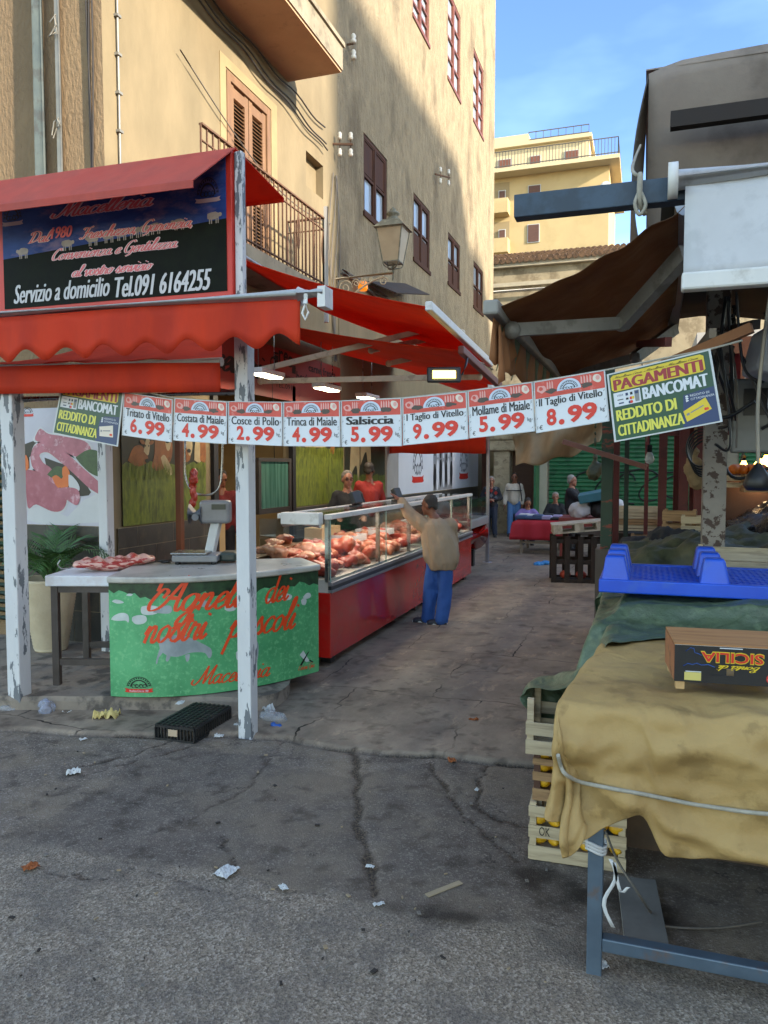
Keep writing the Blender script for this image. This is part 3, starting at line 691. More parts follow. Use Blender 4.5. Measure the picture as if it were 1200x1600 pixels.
mb = MB(); tiles(mb, FY, -5.98, XF-.03, .115, 1.27, .62, .31); mb.build('front_tiles', [TIL, GRT], tw)
mb = MB(); tiles(mb, FX, YC+.06, 8.04, .115, 1.25, .62, .31); mb.build('side_tiles', [TIL, GRT], tw)
mb = MB(); tiles(mb, FX, 10.22, 23.3, .115, 1.25, .9, .4); mb.build('far_tiles', [TIL, GRT], tw)
# meat picture
PM1 = M('picture_pork', '#8f4a58', '#b8707e', s=5, rough=.4, dirt='#d0adb4', ds=9, da=.75, dlo=.55, dw=.1); PM2 = M('picture_ham', '#8e4553', '#a9606d', s=6, rough=.4, dirt='#ad7480', ds=12, da=.5, dlo=.54, dw=.15)
PG = M('picture_parsley', '#20361c', '#3d5a2c', s=20, rough=.4); PO = M('picture_carrot', '#c4591c', '#d4702e', s=6, rough=.4); PW = M('picture_pale', '#b3b3b4', '#c5c4c4', s=2, rough=.4)
PK = M('picture_dark', '#15110e', '#241c16', s=8, rough=.4); PL = M('picture_lilac_white', '#a9a6b0', '#c3c0c8', s=1.5, rough=.4)
mp_ = thing('meat_poster', 'printed picture of raw pork with carrots and garlic on the shop front', 'poster', (-5.4, YC-.03, 1.27))
def pf(px0, py0, px1, py1, base):
    """normalised picture coordinates (0..1200 zoom pixels of a crop) to the wall"""
    return None
O_ = at(40, 823, y=YC-.03); UX = at(188, 823, y=YC-.03)
def meatfn(u, v, n=0): return Vector((-5.93+u*1.02, YC-.03-n, 1.275+v*1.16))
mb = MB(); mb.prism([(0,0),(1,0),(1,1),(0,1)], lambda u, v, n: meatfn(u, v, n-.02), .02); mb.build('board', PL, mp_)
def mz(pts): return [((x-200)/700, (1075-y)/890) for x, y in pts]      # crop pixels of the photograph to picture units
shp = MB()
flat(shp, mz([(235,950),(330,935),(440,960),(560,1010),(700,880),(880,800),(895,870),(895,1040),(600,1060),(330,1070),(215,1040)]), meatfn, .001, 4)
flat(shp, mz([(200,460),(330,420),(330,480),(250,560),(250,660),(210,650)]), meatfn, .0015, 5)
for big_ in ([(262,560),(290,470),(360,430),(445,438),(570,512),(710,630),(902,795),(890,862),(760,815),(610,690),(470,572),(400,532),(350,545),(380,600),(452,650),(484,765),(425,795),(345,705),(268,640)], [(295,400),(350,325),(420,370),(540,390),(730,432),(785,520),(695,575),(600,552),(470,482),(300,442)], [(210,642),(335,660),(430,732),(535,795),(572,880),(530,972),(430,984),(300,935),(215,950)]): flat(shp, mz(big_), meatfn, .0019+.0005*(len(big_) == 13), 4, 4)
flat(shp, mz([(305,400),(350,340),(420,380),(540,400),(720,440),(770,520),(690,560),(600,540),(470,470),(380,450),(310,430)]), meatfn, .002, 0, 4)
flat(shp, mz([(380,560),(500,600),(600,640),(760,820),(640,850),(520,800),(430,760)]), meatfn, .0022, 5, 3)
flat(shp, mz([(640,560),(760,500),(890,560),(890,700),(780,690),(690,620)]), meatfn, .0024, 2, 3)
flat(shp, mz([(260,560),(290,480),(360,440),(440,450),(560,520),(700,640),(890,800),(880,850),(760,800),(620,680),(470,560),(400,520),(340,540),(370,600),(440,650),(470,760),(430,780),(360,700),(280,640)]), meatfn, .003, 0, 4)
flat(shp, mz([(215,650),(330,670),(420,740),(520,800),(560,880),(520,960),(430,970),(300,920),(225,940)]), meatfn, .0035, 1, 4)
flat(shp, mz([(400,690),(470,630),(540,640),(560,700),(460,720)]), meatfn, .0038, 2, 3)
for q in ([(440,710),(480,695),(530,740),(500,790),(470,770)], [(500,740),(560,690),(590,730),(560,800),(510,790)], [(530,640),(560,625),(590,680),(570,730),(530,700)]): flat(shp, mz(q), meatfn, .004+random.random()*.0004, 3, 4)
flat(shp, mz([(580,690),(610,700),(660,760),(665,810),(600,810),(580,770)]), meatfn, .0046, 4, 4)
flat(shp, mz([(480,800),(560,785),(650,800),(670,860),(640,920),(560,880),(500,850)]), meatfn, .005, 0, 4)
flat(shp, mz([(195,560),(225,540),(245,590),(240,650),(200,650)]), meatfn, .005, 3, 3)
shp.build('print', [PM1, PM2, PG, PO, PW, PK], mp_)
def arch_logo(mb, fn, cx, cy, r, mk, mr, asp=1.0, text=None, n=.001, ribbon=True):
    """the shop's mark: an arch of lettering strokes over small animals above a red ribbon"""
    for rr, wd in ((1., .05), (.72, .1)):
        P = [(cx+math.cos(t)*r*rr, cy+math.sin(t)*r*rr*asp) for t in np.linspace(.15, math.pi-.15, 15)]; Q = [(cx+math.cos(t)*r*(rr-wd), cy+math.sin(t)*r*(rr-wd)*asp) for t in np.linspace(.15, math.pi-.15, 15)]
        for i in range(14): mb.poly([fn(*q, n) for q in (P[i], P[i+1], Q[i+1], Q[i])], mk)
    for k in range(13):
        t = .25+(math.pi-.5)*k/12; mb.poly([fn(cx+math.cos(t+d)*r*q, cy+math.sin(t+d)*r*q*asp, n+.0001) for d, q in ((-.05, .8), (.05, .8), (.06, .92), (-.06, .92))], mk)
    for k, s_ in enumerate((-.45, -.15, .18, .45)):
        o = blob2d(cx+s_*r, cy+r*.16*asp, r*.17, r*.16*asp, 10, 0, .25); i_ = blob2d(cx+s_*r, cy+r*.16*asp, r*.12, r*.1*asp, 10, 0, .1)
        for q in range(10): mb.poly([fn(*z_, n+.0002+k*.00005) for z_ in (o[q], o[(q+1) % 10], i_[(q+1) % 10], i_[q])], mk)
        mb.poly([fn(cx+s_*r+a, cy+b, n+.0003) for a, b in ((-.1*r, -.0), (-.06*r, -.0), (-.06*r, .1*r), (-.1*r, .1*r))], mk)
    if ribbon:
        mb.poly([fn(cx+a*r, cy+b*r, n+.0005) for a, b in ((-1.15, -.02), (-.8, -.1), (.8, -.1), (1.15, -.02), (1.02, -.2), (1.15, -.36), (.8, -.42), (-.8, -.42), (-1.15, -.36), (-1.02, -.2))], mr)
mb = MB(); arch_logo(mb, meatfn, .06, .96, .07, 0, 1, .8); mb.build('logo', [INKB, INKR], mp_)
# meadow pictures along the side wall
GRS = M('picture_grass', '#454f12', '#6c7620', s=26, rough=.45, dirt='#232c0a', ds=14, da=.6, dlo=.5, dw=.12, stretch=(1, 1, .35)); FOR = M('picture_forest', '#141408', '#2b2a14', s=9, rough=.45)
COW = M('picture_cow_brown', '#6d3f1a', '#8a5526', s=7, rough=.45, dirt='#3a2410', ds=5, da=.6, dlo=.56); COWW = M('picture_cow_white', '#94835f', '#aa9a74', s=6, rough=.45)
def meadow(nm, label, y0, y1, zt, cows, hor):
    t = thing(nm, label, 'poster', (XF+.01, (y0+y1)/2, 1.25))
    fn = lambda u, v, n=0: Vector((XF+.02+n, y0+u*(y1-y0), 1.265+v*(zt-1.265)))
    b = MB(); b.prism([(0,0),(1,0),(1,1),(0,1)], lambda u, v, n: fn(u, v, n-.015), .015); b.build('board', FOR, t)
    s_ = MB(); top_ = [(k/24, hor+random.uniform(-.02, .03)) for k in range(25)]
    s_.poly([fn(0, 0, .001), fn(1, 0, .001)]+[fn(u, v, .001) for u, v in reversed(top_)], 0)
    for i, (mi, pts) in enumerate(cows): flat(s_, pts, fn, .002+i*.0003, mi, 4)
    if len(cows) > 5:
        for k_, (cu, cv_) in enumerate(((.5, .86), (.77, .78), (.265, .68))):
            for s2 in (-1, 1): flat(s_, blob2d(cu+s2*.05, cv_+.03, .03, .018, 8, s2*.4), fn, .0049+k_*1e-4, 1); flat(s_, blob2d(cu+s2*.018, cv_, .006, .01, 6), fn, .0056, 3)
            flat(s_, blob2d(cu, cv_-.13, .026, .02, 8), fn, .0053, 3)
    for k in range(160):
        u = random.random(); v = hor-.06+random.random()*.08; s_.poly([fn(u-.004, v-.08, .006+k*1e-5), fn(u+.004, v-.08, .006+k*1e-5), fn(u+random.uniform(-.012, .012), v+.03, .006+k*1e-5)], 0)
    s_.build('print', [GRS, COW, COWW, PK], t); return t
meadow('meadow_poster', 'printed picture of brown and white cows lying in grass left of the shop door', 6.34, 7.86, 2.45, [
 (1, [(.06,.55),(.12,.66),(.2,.68),(.26,.62),(.27,.54),(.16,.5)]), (2, [(.23,.63),(.26,.74),(.3,.72),(.28,.6)]),
 (1, [(.31,.5),(.35,.62),(.36,.85),(.44,.97),(.52,.95),(.56,.75),(.55,.58),(.48,.5),(.38,.46)]),
 (2, [(.44,1.),(.54,1.),(.56,.8),(.53,.66),(.49,.66),(.46,.82)]), (2, [(.42,.58),(.47,.6),(.56,.46),(.52,.42),(.45,.5)]),
 (1, [(.64,.55),(.66,.8),(.74,.9),(.8,.8),(.78,.56)]), (2, [(.72,.9),(.78,.86),(.82,.7),(.78,.6),(.73,.72)]), (2, [(.84,.56),(.86,.74),(.94,.76),(.93,.55)]), (1, [(.92,.56),(.93,.76),(.995,.76),(.995,.55)])], .52)
meadow('meadow_poster', 'printed picture of tall meadow grass behind the man in glasses', 10.26, 12.2, 2.5, [(2, [(.2,.72),(.22,.8),(.6,.82),(.62,.74)]), (1, [(.7,.66),(.72,.8),(.78,.8),(.8,.66)])], .72)
meadow('meadow_poster', 'printed picture of pale cattle legs on dark grass behind the man in red', 12.26, 14.4, 2.5, [(2, [(.1,.3),(.16,.9),(.3,1),(.34,.6),(.3,.2),(.26,.5)]), (2, [(.36,.5),(.38,1),(.58,1),(.62,.4),(.56,.3),(.5,.7)])], .35)
# far white wall panels with marks and a black-and-white picture
wp = thing('wall_sign', 'white wall panel with two arched marks and a black and white photograph', 'sign panel', (XF+.01, 19, 1.3))
PF = lambda u, v, n=0: Vector((XF+.03+n, u, v))
mb = MB(); mb.box(XF+.005, 15.25, 1.27, XF+.03, 23.3, 2.62); mb.build('board', M('bright_white_panel', '#c9ccd2', '#d6d8dc', s=1, rough=.35), wp)
mb = MB(); yA, zA = yz(651, 742); arch_logo(mb, PF, yA, zA, .42, 0, 1, 1.9); yA, zA = yz(723, 737); arch_logo(mb, PF, yA, zA, .5, 0, 1, 1.7); mb.build('logo', [M('grey_ink', '#4a4c52'), INKR], wp)
y0_, _ = yz(675, 720); y1_, _ = yz(705, 720); mb = MB()
PGY = M('photo_grey', '#77797d', '#9a9ca0', s=3, rough=.4)
mb.box(XF+.03, y0_, 1.28, XF+.034, y1_, 2.6, 0)
for k in range(7):
    c = y0_+(y1_-y0_)*(k+.5)/7; flat(mb, blob2d(c, 1.7+random.uniform(-.1, .1), .14, .35, 12, 0, .15), PF, .005+k*.0003, k % 2+1); flat(mb, blob2d(c, 2.16+random.uniform(-.08, .08), .08, .1, 10), PF, .0075+k*.0001, 2 if k % 2 else 1)
mb.build('photograph', [PGY, INKB, WHITE], wp)
mb = MB(); mb.box(XF+.004, 14.45, 1.25, XF+.05, 15.2, 2.7); wpi = mb.build('shop_pilaster', M('grey_panel', '#8e8a86', '#a29e98', s=2, rough=.6)); tag(wpi, 'plain grey panel between the meadow picture and white sign wall', 'wall panel')
# green shutter at the far left
mb = MB()
for k in range(26): mb.tube([(-6.9, YC-.03, .3+k*.085), (-6.0, YC-.03, .3+k*.085)], .045, 6, 0, False)
GSH = M('dark_green_shutter', '#13301c', '#1d4428', s=4, rough=.5)
mb.build('t', GSH); o = bpy.data.objects['t']; o.name = 'roller_shutter'; tag(o, 'dark green roller shutter at the far left behind the palm', 'shutter')
# shop room behind the door
BEI = M('beige_panels', '#a78c5e', '#bb9f70', s=2, rough=.6)
rm = thing('shop_room', 'warm lit shop interior with beige wooden panels behind the counter', 'room', (XF-1.5, 9.1, .115))
mb = MB(); x0, x1, y0, y1, z0, z1 = XF-3.2, XF-.14, 7.4, 10.9, .1, 3.05
mb.poly([(x0,y0,z0),(x0,y1,z0),(x0,y1,z1),(x0,y0,z1)]); mb.poly([(x0,y0,z0),(x0,y0,z1),(x1,y0,z1),(x1,y0,z0)]); mb.poly([(x0,y1,z0),(x1,y1,z0),(x1,y1,z1),(x0,y1,z1)]); mb.poly([(x0,y0,z1),(x0,y1,z1),(x1,y1,z1),(x1,y0,z1)])
mb.build('room_walls', BEI, rm)
mb = MB(); mb.poly([(x0,y0,z0),(x1,y0,z0),(x1,y1,z0),(x0,y1,z0)]); mb.build('room_floor', TIL, rm)
mb = MB(); mb.box(XF-.02, 8.0, .115, XF+.05, 8.1, 3.02); mb.box(XF-.02, 10.16, .115, XF+.05, 10.26, 3.02); mb.build('door_frame', BLK, rm)
mb = MB(); mb.box(XF-1.2, 8.3, .115, XF-.4, 9.0, 1.16); mb.box(XF-1.22, 8.28, 1.16, XF-.38, 9.02, 1.2); mb.build('cabinet', M('pale_wood', '#b69a6a', '#c4a878', s=6, rough=.5, stretch=(1, 1, .1)), rm)
mi_ = thing('hanging_mirror', 'dark framed pane with greenish glass hanging in the shop doorway', 'framed pane', (XF+.02, 9.3, 1.3))
ya, za = yz(402, 715, XF+.05); yb, zb = yz(454, 798, XF+.05)
mb = MB(); mb.box(XF+.02, ya, zb, XF+.07, ya+.07, za); mb.box(XF+.02, yb-.07, zb, XF+.07, yb, za); mb.box(XF+.02, ya+.07, zb, XF+.07, yb-.07, zb+.07); mb.box(XF+.02, ya+.07, za-.05, XF+.07, yb-.07, za); mb.build('frame', M('dark_frame', '#1e1a17', '#2c2520', s=6, rough=.5), mi_)
mb = MB(); mb.box(XF+.03, ya+.07, zb+.07, XF+.05, yb-.07, za-.05); mb.build('glass', M('green_glass', '#1f3f38', '#4d7266', s=5, rough=.15, stretch=(1, 3, .15)), mi_)
mb = MB(); mb.tube([(XF+.05, (ya+yb)/2, za), (XF+.05, (ya+yb)/2-.05, 3.0)], .006, 5); mb.build('cord', BLK, mi_)

# ------------------------------------------------------------------ posts, sign board with hood, roller awnings
def post(nm, label, x, y, z0, z1, wd=.085):
    m2 = MB(); m2.box(x-wd/2, y-wd/2, z0, x+wd/2, y+wd/2, z1); o = m2.build(nm, WHP, bevel=.008, loc=(x, y, z0)); return tag(o, label, 'post')
m2 = MB(); m2.box(-2.615, 4.58, -.02, -2.515, 4.68, 2.78); m2.box(-2.61, 4.60, 2.78, -2.555, 4.655, 3.93); tag(m2.build('steel_post', WHP, bevel=.006, loc=(-2.565, 4.63, -.02)), 'tall peeling white steel post in front of the green lamb counter', 'post')
post('steel_post', 'peeling white steel post at the far left beside the palm planter', -4.5, 4.58, -.02, 2.58, .12)
post('steel_post', 'slim pale post behind the white meat table against the shop corner', -4.79, 5.98, .1, 2.6, .1)
sb = thing('butcher_sign', 'gabled red sign board painted with sheep under a blue sky reading Macelleria', 'sign', (-3.6, 4.6, 2.95))
YS = 4.57
mb = MB(); mb.box(-4.86, YS, 2.95, -2.614, YS+.06, 3.93); mb.build('frame_board', REDP, sb, bevel=.004)
SF = lambda u, v, n=0: Vector((u, YS-.004-n, v))
def sp(px, py): p = at(px, py, y=YS-.004); return p.x, p.z
BSK = M('printed_dusk_sky', '#1d2c63', '#35508c', s=2.2, rough=.5, spec=.15, dirt='#8d7484', ds=3.2, da=.55, dlo=.52, dw=.14, stretch=(1, 1, 2.6)); BGR = M('printed_dark_meadow', '#0b0d0a', '#151a12', s=12, rough=.6, spec=.1)
a0, _ = sp(5, 400); a1, _ = sp(354, 360); _, b0 = sp(10, 480); b0 = sp(354, 457)[1]*.5+sp(8, 481)[1]*.5; bt = 3.9; hz = sp(180, 375)[1]
mb = MB(); mb.poly([SF(a0, b0, 0), SF(a1, b0, 0), SF(a1, hz+.06, 0), SF(a0, hz-.05, 0)], 1); mb.poly([SF(a0, hz-.05, 0), SF(a1, hz+.06, 0), SF(a1, bt, 0), SF(a0, bt, 0)], 0)
mb.build('picture', [BSK, BGR], sb)
SHP = M('printed_sheep', '#7d6f66', '#9a8c80', s=12, rough=.4); PIN = M('printed_rose', '#c8555a', '#d2666a', s=4, rough=.4); SIL = M('printed_silver', '#a9a9ac', '#bcbcbe', rough=.4); PAL = M('printed_pale_edge', '#d0bcbb', rough=.4)
mb = MB()
for k, px in enumerate((36, 105, 145, 170, 190, 210, 226, 243, 280, 334)):
    u, v = sp(px, 388-px*.045+(-4 if px > 300 else 0)); v = hz-.05+.11*(u-a0)/(a1-a0)+.03
    flat(mb, blob2d(u, v, .05, .026, 10, 0, .12), SF, .0012+k*1e-4, 0); flat(mb, blob2d(u+(.05 if k % 2 else -.05), v+.005, .015, .014, 8), SF, .0018+k*1e-4, 0)
    for d in (-.03, -.015, .02, .035): mb.poly([SF(u+d-.004, v-.05, .001), SF(u+d+.004, v-.05, .001), SF(u+d+.004, v, .001), SF(u+d-.004, v, .001)], 0)
mb.build('sheep_print', SHP, sb)
def sign_script(mbx, t, px0, px1, pb, xh, W=.22):
    u0, v0 = sp(px0, pb); u1, _ = sp(px1, pb); h = xh/1200*5.4; v = sp((px0+px1)/2, pb)[1]
    script(mbx, t, SF, u0, u1, v, h, 1, W*2.1, n=.003); script(mbx, t, SF, u0, u1, v, h, 0, W, n=.0045)
mb = MB()
sign_script(mb, 'Macelleria', 90, 236, 331, 11.5); sign_script(mb, 'Dal', 44, 76, 379, 8.5); sign_script(mb, 'Freschezza, Garanzia,', 125, 303, 364, 8.5)
sign_script(mb, 'Convenienza e Gentilezza', 80, 276, 397, 8.5); sign_script(mb, 'al vostro servizio', 112, 236, 427, 8.5, .25)
u0, v0 = sp(80, 374); u1, v1 = sp(114, 352); put_bold(mb, '1980', SF, u0, u1, v0, v1, 0, .004, shear=.3, n=.007)
mb.build('script_lettering', [PIN, PAL], sb)
mb = MB(); u0, v0 = sp(22, 473); u1, v1 = sp(172, 444)
put_bold(mb, 'Servizio a domicilio', SF, u0, u1, v0-.01, v0+.125, 0, .004, shear=.35, n=.003)
u0, v0 = sp(180, 463); u1, v1 = sp(331, 433); put_bold(mb, 'Tel.091 6164255', SF, u0, u1, v0-.01, v0+.13, 0, .005, shear=.3, n=.003); mb.build('phone_lettering', SIL, sb)
mb = MB()
for px, py in ((20, 345), (325, 308)):
    u, v = sp(px, py); arch_logo(mb, SF, u, v, .085, 0, 1, 1.5, n=.003)
mb.build('logo', [INKB, M('printed_ribbon', '#a98e8c', rough=.4)], sb)
hf = MB()
def hood_pts(x, k):
    return None
xr0, xr1 = -4.95, -2.6
hf.add([(xr0,4.6,3.97),(xr1,4.6,3.95),(xr1-.05,4.17,3.6),(xr0,4.17,3.62),(xr0,4.17,3.575),(xr1-.05,4.17,3.555)], [(0,3,2,1),(3,4,5,2)]); hf.build('hood_front', REDF, sb, sol=.008)
hf = MB(); hf.add([(xr0,4.6,3.97),(xr1,4.6,3.95),(xr1,5.32,3.86),(xr0,5.32,3.88),(xr1,5.32,3.83),(xr0,5.32,3.85)], [(0,1,2,3),(3,2,4,5)]); hf.build('hood_back', RED, sb, sol=.008)
def valance(nm, x0, x1, y, zt, drop, amp, nsc, mat, parent, ph=0., wob=.012):
    v_ = MB(); n_ = max(int((x1-x0)/.025), 8)
    def f(u, v): 
        x = x0+(x1-x0)*u; b = zt-drop-amp*math.sin(u*nsc*2*math.pi+ph); z = zt+(b-zt)*v
        return Vector((x, y+wob*v*math.sin(u*nsc*2*math.pi*.5+1)+.006*v*math.sin(x*19), z))
    v_.grid(f, n_, 4); return v_.build(nm, mat, parent, sol=.003)
ra = thing('roller_awning', 'red scalloped roller awning with white front bar under the sign', 'awning', (-3.3, 4.3, 2.6))
mb = MB(); mb.tube([(-4.95, 4.2, 2.905), (-1.95, 4.2, 2.87)], .033, 12); mb.tube([(-4.95, 4.23, 2.865), (-1.95, 4.23, 2.83)], .02, 8); mb.build('front_bar', WHL, ra)
mb = MB(); mb.tube([(-1.96, 4.2, 2.87), (-1.79, 4.2, 2.866)], .045, 10); mb.obox((-1.8, 4.22, 2.84), (.05, 0, 0), (0, .12, 0), (0, 0, .12)); mb.tube([(-1.9, 4.17, 2.86), (-1.9, 4.16, 2.8)], .014, 8); mb.tube([(-1.9, 4.16, 2.8), (-1.88, 4.16, 2.75), (-1.9, 4.16, 2.71), (-1.92, 4.16, 2.75), (-1.9, 4.16, 2.8)], .008, 6); mb.build('crank', WHL, ra, bevel=.004)
valance('valance', -4.95, -1.95, 4.195, 2.87, .265, -.04, 9.5, RED, ra, 1.1)
sh_ = MB(); sh_.grid(lambda u, v: Vector((-4.95+3.0*u, 4.55-.34*v, 2.975-.085*v-.01*math.sin(v*3.1))), 30, 3); sh_.build('canopy', REDF, ra, sol=.004)
ra2 = thing('roller_blind', 'flat red roller blind below a white tube behind the scalloped awning', 'awning', (-3.7, 4.57, 2.4))
mb = MB(); mb.tube([(-4.95, 4.5, 2.6), (-2.66, 4.5, 2.545)], .03, 10); mb.build('roller_tube', WHL, ra2)
vv = MB(); vv.grid(lambda u, v: Vector((-4.95+2.29*u, 4.475+.01*math.sin(u*9)*v, 2.6-.055*u-.2*v)), 30, 3); vv.build('blind', RED, ra2, sol=.004)
vv = MB(); vv.grid(lambda u, v: Vector((-4.93+(2.25-.95*v)*u, 4.54+1.6*v, 2.62-.05*u+.42*v-.05*math.sin(v*3.14)+.012*math.sin(u*19))), 24, 10); vv.build('canopy', RED, ra2, sol=.004)
mb = MB(); mb.tube([(-4.45, 4.64, 2.36), (-2.6, 4.66, 2.36)], .022, 8); tag(mb.build('steel_rail', STEEL), 'thin steel rail running between the white posts behind signs', 'rail')
mb = MB()
mb.add([(-4.44,4.7,2.42),(-3.9,4.72,2.42),(-3.9,4.72,2.6),(-4.44,4.7,2.6)], [(0,1,2,3)]); tag(mb.build('awning_flap', RED, sol=.004), 'small orange red flap behind the left post and steel rail', 'awning flap')
# the two big red awnings over the meat counter
def awning(nm, label, wall, front, mat, bar_m, valance_drop=0, sag=.05, arms=()):
    """wall/front: ((x,y,z) near, (x,y,z) far)"""
    w0, w1 = map(Vector, wall); f0, f1 = map(Vector, front); t = thing(nm, label, 'awning', (w0+w1)/2)
    g_ = MB(); g_.grid(lambda u, v: (w0.lerp(w1, u)).lerp(f0.lerp(f1, u), v)-Vector((0, 0, sag*math.sin(v*math.pi)+.012*math.sin(u*21)*v)), 24, 14); g_.build('canopy', mat, t, sol=.004)
    b_ = MB(); b_.bar(f0-(f1-f0).normalized()*.06, f1+(f1-f0).normalized()*.06, .07, .09); b_.build('front_bar', bar_m, t, bevel=.012)
    b_ = MB(); b_.tube([w0+Vector((.06, 0, .03)), w1+Vector((.06, 0, .03))], .05, 10); b_.build('roller', WHL, t)
    for a in arms:
        b_ = MB(); P = [Vector(p) for p in a]
        for p, q in zip(P[:-1], P[1:]): b_.bar(p, q, .045, .065)
        for p in P: b_.ell(p, .045, None, 8, 6)
        b_.build('arm', M('cream_arm_paint', '#a99c88', '#bdb09c', s=4, rough=.5, dirt='#6d6154', ds=9, da=.4), t)
    if valance_drop:
        v_ = MB(); v_.grid(lambda u, v: f0.lerp(f1, u)+Vector((.03+.02*math.sin(u*30)*v, 0, -.04-valance_drop*v-.03*math.sin(u*60)*v)), 60, 3); v_.build('valance', mat, t, sol=.003)
    return t
u0 = at(672, 480, x=-2.0); u1 = at(765, 567, x=-2.0); q0 = at(345, 393, x=-4.24); q1 = at(503, 486, x=-4.24)
awning('folding_awning', 'upper bright red folding awning with pale arms over the meat counter', (q0, q1), (u0, u1), RED, WHL, 0, .06,
  (((-4.75, 8.6, 3.02), at(697, 508, x=-2.3)), ((-3.3, 9.2, 3.32), at(722, 520, x=-2.3)), ((-3.2, 9.6, 3.2), at(730, 540, x=-2.3))))
l0 = at(722, 548, x=-1.95); l1 = at(780, 602, x=-1.95)
awning('folding_awning', 'lower dark red awning with brown front tube above the flood lamp', ((-4.86, l0.y, 3.74), (-4.86, l1.y+.8, 3.72)), (l0, l1), RED, M('brown_red_tube', '#5d2c22', '#6d382c', rough=.5), 0, .05,
  (((-4.7, 8.9, 2.95), at(672, 590, x=-2.4)), ((-4.7, 10.2, 3.1), (-2.0, 9.6, 2.98))))
awning('folding_awning', 'furthest small red awning sheltering the end of the meat counter', ((-4.86, 11.9, 3.9), (-4.86, 15.0, 3.9)), ((-2.3, 11.9, 3.12), (-2.3, 15.0, 3.0)), RED, WHL, .12, .05)
va = at(622, 706, y=14.6); vb = at(753, 691, y=14.6)
mb = MB(); mb.grid(lambda u, v: Vector((-4.85+1.95*u, 14.6+.02*math.sin(u*17), 2.85-(2.85-2.12)*v+.012*math.sin(u*12)*v)), 24, 4); tag(mb.build('awning_curtain', RED, sol=.004), 'red side curtain hanging above the white sign wall', 'curtain')
# shop name on a red fascia
fs = thing('fascia_sign', 'dim red fascia sign reading Ciresi carne fresca under the awnings', 'sign', (XF+.03, 10.5, 2.78))
y0_, z0_ = yz(372, 625); y1_, z1_ = yz(530, 572)
mb = MB(); mb.box(XF+.005, 7.2, 2.8, XF+.05, 12.0, 3.5); mb.build('board', M('dull_red_panel', '#7a2018', '#88291f', s=3, rough=.5), fs)
FS = lambda u, v, n=0: Vector((XF+.052+n, u, v))
mb = MB()
def fpx(px, py): return yz(px, py, XF+.052)
def ft(t, px0, py0, px1, h, **k):
    u, v = fpx(px0, py0); u2, v2 = fpx(px1, py0); put_text(mb, t, FS, u, u2, v, v+h, 0, **k)
u, v = fpx(300, 575); u2, v2 = fpx(421, 590); script(mb, 'Macelleria', FS, 7.25, u2, 3.02, .18, 0, .3)
for k, ch in enumerate('Ciresi'):
    t = 2.5-k*.37; c = (fpx(443, 590)[0]+math.cos(t)*.42, 3.02+math.sin(t)*.3); put_text(mb, ch, FS, c[0]-.07, c[0]+.07, c[1], c[1]+.16, 0, off=.02)
ft('Bagnaio', 433, 590, 460, .08, off=.01); ft('TEL.091', 430, 604, 456, .07, off=.01); ft('carne fresca', 482, 580, 524, .12, off=.02); ft('bovina suina ovina', 463, 594, 530, .13, off=.02)
mb.build('lettering', M('dark_maroon_ink', '#120404'), fs)
# lamps of the shop
def lamp_light(nm, loc, e, col, size, parent, spot=False):
    l = bpy.data.lights.new(nm, 'AREA'); l.energy = e; l.color = col; l.shape = 'RECTANGLE'; l.size = size[0]; l.size_y = size[1]
    o = bpy.data.objects.new(nm, l); COL.objects.link(o); o.parent = parent; o.location = Vector(loc)-ORG[parent.name]; return o
LMP = M('lamp_glow', '#ffffff', emit='#fff0cc', es=3.5, rough=.3)
for k, (lx, ly, lab) in enumerate(((-4.25, 8.2, 'white strip lamp under the awning nearest the cow picture'), (-4.2, 9.9, 'white strip lamp left of the fascia lettering over the counter'), (-4.15, 11.4, 'strip lamp hanging above the man in red'))):
    t = thing('strip_lamp', lab, 'lamp', (lx, ly, 2.92), 'strip lamps over the meat counter')
    mb = MB(); mb.box(lx-.1, ly-.3, 2.93, lx+.1, ly+.3, 2.99); mb.build('housing', WHL, t, bevel=.01)
    mb = MB(); mb.box(lx-.08, ly-.26, 2.915, lx+.08, ly+.26, 2.93); mb.build('diffuser', LMP, t)
    mb = MB(); mb.tube([(lx, ly-.2, 2.99), (lx, ly-.2, 3.6)], .006, 5); mb.tube([(lx, ly+.2, 2.99), (lx, ly+.2, 3.6)], .006, 5); mb.build('hanger', STEEL, t)
    lamp_light('strip_light', (lx, ly, 2.9), 4.5, (1, .84, .6), (.2, .6), t)
t = thing('flood_lamp', 'black flood lamp with lit yellow face under the lower awning', 'lamp', at(694, 585, x=-2.1))
c = at(694, 585, x=-2.1); rr = Vector((math.cos(YAW), math.sin(YAW), 0)); bk = Vector((-rr.y, rr.x, 0)); upv = Vector((0, 0, 1))
mb = MB(); mb.obox(c+bk*.05, rr*.37, bk*.08, upv*.17+bk*.03); mb.build('housing', BLK, t, bevel=.015)
mb = MB(); mb.obox(c, rr*.25, bk*.012, upv*.085+bk*.015); mb.build('lens', M('flood_glow', '#ffe9a0', emit='#ffd24a', es=2.6), t)
mb = MB(); mb.tube([c+rr*.2+bk*.05, c+rr*.24+bk*.06+upv*.1, l0+Vector((0, .3, 0))], .014, 6); mb.build('bracket', BLK, t)
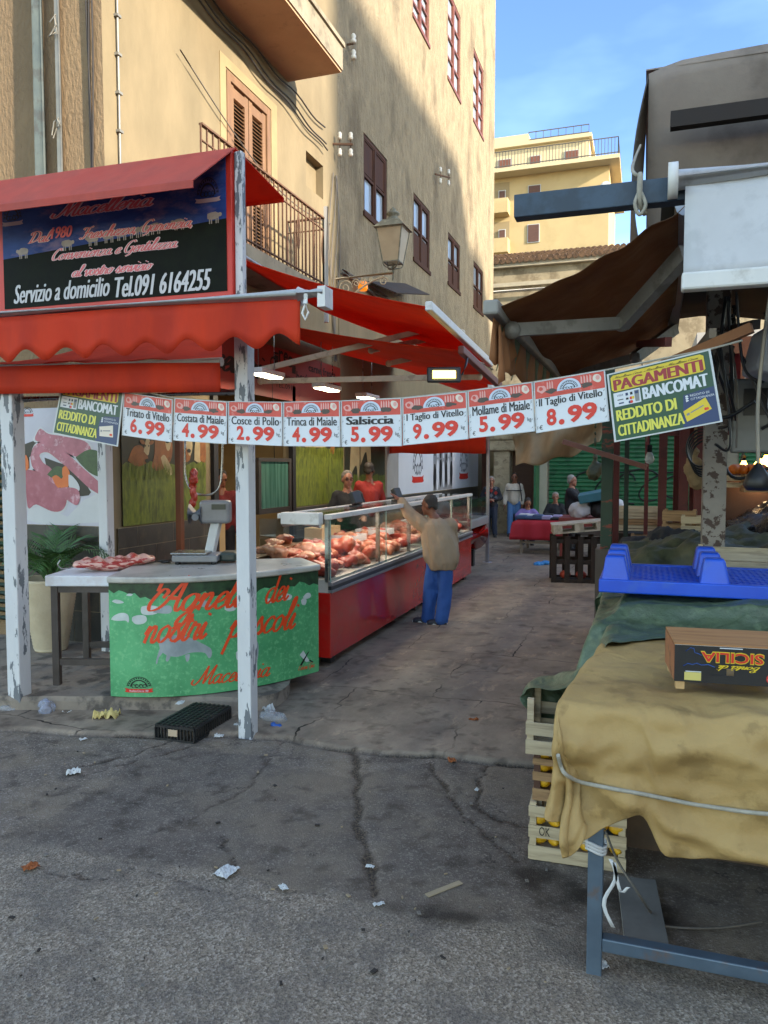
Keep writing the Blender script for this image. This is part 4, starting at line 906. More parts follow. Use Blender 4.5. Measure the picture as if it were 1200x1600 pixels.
# ------------------------------------------------------------------ curved lamb counter
def proj(p):
    p = Vector(p)-Vector((0, 0, EYE)); c, s = math.cos(YAW), math.sin(YAW); r = p.x*c+p.y*s; fw = -p.x*s+p.y*c
    cz = fw*math.cos(PITCH)-p.z*math.sin(PITCH); cy = fw*math.sin(PITCH)+p.z*math.cos(PITCH)
    return 600+F_PX*r/cz, 800-F_PX*cy/cz
def glassm(nm, col, f=.12, rough=.03):
    m = bpy.data.materials.new(nm); m.use_nodes = True; n = m.node_tree.nodes; L = m.node_tree.links; n.remove(n['Principled BSDF'])
    t = n.new('ShaderNodeBsdfTransparent'); t.inputs[0].default_value = lin(col); g_ = n.new('ShaderNodeBsdfGlossy'); g_.inputs['Roughness'].default_value = rough
    lw_ = n.new('ShaderNodeLayerWeight'); lw_.inputs[0].default_value = .5; pw = n.new('ShaderNodeMath'); pw.operation = 'POWER'; pw.inputs[1].default_value = 4.; L.new(lw_.outputs['Facing'], pw.inputs[0])
    fr = n.new('ShaderNodeMath'); fr.operation = 'MULTIPLY_ADD'; fr.inputs[1].default_value = .55; fr.inputs[2].default_value = .07; L.new(pw.outputs[0], fr.inputs[0]); mx = n.new('ShaderNodeMixShader')
    L.new(fr.outputs[0], mx.inputs[0]); L.new(t.outputs[0], mx.inputs[1]); L.new(g_.outputs[0], mx.inputs[2]); L.new(mx.outputs[0], n['Material Output'].inputs[0]); return m
GLS = glassm('clear_case_glass', '#f2f7f5')
P0, P1, P2 = Vector((-3.79, 4.74, 0)), Vector((-2.96, 4.84, 0)), Vector((-2.59, 5.90, 0))
def arc(u): return P0*(1-u)**2+P1*2*u*(1-u)+P2*u*u
def arcn(u):
    d = (P1-P0)*(1-u)+(P2-P1)*u; d.normalize(); return Vector((d.y, -d.x, 0))
CF = lambda u, z, n=0: arc(u)+arcn(u)*n+Vector((0, 0, z))
ZT = .985
us = np.linspace(0, 1, 41); pxs = np.array([proj(CF(u, .55))[0] for u in us])
def cp(px, py):
    u = float(np.interp(px, pxs, us)); a = proj(CF(u, .125))[1]; b = proj(CF(u, ZT))[1]; return u, .125+(py-a)/(b-a)*(ZT-.125)
ct = thing('lamb_counter', 'curved counter printed with sheep on green grass under a marble top', 'counter', (-3.2, 5.3, .115))
MEA = M('printed_meadow', '#3a8455', '#59a670', s=3, rough=.42, dirt='#7dbb86', ds=34, da=.5, dlo=.52, dw=.12, coat=.15); MED = M('printed_hedge', '#17241a', '#2c4a2c', s=18, rough=.42)
mb = MB(); nb = 40
def cz_top(u): return ZT-.1-.02*math.sin(u*40)-.015*math.sin(u*95)+(.05 if u < .08 else 0)
mb.grid(lambda u, v: CF(u, .125+(cz_top(u)-.125)*v), nb, 6, 0); mb.grid(lambda u, v: CF(u, cz_top(u)+(ZT-cz_top(u))*v), nb, 2, 1)
B_ = [arc(0), Vector((-4.02, 5.45, 0)), Vector((-2.95, 6.27, 0)), arc(1)]
for i in range(3): mb.poly([B_[i+1]+Vector((0, 0, .125)), B_[i]+Vector((0, 0, .125)), B_[i]+Vector((0, 0, ZT)), B_[i+1]+Vector((0, 0, ZT))], 2)
mb.build('front_panel', [MEA, MED, BLK], ct)
MAR = M('marble', '#a19d94', '#b9b5ac', s=3, rough=.3, dirt='#85807a', ds=4, da=.5, dlo=.52, dw=.1)
tpz = [arc(u)+arcn(u)*.03 for u in np.linspace(0, 1, 30)]+[Vector((-2.93, 6.3, 0)), Vector((-4.08, 5.47, 0))]
mb = MB(); mb.prism([(p.x, p.y) for p in tpz], lambda u, v, n: Vector((u, v, ZT+.002+n)), .05); mb.build('marble_top', MAR, ct, bevel=.015, seg=3)
mb = MB(); mb.grid(lambda u, v: CF(u, .115+.01*v, -.02), nb, 1, 0); mb.build('plinth', BLK, ct)
def czm(x, y): return cp(170+x/3.53, 870+y/3.53)
SHG = M('printed_sheep_grey', '#767f82', '#9ba4a5', s=6, rough=.42); SHW = M('printed_sheep_pale', '#a3aaa8', '#bfc6c2', s=8, rough=.42)
mb = MB(); kk_ = [0]
def sheep(pts, mi=0):
    kk_[0] += 1; poly = [(p.x, p.y) for p in catmull([(*czm(*q), 0) for q in pts]+[(*czm(*pts[0]), 0)], 3)][:-1]
    u0_, u1_ = min(p[0] for p in poly), max(p[0] for p in poly); m = max(1, int((u1_-u0_)/.02))
    def cut(pl, c, sg):
        out = []
        for i in range(len(pl)):
            a, b = pl[i], pl[(i+1) % len(pl)]; ia, ib = (a[0]-c)*sg >= 0, (b[0]-c)*sg >= 0
            if ia: out.append(a)
            if ia != ib: f_ = (c-a[0])/(b[0]-a[0]); out.append((c, a[1]+(b[1]-a[1])*f_))
        return out
    for k in range(m):
        pl = cut(cut(poly, u0_+(u1_-u0_)*k/m, 1), u0_+(u1_-u0_)*(k+1)/m, -1)
        if len(pl) > 2: mb.poly([CF(a, b, .0015+kk_[0]*6e-5) for a, b in pl], mi)
sheep([(280,500),(275,460),(310,438),(380,430),(440,440),(500,470),(540,490),(565,510),(565,545),(550,558),(530,530),(490,525),(440,530),(380,550),(330,545),(300,530)])
sheep([(285,490),(300,520),(275,555),(265,588),(258,585),(265,550)]); sheep([(318,540),(340,545),(325,575),(312,570)]); sheep([(420,540),(445,535),(440,570),(425,575)])
sheep([(15,345),(30,325),(70,308),(105,315),(115,340),(110,362),(95,350),(50,352)], 1); sheep([(130,350),(135,330),(170,320),(205,325),(212,350),(190,368),(150,370)], 1)
sheep([(180,300),(185,275),(220,268),(260,270),(290,285),(270,310),(230,320),(190,316)], 1); sheep([(245,305),(290,275),(340,268),(352,290),(340,310),(300,312)])
sheep([(22,245),(40,235),(70,240),(88,252),(50,257)], 1); sheep([(495,265),(510,240),(550,245),(565,270),(530,278)]); sheep([(640,290),(645,265),(690,262),(700,290),(665,300)], 1)
sheep([(860,245),(880,228),(905,240),(890,256)], 1); sheep([(950,215),(975,200),(1010,212),(1000,235),(960,238)], 1); sheep([(1060,240),(1072,228),(1090,235),(1085,262),(1066,262)], 1); sheep([(1070,222),(1090,200),(1110,200),(1112,222),(1085,232)], 1)
sheep([(795,450),(812,455),(825,490),(820,560),(806,570),(797,540)]); sheep([(100,212),(115,202),(138,206),(125,216)], 1); sheep([(700,525),(720,515),(725,560),(703,565)], 1)
mb.build('sheep_print', [SHG, SHW], ct)
mb = MB()
def cscript(t, x0, y0, x1, y1, xh, W, **k):
    u0, v0 = czm(x0, y0); u1, v1 = czm(x1, y1); script(mb, t, CF, u0, u1, v0, xh, 0, W, n=.004, slope=(v1-v0)/(u1-u0), **k)
cscript('Agnelli', 262, 300, 770, 268, .125, .22); cscript('dei', 855, 258, 985, 236, .115, .22)
cscript('nostri', 185, 475, 530, 448, .125, .22); cscript('pascoli', 655, 444, 1020, 392, .125, .22); cscript('Macelleria', 478, 706, 878, 656, .07, .2)
mb.build('script_lettering', INKO, ct)
mb = MB(); u_, v_ = czm(162, 722)
LF = lambda a, b, n=0: CF(u_+a, v_+b*1.0, n)
arch_logo(mb, lambda a, b, n=0: CF(u_+a/1.15, v_+b*1.25, n), 0, .0, .068, 0, 1, 1.0, n=.004)
put_text(mb, 'Macelleria Ciresi dal 1980', lambda a, b, n=0: CF(u_+a/1.15, v_+b*1.25, n), -.052, .052, -.024, -.011, 2, shear=.2, n=.0065)
mb.build('logo', [INKB, INKR, WHITE], ct)
mb = MB(); q = [czm(*p) for p in ((1050,540),(1070,515),(1105,575),(1085,580))]; mb.poly([CF(a, b, .004) for a, b in q], 0)
q = [czm(*p) for p in ((1095,525),(1105,518),(1060,600),(1050,598))]; mb.poly([CF(a, b, .0043) for a, b in q], 1); q = [czm(*p) for p in ((1098,570),(1106,566),(1126,578),(1120,582))]; mb.poly([CF(a, b, .0045) for a, b in q], 1)
u0, v0 = czm(1040, 628); u1, v1 = czm(1130, 606); script(mb, 'Ciresi Giu', CF, u0, u1, v0, .022, 2, .2, n=.004, slope=(v1-v0)/(u1-u0)); mb.build('cleaver_mark', [SHW, INKB, INKO], ct)

# ------------------------------------------------------------------ white meat table with ribs
TX = Vector((.95, .31, 0)).normalized(); TY = Vector((-TX.y, TX.x, 0)); Z3 = Vector((0, 0, 1)); T0 = Vector((-4.44, 4.86, 0))
tb = thing('meat_table', 'small steel table with a thick white cutting block left of the lamb counter', 'table', (-4.2, 5.2, .115))
mb = MB(); mb.obox(T0+TX*.3+TY*.33+Z3*.955, TX*.66, TY*.72, Z3*.085); mb.build('cutting_block', M('white_nylon_block', '#c9ccd0', '#d8dade', s=2, rough=.45, dirt='#b09c94', ds=6, da=.3), tb, bevel=.008)
STD = M('dark_steel', '#45403d', '#585250', s=6, rough=.45, metal=.5)
for a, b in ((.03, .02), (.53, .02), (.03, .62), (.53, .62)):
    mb = MB(); c = T0+TX*a+TY*b; mb.obox(c+Z3*.513, TX*.055, TY*.055, Z3*.797); mb.build('leg', STD, tb, bevel=.004)
for a0, b0, a1, b1, z in ((.03,.02,.53,.02,.3), (.53,.02,.53,.62,.34), (.03,.62,.53,.62,.3), (.03,.02,.53,.02,.885), (.53,.02,.53,.62,.885), (.03,.02,.03,.62,.885)):
    p = T0+TX*a0+TY*b0+Z3*z; q = T0+TX*a1+TY*b1+Z3*z; d = (q-p).normalized(); mb = MB(); mb.bar(p+d*.029, q-d*.029, .04, .05); mb.build('frame_rail', STD, tb)
def meatm(nm, c1, c2, fat, s=10, da=.8, dlo=.53, st=(1, 1, 1), ds=12): return M(nm, c1, c2, s=s, rough=.38, bump=.4, bs=30, dirt=fat, ds=ds, da=da, dlo=dlo, dw=.05, stretch=st, spec=.5, coat=.1)
PB = meatm('pork_belly', '#8d241d', '#b03a30', '#d3a596', 8, .95, .46, (1, 1, 4), 13); MT1 = meatm('pink_pork', '#9c3d28', '#b2573e', '#c48a72', 9, .75, .54); MT2 = meatm('red_beef', '#8a2318', '#a83a26', '#bf7a62', 9, .6, .58); MT3 = meatm('chicken_skin', '#a9694c', '#b97c5e', '#9c4a38', 7, .5, .57); MT4 = meatm('pale_fat_cut', '#aa5f45', '#b97558', '#96301f', 9, .8, .55)
mb = MB(); rc = T0+TX*.4+TY*.32+Z3*1.035; dv = (TX*.86+TY*.5).normalized(); dn = Vector((-dv.y, dv.x, 0))
def slabf(u, v):
    a = 2*math.pi*v; w_ = (abs(math.sin(math.pi*min(max(u, .0), 1)))**.35); x = (u-.5)*.66
    hh = .055*(1+.18*math.sin(u*46)*(math.sin(a) > 0)+.25*mnoise.noise(Vector((u*9, v*5, 2)))); return rc+dv*x+dn*math.cos(a)*.15*w_+Z3*(.02+math.sin(a)*hh*w_+.01*math.sin(u*9)+ .012*(u > .5))
mb.grid(slabf, 60, 20); tag(mb.build('rib_slab', PB), 'red and white streaked slab of ribs on the white cutting block', 'meat')
mb = MB(); hp = rc-dv*.31; mb.tube(catmull([hp+Z3*.01, hp-dv*.05+Z3*0, hp-dv*.1+Z3*.0, hp-dv*.13+Z3*.03, hp-dv*.11+Z3*.07], 5), .006, 6); tag(mb.build('meat_hook', STEEL), 'bright steel hook stuck in the end of the rib slab', 'hook')
# planter with a young palm
pc = at(72, 1020, z=.115)+Vector((-.05, .12, 0))
pt = thing('planter', 'tall ribbed cream planter pot beside the left white post', 'planter', pc)
mb = MB(); mb.lathe([(0, 0), (.14, 0), (.15, .02)]+[(.15+.1*(k/40)+.004*(k % 2), .02+.62*k/40) for k in range(41)]+[(.262, .66), (.262, .69), (.235, .69), (.225, .6), (0, .6)], pc, 32); mb.build('pot', M('ribbed_cream_pot', '#aa9a7e', '#bdae92', s=5, rough=.8, bump=.3), pt)
mb = MB(); mb.lathe([(0, .64), (.1, .645), (.22, .62)], pc, 20); mb.build('soil', M('dry_soil', '#3a2a1e', '#57412f', s=30, rough=.95, bump=1), pt)
pl = thing('palm_plant', 'young palm with feathery arching fronds growing in the cream planter', 'plant', pc+Z3*.62)
LEAF = M('palm_green', '#2c4a22', '#44682f', s=12, rough=.5, spec=.4)
for k, (az, ln, lift) in enumerate(((1.2,.6,1.15),(.25,.8,1.05),(2.3,.5,1.2),(-.5,.5,.9),(3.3,.75,.75),(4.3,.5,1.0),(5.2,.45,.8),(1.8,.5,1.35),(.0,.9,1.0),(3.0,.8,1.05))):
    f_ = MB(); P = []
    d = Vector((math.cos(az), math.sin(az), 0))
    for t in np.linspace(0, 1, 15): P.append(pc+Z3*.62+d*(ln*.75*t**1.3+.02)+Z3*(lift*.75*t-.5*lift*t**3))
    f_.tube(P, [.008*(1-.7*i/14) for i in range(15)], 5)
    sd_ = d.cross(Z3)
    for i in range(2, 15):
        for s_ in (-1, 1):
            for h in (0, .5):
                p = P[i].lerp(P[min(i+1, 14)], h); L_ = .2*math.sin(math.pi*(.15+.8*i/15))+.04; tip = p+sd_*s_*L_*.75+(P[i]-P[i-1]).normalized()*L_*.7-Z3*.05*random.random()
                md = p.lerp(tip, .45)+Z3*.015; wv = (P[i]-P[i-1]).normalized()*.009
                f_.add([p-wv*.5, p+wv*.5, md+wv, md-wv, tip], [(0,1,2,3),(3,2,4)])
    f_.build('frond', LEAF, pl)

# ------------------------------------------------------------------ scale on the counter
sc_ = at(305, 882, z=1.037); sr = rr; sbk = bk
so = thing('counter_scale', 'grey weighing scale with raised display head on the marble top', 'scale', sc_)
GRY = M('grey_plastic', '#6f6f70', '#828284', s=6, rough=.4); 
def sbox(mb, cx, cy, cz, w_, d_, h_): mb.obox(sc_+sr*cx+sbk*cy+Z3*cz, sr*w_, sbk*d_, Z3*h_)
mb = MB(); sbox(mb, 0, .12, .05, .38, .3, .06); mb.build('body', GRY, so, bevel=.012)
mb = MB(); sbox(mb, -.05, .1, .092, .3, .26, .014); mb.build('weighing_plate', STEEL, so, bevel=.005)
mb = MB(); mb.bar(sc_+sr*.08+sbk*.2+Z3*.07, sc_+sr*.14+sbk*.22+Z3*.36, .085, .06); mb.build('column', M('silver_plastic', '#a0a0a0', '#b0b0b0', rough=.35), so, bevel=.01)
mb = MB(); sbox(mb, .13, .22, .43, .26, .14, .2); mb.build('display_head', GRY, so, bevel=.03, seg=3)
mb = MB(); sbox(mb, .17, .147, .475, .12, .006, .045); mb.build('screen', M('lcd_glass', '#3a403a', rough=.2), so)
mb = MB(); mb.tube([sc_+sr*-.09+sbk*.2+Z3*.41, sc_+sr*.02+sbk*.2+Z3*.41], .09, 16); mb.tube([sc_-sr*.02+sbk*.105+Z3*.39, sc_-sr*.02+sbk*.1+Z3*.39], .03, 12); mb.build('printer_drum', M('slate_grey_plastic', '#565a62', '#666a72', rough=.4), so)
mb = MB(); sbox(mb, .26, .16, .055, .14, .2, .08); mb.build('side_pod', M('dark_green_plastic', '#1f2b28', '#2a3834', rough=.4), so, bevel=.02)
mb = MB()
for a, b in ((-.15, .02), (.15, .02), (-.15, .22), (.15, .22)): mb.lathe([(0, 0), (.025, 0), (.02, .02), (0, .02)], sc_+sr*a+sbk*b, 10)
mb.build('feet', BLK, so)
mb = MB(); cc = sc_-sr*.27+sbk*.05
mb.tube(catmull([cc+sr*(.05*math.cos(t*2.4))+sbk*(.035*math.sin(t*2.4))+Z3*(.008+.003*t) for t in range(9)]+[sc_-sr*.16+sbk*.1+Z3*.04], 6), .006, 6); tag(mb.build('scale_cable', BLK), 'coiled black cable lying beside the grey scale', 'cable')
# ------------------------------------------------------------------ glass meat display cases
XC = -2.70; XB = -3.72
CRED = M('glossy_red_panel', '#a81b16', '#b2211a', s=2, rough=.18, coat=.4, rvar=.04, dirt='#8f3a30', ds=7, da=.25)
DECK = M('white_deck', '#a9a6a0', '#bbb8b2', s=3, rough=.4); BMP = M('dark_bumper', '#26282b', '#34363a', s=5, rough=.35)
def case(label, y0, y1, posts):
    t = thing('display_case', label, 'display case', (XC, (y0+y1)/2, 0), 'red glass meat cases along the lane'); lamp_light('case_light', (XC-.25, (y0+y1)/2, 1.37), 4.5, (1, .78, .62), (.12, y1-y0-.3), t)
    b = MB(); b.box(XB, y0, .1, XC, y1, .70); b.build('red_body', CRED, t, bevel=.006)
    b = MB(); b.box(XB-.005, y0+.03, .70, XC-.02, y1-.03, .82); b.build('deck', DECK, t)
    b = MB(); b.box(XC-.02, y0-.005, .705, XC+.025, y1+.005, .73, 0); b.box(XC-.02, y0-.005, .73, XC+.012, y1+.005, .765, 1); b.box(XC-.02, y0-.005, .765, XC+.02, y1+.005, .80, 0); b.build('bumper', [ALU, BMP], t, bevel=.003)
    for k in range(4):
        b = MB(); b.box(XC-.16 if k % 2 else XB+.08, (y0+.15) if k < 2 else (y1-.25), .0, (XC-.06) if k % 2 else XB+.18, (y0+.25) if k < 2 else (y1-.15), .1); b.build('foot', BLK, t)
    b = MB(); b.box(XC-.008, y0+.01, .80, XC, y1-.01, 1.37); b.build('front_glass', GLS, t)
    for yy in (y0+.005, y1-.013):
        b = MB(); b.box(XB+.3, yy, .82, XC-.01, yy+.008, 1.37); b.build('side_glass', GLS, t)
    for yy in posts:
        b = MB(); b.box(XC-.06, yy-.02, .80, XC-.02, yy+.02, 1.39); b.build('chrome_post', STEEL, t, bevel=.004)
    for yy in (y0+.012, (y0+y1)/2, y1-.012):
        b = MB(); b.box(XC-.006, yy-.004, .80, XC+.002, yy+.004, 1.372); b.build('glass_edge', M('green_glass_edge', '#7f9a90', '#93aca2', rough=.15), t)
    b = MB(); b.box(XC-.06, y0, 1.375, XC+.015, y1, 1.42); b.build('top_rail', WHL, t, bevel=.006)
    b = MB(); b.box(XC-.5, y0+.02, 1.40, XC-.06, y1-.02, 1.412); b.build('top_glass', GLS, t)
    b = MB(); b.box(XC-.53, y0, 1.375, XC-.5, y1, 1.42); b.build('rear_rail', WHL, t, bevel=.004)
    b = MB(); b.box(XB, y0, .70, XB+.28, y1, 1.0); b.build('work_shelf', M('brown_work_shelf', '#5a4632', '#6d573e', s=5, rough=.4), t, bevel=.006)
    return t
case('near red glass meat case beside the curved lamb counter', 6.42, 9.62, (6.45, 7.85, 9.0)); case('far red glass meat case beyond the customer in the beige jacket', 9.66, 12.42, (9.9, 11.2, 12.38))
mb = MB(); mb.box(XC-.44, 6.3, 1.33, XC-.06, 6.41, 1.44); mb.tube([(XC-.44, 6.36, 1.335), (XC-.07, 6.36, 1.335)], .035, 10); tag(mb.build('lamp_end_cap', WHL, bevel=.01), 'white plastic lamp cover on the near end of the first meat case', 'cover')
# small rounded chiller past the cases
ch = thing('corner_chiller', 'rounded grey and red glass chiller at the far end of the meat cases', 'chiller', (-2.95, 13.1, 0))
mb = MB(); mb.tube([(-3.1, 12.6, .62), (-3.1, 14.2, .62)], .34, 20); mb.build('rounded_body', CRED, ch)
mb = MB(); mb.box(-3.45, 12.6, .8, -2.76, 14.2, .95); mb.build('grey_band', ALU, ch, bevel=.02)
mb = MB(); mb.box(-3.4, 12.62, .95, -2.8, 14.18, 1.3); mb.build('glass_hood', GLS, ch)
for yy in (12.7, 14.0):
    mb = MB(); mb.box(-3.2, yy, 0, -3.0, yy+.12, .32); mb.build('leg', BLK, ch)
mb = MB(); mb.tube([(-2.88, 14.7, 0), (-2.88, 14.7, 3.0)], .035, 10); mb.lathe([(0,0),(.1,0),(.1,.012),(0,.012)], (-2.88, 14.7, 0), 12); tag(mb.build('steel_pole', ALU), 'slim grey steel pole standing past the end of the meat cases', 'pole')
# the meat
def meat_piece(c, r, mat, rot, seed, nm='meat_cut', vox=.022):
    b = MB(); rs = random.Random(seed); R = Matrix.Rotation(rot, 3, 'Z')@Matrix.Rotation(rs.uniform(-.5, .5), 3, 'X')
    for k in range(7):
        o = R@Vector((rs.uniform(-.6, .6)*r[0], rs.uniform(-.6, .6)*r[1], rs.uniform(-.25, .35)*r[2])); b.ell(Vector(c)+o, (r[0]*rs.uniform(.3, .75), r[1]*rs.uniform(.25, .65), r[2]*rs.uniform(.3, .8)), R, 12, 8)
    return remesh(b, nm, mat, None, vox, 3, lambda p: .022*mnoise.noise(p*14+Vector((seed, 0, 0)))+.012*mnoise.noise(p*33))
ML = 'raw pink cut of meat heaped on the white deck inside the glass cases'; MG = 'cuts of meat in the display cases'
rs = random.Random(11); k = 0
for y in np.arange(6.62, 12.2, .235):
    for j, x in enumerate((-2.9, -3.14, -3.36)):
        if 9.5 < y < 9.8: continue
        r = (rs.uniform(.12, .2), rs.uniform(.12, .2), rs.uniform(.06, .11)); mat = rs.choice((MT1, MT1, MT4, MT2, MT2, MT3))
        tag(meat_piece((x+rs.uniform(-.04, .04), y+rs.uniform(-.06, .06), .87+.045*j+rs.uniform(0, .05)), r, mat, rs.uniform(0, 3), k), ML, 'meat', MG); k += 1
for i, (y, hgt) in enumerate(((6.95, 1.02), (7.5, 1.0))):
    o = meat_piece((-3.06, y, hgt), (.16, .2, .11), (MT3, MT1)[i], .5, 90+i); tag(o, ('large pale shank on top of the heap at the near end of the case', 'large rosy ham on top of the heap by the second chrome post')[i], 'meat', MG)
WBR = M('wooden_board', '#6b3c22', '#83502f', s=8, rough=.5, stretch=(1, .2, 1))
mb = MB(); mb.box(-3.7, 6.75, 1.003, -3.4, 7.4, 1.05); tag(mb.build('serving_board', WBR, bevel=.006), 'wooden board with meat on the shelf behind the near case', 'board')
for i, (y, m_) in enumerate(((6.95, MT3), (7.22, MT4))): tag(meat_piece((-3.55, y, 1.095), (.12, .14, .05), m_, .3, 120+i), ('tan roast lying on the left end of the wooden board', 'streaked orange roast lying on the right end of the wooden board')[i], 'meat')
for i, (y, x, lab) in enumerate(((8.3, -3.3, 'shallow white tray with sliced meat in the first case'), (9.2, -3.25, 'white meat tray behind the customer in the beige jacket'), (10.8, -3.2, 'white meat tray in the far glass case'))):
    t = thing('meat_tray', lab, 'tray', (x, y, 1.0)); mb = MB()
    mb.box(x-.2, y-.18, 1.0, x+.2, y+.18, 1.01); mb.box(x-.2, y-.18, 1.01, x-.19, y+.18, 1.07); mb.box(x+.19, y-.18, 1.01, x+.2, y+.18, 1.07); mb.box(x-.19, y-.18, 1.01, x+.19, y-.17, 1.07); mb.box(x-.19, y+.17, 1.01, x+.19, y+.18, 1.07); mb.build('tray', WHITE, t)
    o = meat_piece((x, y, 1.03), (.16, .15, .05), MT2 if i else MT4, .2, 140+i); o.name = 'sliced_meat'; o.parent = t; o.location = -Vector((x, y, 1.0))
for i, (px, py) in enumerate(((556, 780), (620, 772))):
    p = at(px, py, x=-2.98); p.z = 1.414; t = thing('till_display', ('black till display on the case top before the man in glasses', 'black till display on the case top behind the raised hand')[i], 'display', p)
    mb = MB(); mb.box(p.x-.05, p.y-.08, p.z, p.x+.05, p.y+.08, p.z+.03); mb.build('base', BLK, t, bevel=.006)
    mb = MB(); mb.obox(p+Vector((.0, 0, .1)), Vector((.05, 0, .03)), Vector((0, .24, 0)), Vector((-.05, 0, .13))); mb.build('screen_head', BLK, t, bevel=.01)
mb = MB(); mb.box(-3.66, 7.95, 1.003, -3.44, 8.5, 1.16); tag(mb.build('cardboard_tray', M('tan_card', '#a58b66', '#b79c76', s=5, rough=.8), bevel=.004), 'tan cardboard tray on the rear shelf before the man in glasses', 'box')
hb = MB()
for q_ in range(6): hb.ell((.012*math.sin(q_*2), .01*math.cos(q_*3), .16-.06*q_), (.035+.012*math.sin(q_*1.1+.5), .04, .05), None, 10, 8)
hm = remesh(hb, 'hanging_meat', MT2, None, .012, 2, lambda p: .012*mnoise.noise(p*22)); p = at(302, 765, y=6.6); hm.location = p; tag(hm, 'dark red piece of meat hanging on a hook rail behind the scale', 'meat')
t = thing('hook_rail', 'brown post with a steel hook rail before the meadow picture', 'rail', (-4.6, 6.75, .115)); pr = at(281, 800, x=-4.55)
mb = MB(); mb.box(pr.x-.03, pr.y-.03, .115, pr.x+.03, pr.y+.03, 2.5); mb.build('post', M('varnished_post', '#5a2c14', '#71391b', s=5, rough=.4, stretch=(1, 1, .2)), t)
mb = MB(); mb.bar((pr.x, pr.y, 2.32), (p.x+.9, p.y+.5, 2.42), .03); mb.build('bar', STEEL, t)
mb = MB()
for k in range(3): mb.tube(catmull([(p.x+.05*k, p.y+.03*k, 2.36), (p.x+.05*k, p.y+.03*k, 2.22), (p.x+.04+.05*k, p.y, 2.18), (p.x+.06+.05*k, p.y, 2.24)], 4), .006, 5)
mb.tube(catmull([p+Vector((-.15, .1, .5)), p+Vector((-.15, .1, .1)), p+Vector((0, .1, -.05)), p+Vector((.22, .1, .0)), p+Vector((.26, .12, .3)), p+Vector((.26, .12, .6))], 6), .012, 6)
mb.build('hooks', STEEL, t)
# iron street lantern on a scrolled bracket
lw = at(525, 436, x=XF); LL = thing('street_lantern', 'iron street lantern with pale panes on a scrolled wall bracket', 'street lamp', lw)
IRN = M('grey_green_iron', '#57564a', '#6f6d5e', s=9, rough=.6, bump=.3, dirt='#8f8a76', ds=14, da=.5); lc = at(614, 410, y=lw.y+.02); lc.x = max(min(lc.x, -3.3), -4.3); lc = at(614, 408, y=lw.y)
mb = MB(); e = Vector((lc.x, lw.y, lw.z+.02)); mb.tube([lw, e], .022, 8); L0 = (e-lw).length
mb.tube(catmull([lw-Z3*.42, lw+Vector((.25*L0, 0, -.3)), lw+Vector((.6*L0, 0, -.1)), lw+Vector((.85*L0, 0, -.02))], 8), .016, 6)
def spiral(c, r, n=1.6, s_=1): return [c+Vector((s_*r*(1-t*.8)*math.cos(t*n*6.28), 0, r*(1-t*.8)*math.sin(t*n*6.28))) for t in np.linspace(0, 1, 26)]
for f, r, s_ in ((.16, .13, 1), (.36, .07, -1), (.48, .06, 1), (.62, .045, -1), (.84, .075, 1)): mb.tube(spiral(lw+Vector((f*L0, 0, -.02-r*1.05)), r, 1.6, s_), .01, 5)
mb.tube([lw-Z3*.45, lw+Z3*.05], .02, 6); mb.build('bracket', M('pale_iron_paint', '#a8997e', '#bdae92', s=9, rough=.6), LL)
S = (lc-Vector((0, 0, EYE))).length/1200; hB = lc
mb = MB(); h0, h1 = .02, (398-408)*-1
fwv = 1.0
lb = Vector((lc.x, lc.y, e.z+.08)); wb, wt, hh = .13, .21, .52
cor = lambda w_, z: [lb+Vector((a*w_, b*w_, z)) for a, b in ((-1,-1),(1,-1),(1,1),(-1,1))]
c0 = cor(wb, .08); c1 = cor(wt, .08+hh)
for i in range(4): mb.bar(c0[i], c1[i], .018); mb.bar(c0[i], c0[(i+1) % 4], .018); mb.bar(c1[i], c1[(i+1) % 4], .022)
mb.tube([e, lb+Z3*.08], .02, 6); 
for i in range(4): mb.tube(catmull([lb-Z3*.02, lb.lerp(c0[i], .8)-Z3*.05, c0[i]], 5), .01, 5)
mb.tube([e+Z3*.02, e-Z3*.12], .012, 6); mb.build('cage', IRN, LL)
mb = MB(); a = cor(wt+.045, .08+hh+.005); b = cor(.13, .08+hh+.14); mb.add(a+b, [(0,1,5,4),(1,2,6,5),(2,3,7,6),(3,0,4,7),(4,5,6,7),(3,2,1,0)]); mb.lathe([(.1,0),(.09,.04),(.06,.07),(.11,.1),(.1,.13),(.04,.15),(.05,.18),(.0,.22)], lb+Z3*(.08+hh+.14), 14); mb.build('cap', IRN, LL)
mb = MB()
for i in range(4): mb.poly([c0[i], c0[(i+1) % 4], c1[(i+1) % 4], c1[i]])
mb.build('pane', M('milky_glass', '#9b8d74', '#b3a488', s=3, rough=.35, alpha=.85), LL)
mb = MB(); p = at(567, 446, x=-4.75); mb.lathe([(0,-.09),(.07,-.09),(.085,-.05),(.085,.04),(.06,.07),(0,.08)], p, 14); tag(mb.build('beacon', M('orange_plastic', '#c9700f', '#d97f1c', rough=.3, emit='#ff8c1a', es=.15)), 'small orange beacon on the wall below the lantern bracket', 'beacon')
mb = MB(); a_, b_ = at(575, 440, x=XF), at(632, 462, x=XF); mb.add([(XF+.01, a_.y, a_.z), (XF+.01, b_.y, b_.z+.25), (XF+.55, b_.y, b_.z-.02), (XF+.55, a_.y, a_.z-.25)], [(0,1,2,3)]); tag(mb.build('door_canopy', M('dark_sheet_metal', '#2c2018', '#3c2c20', rough=.7), sol=.02), 'dark sheet metal canopy on the wall below the street lantern', 'canopy')

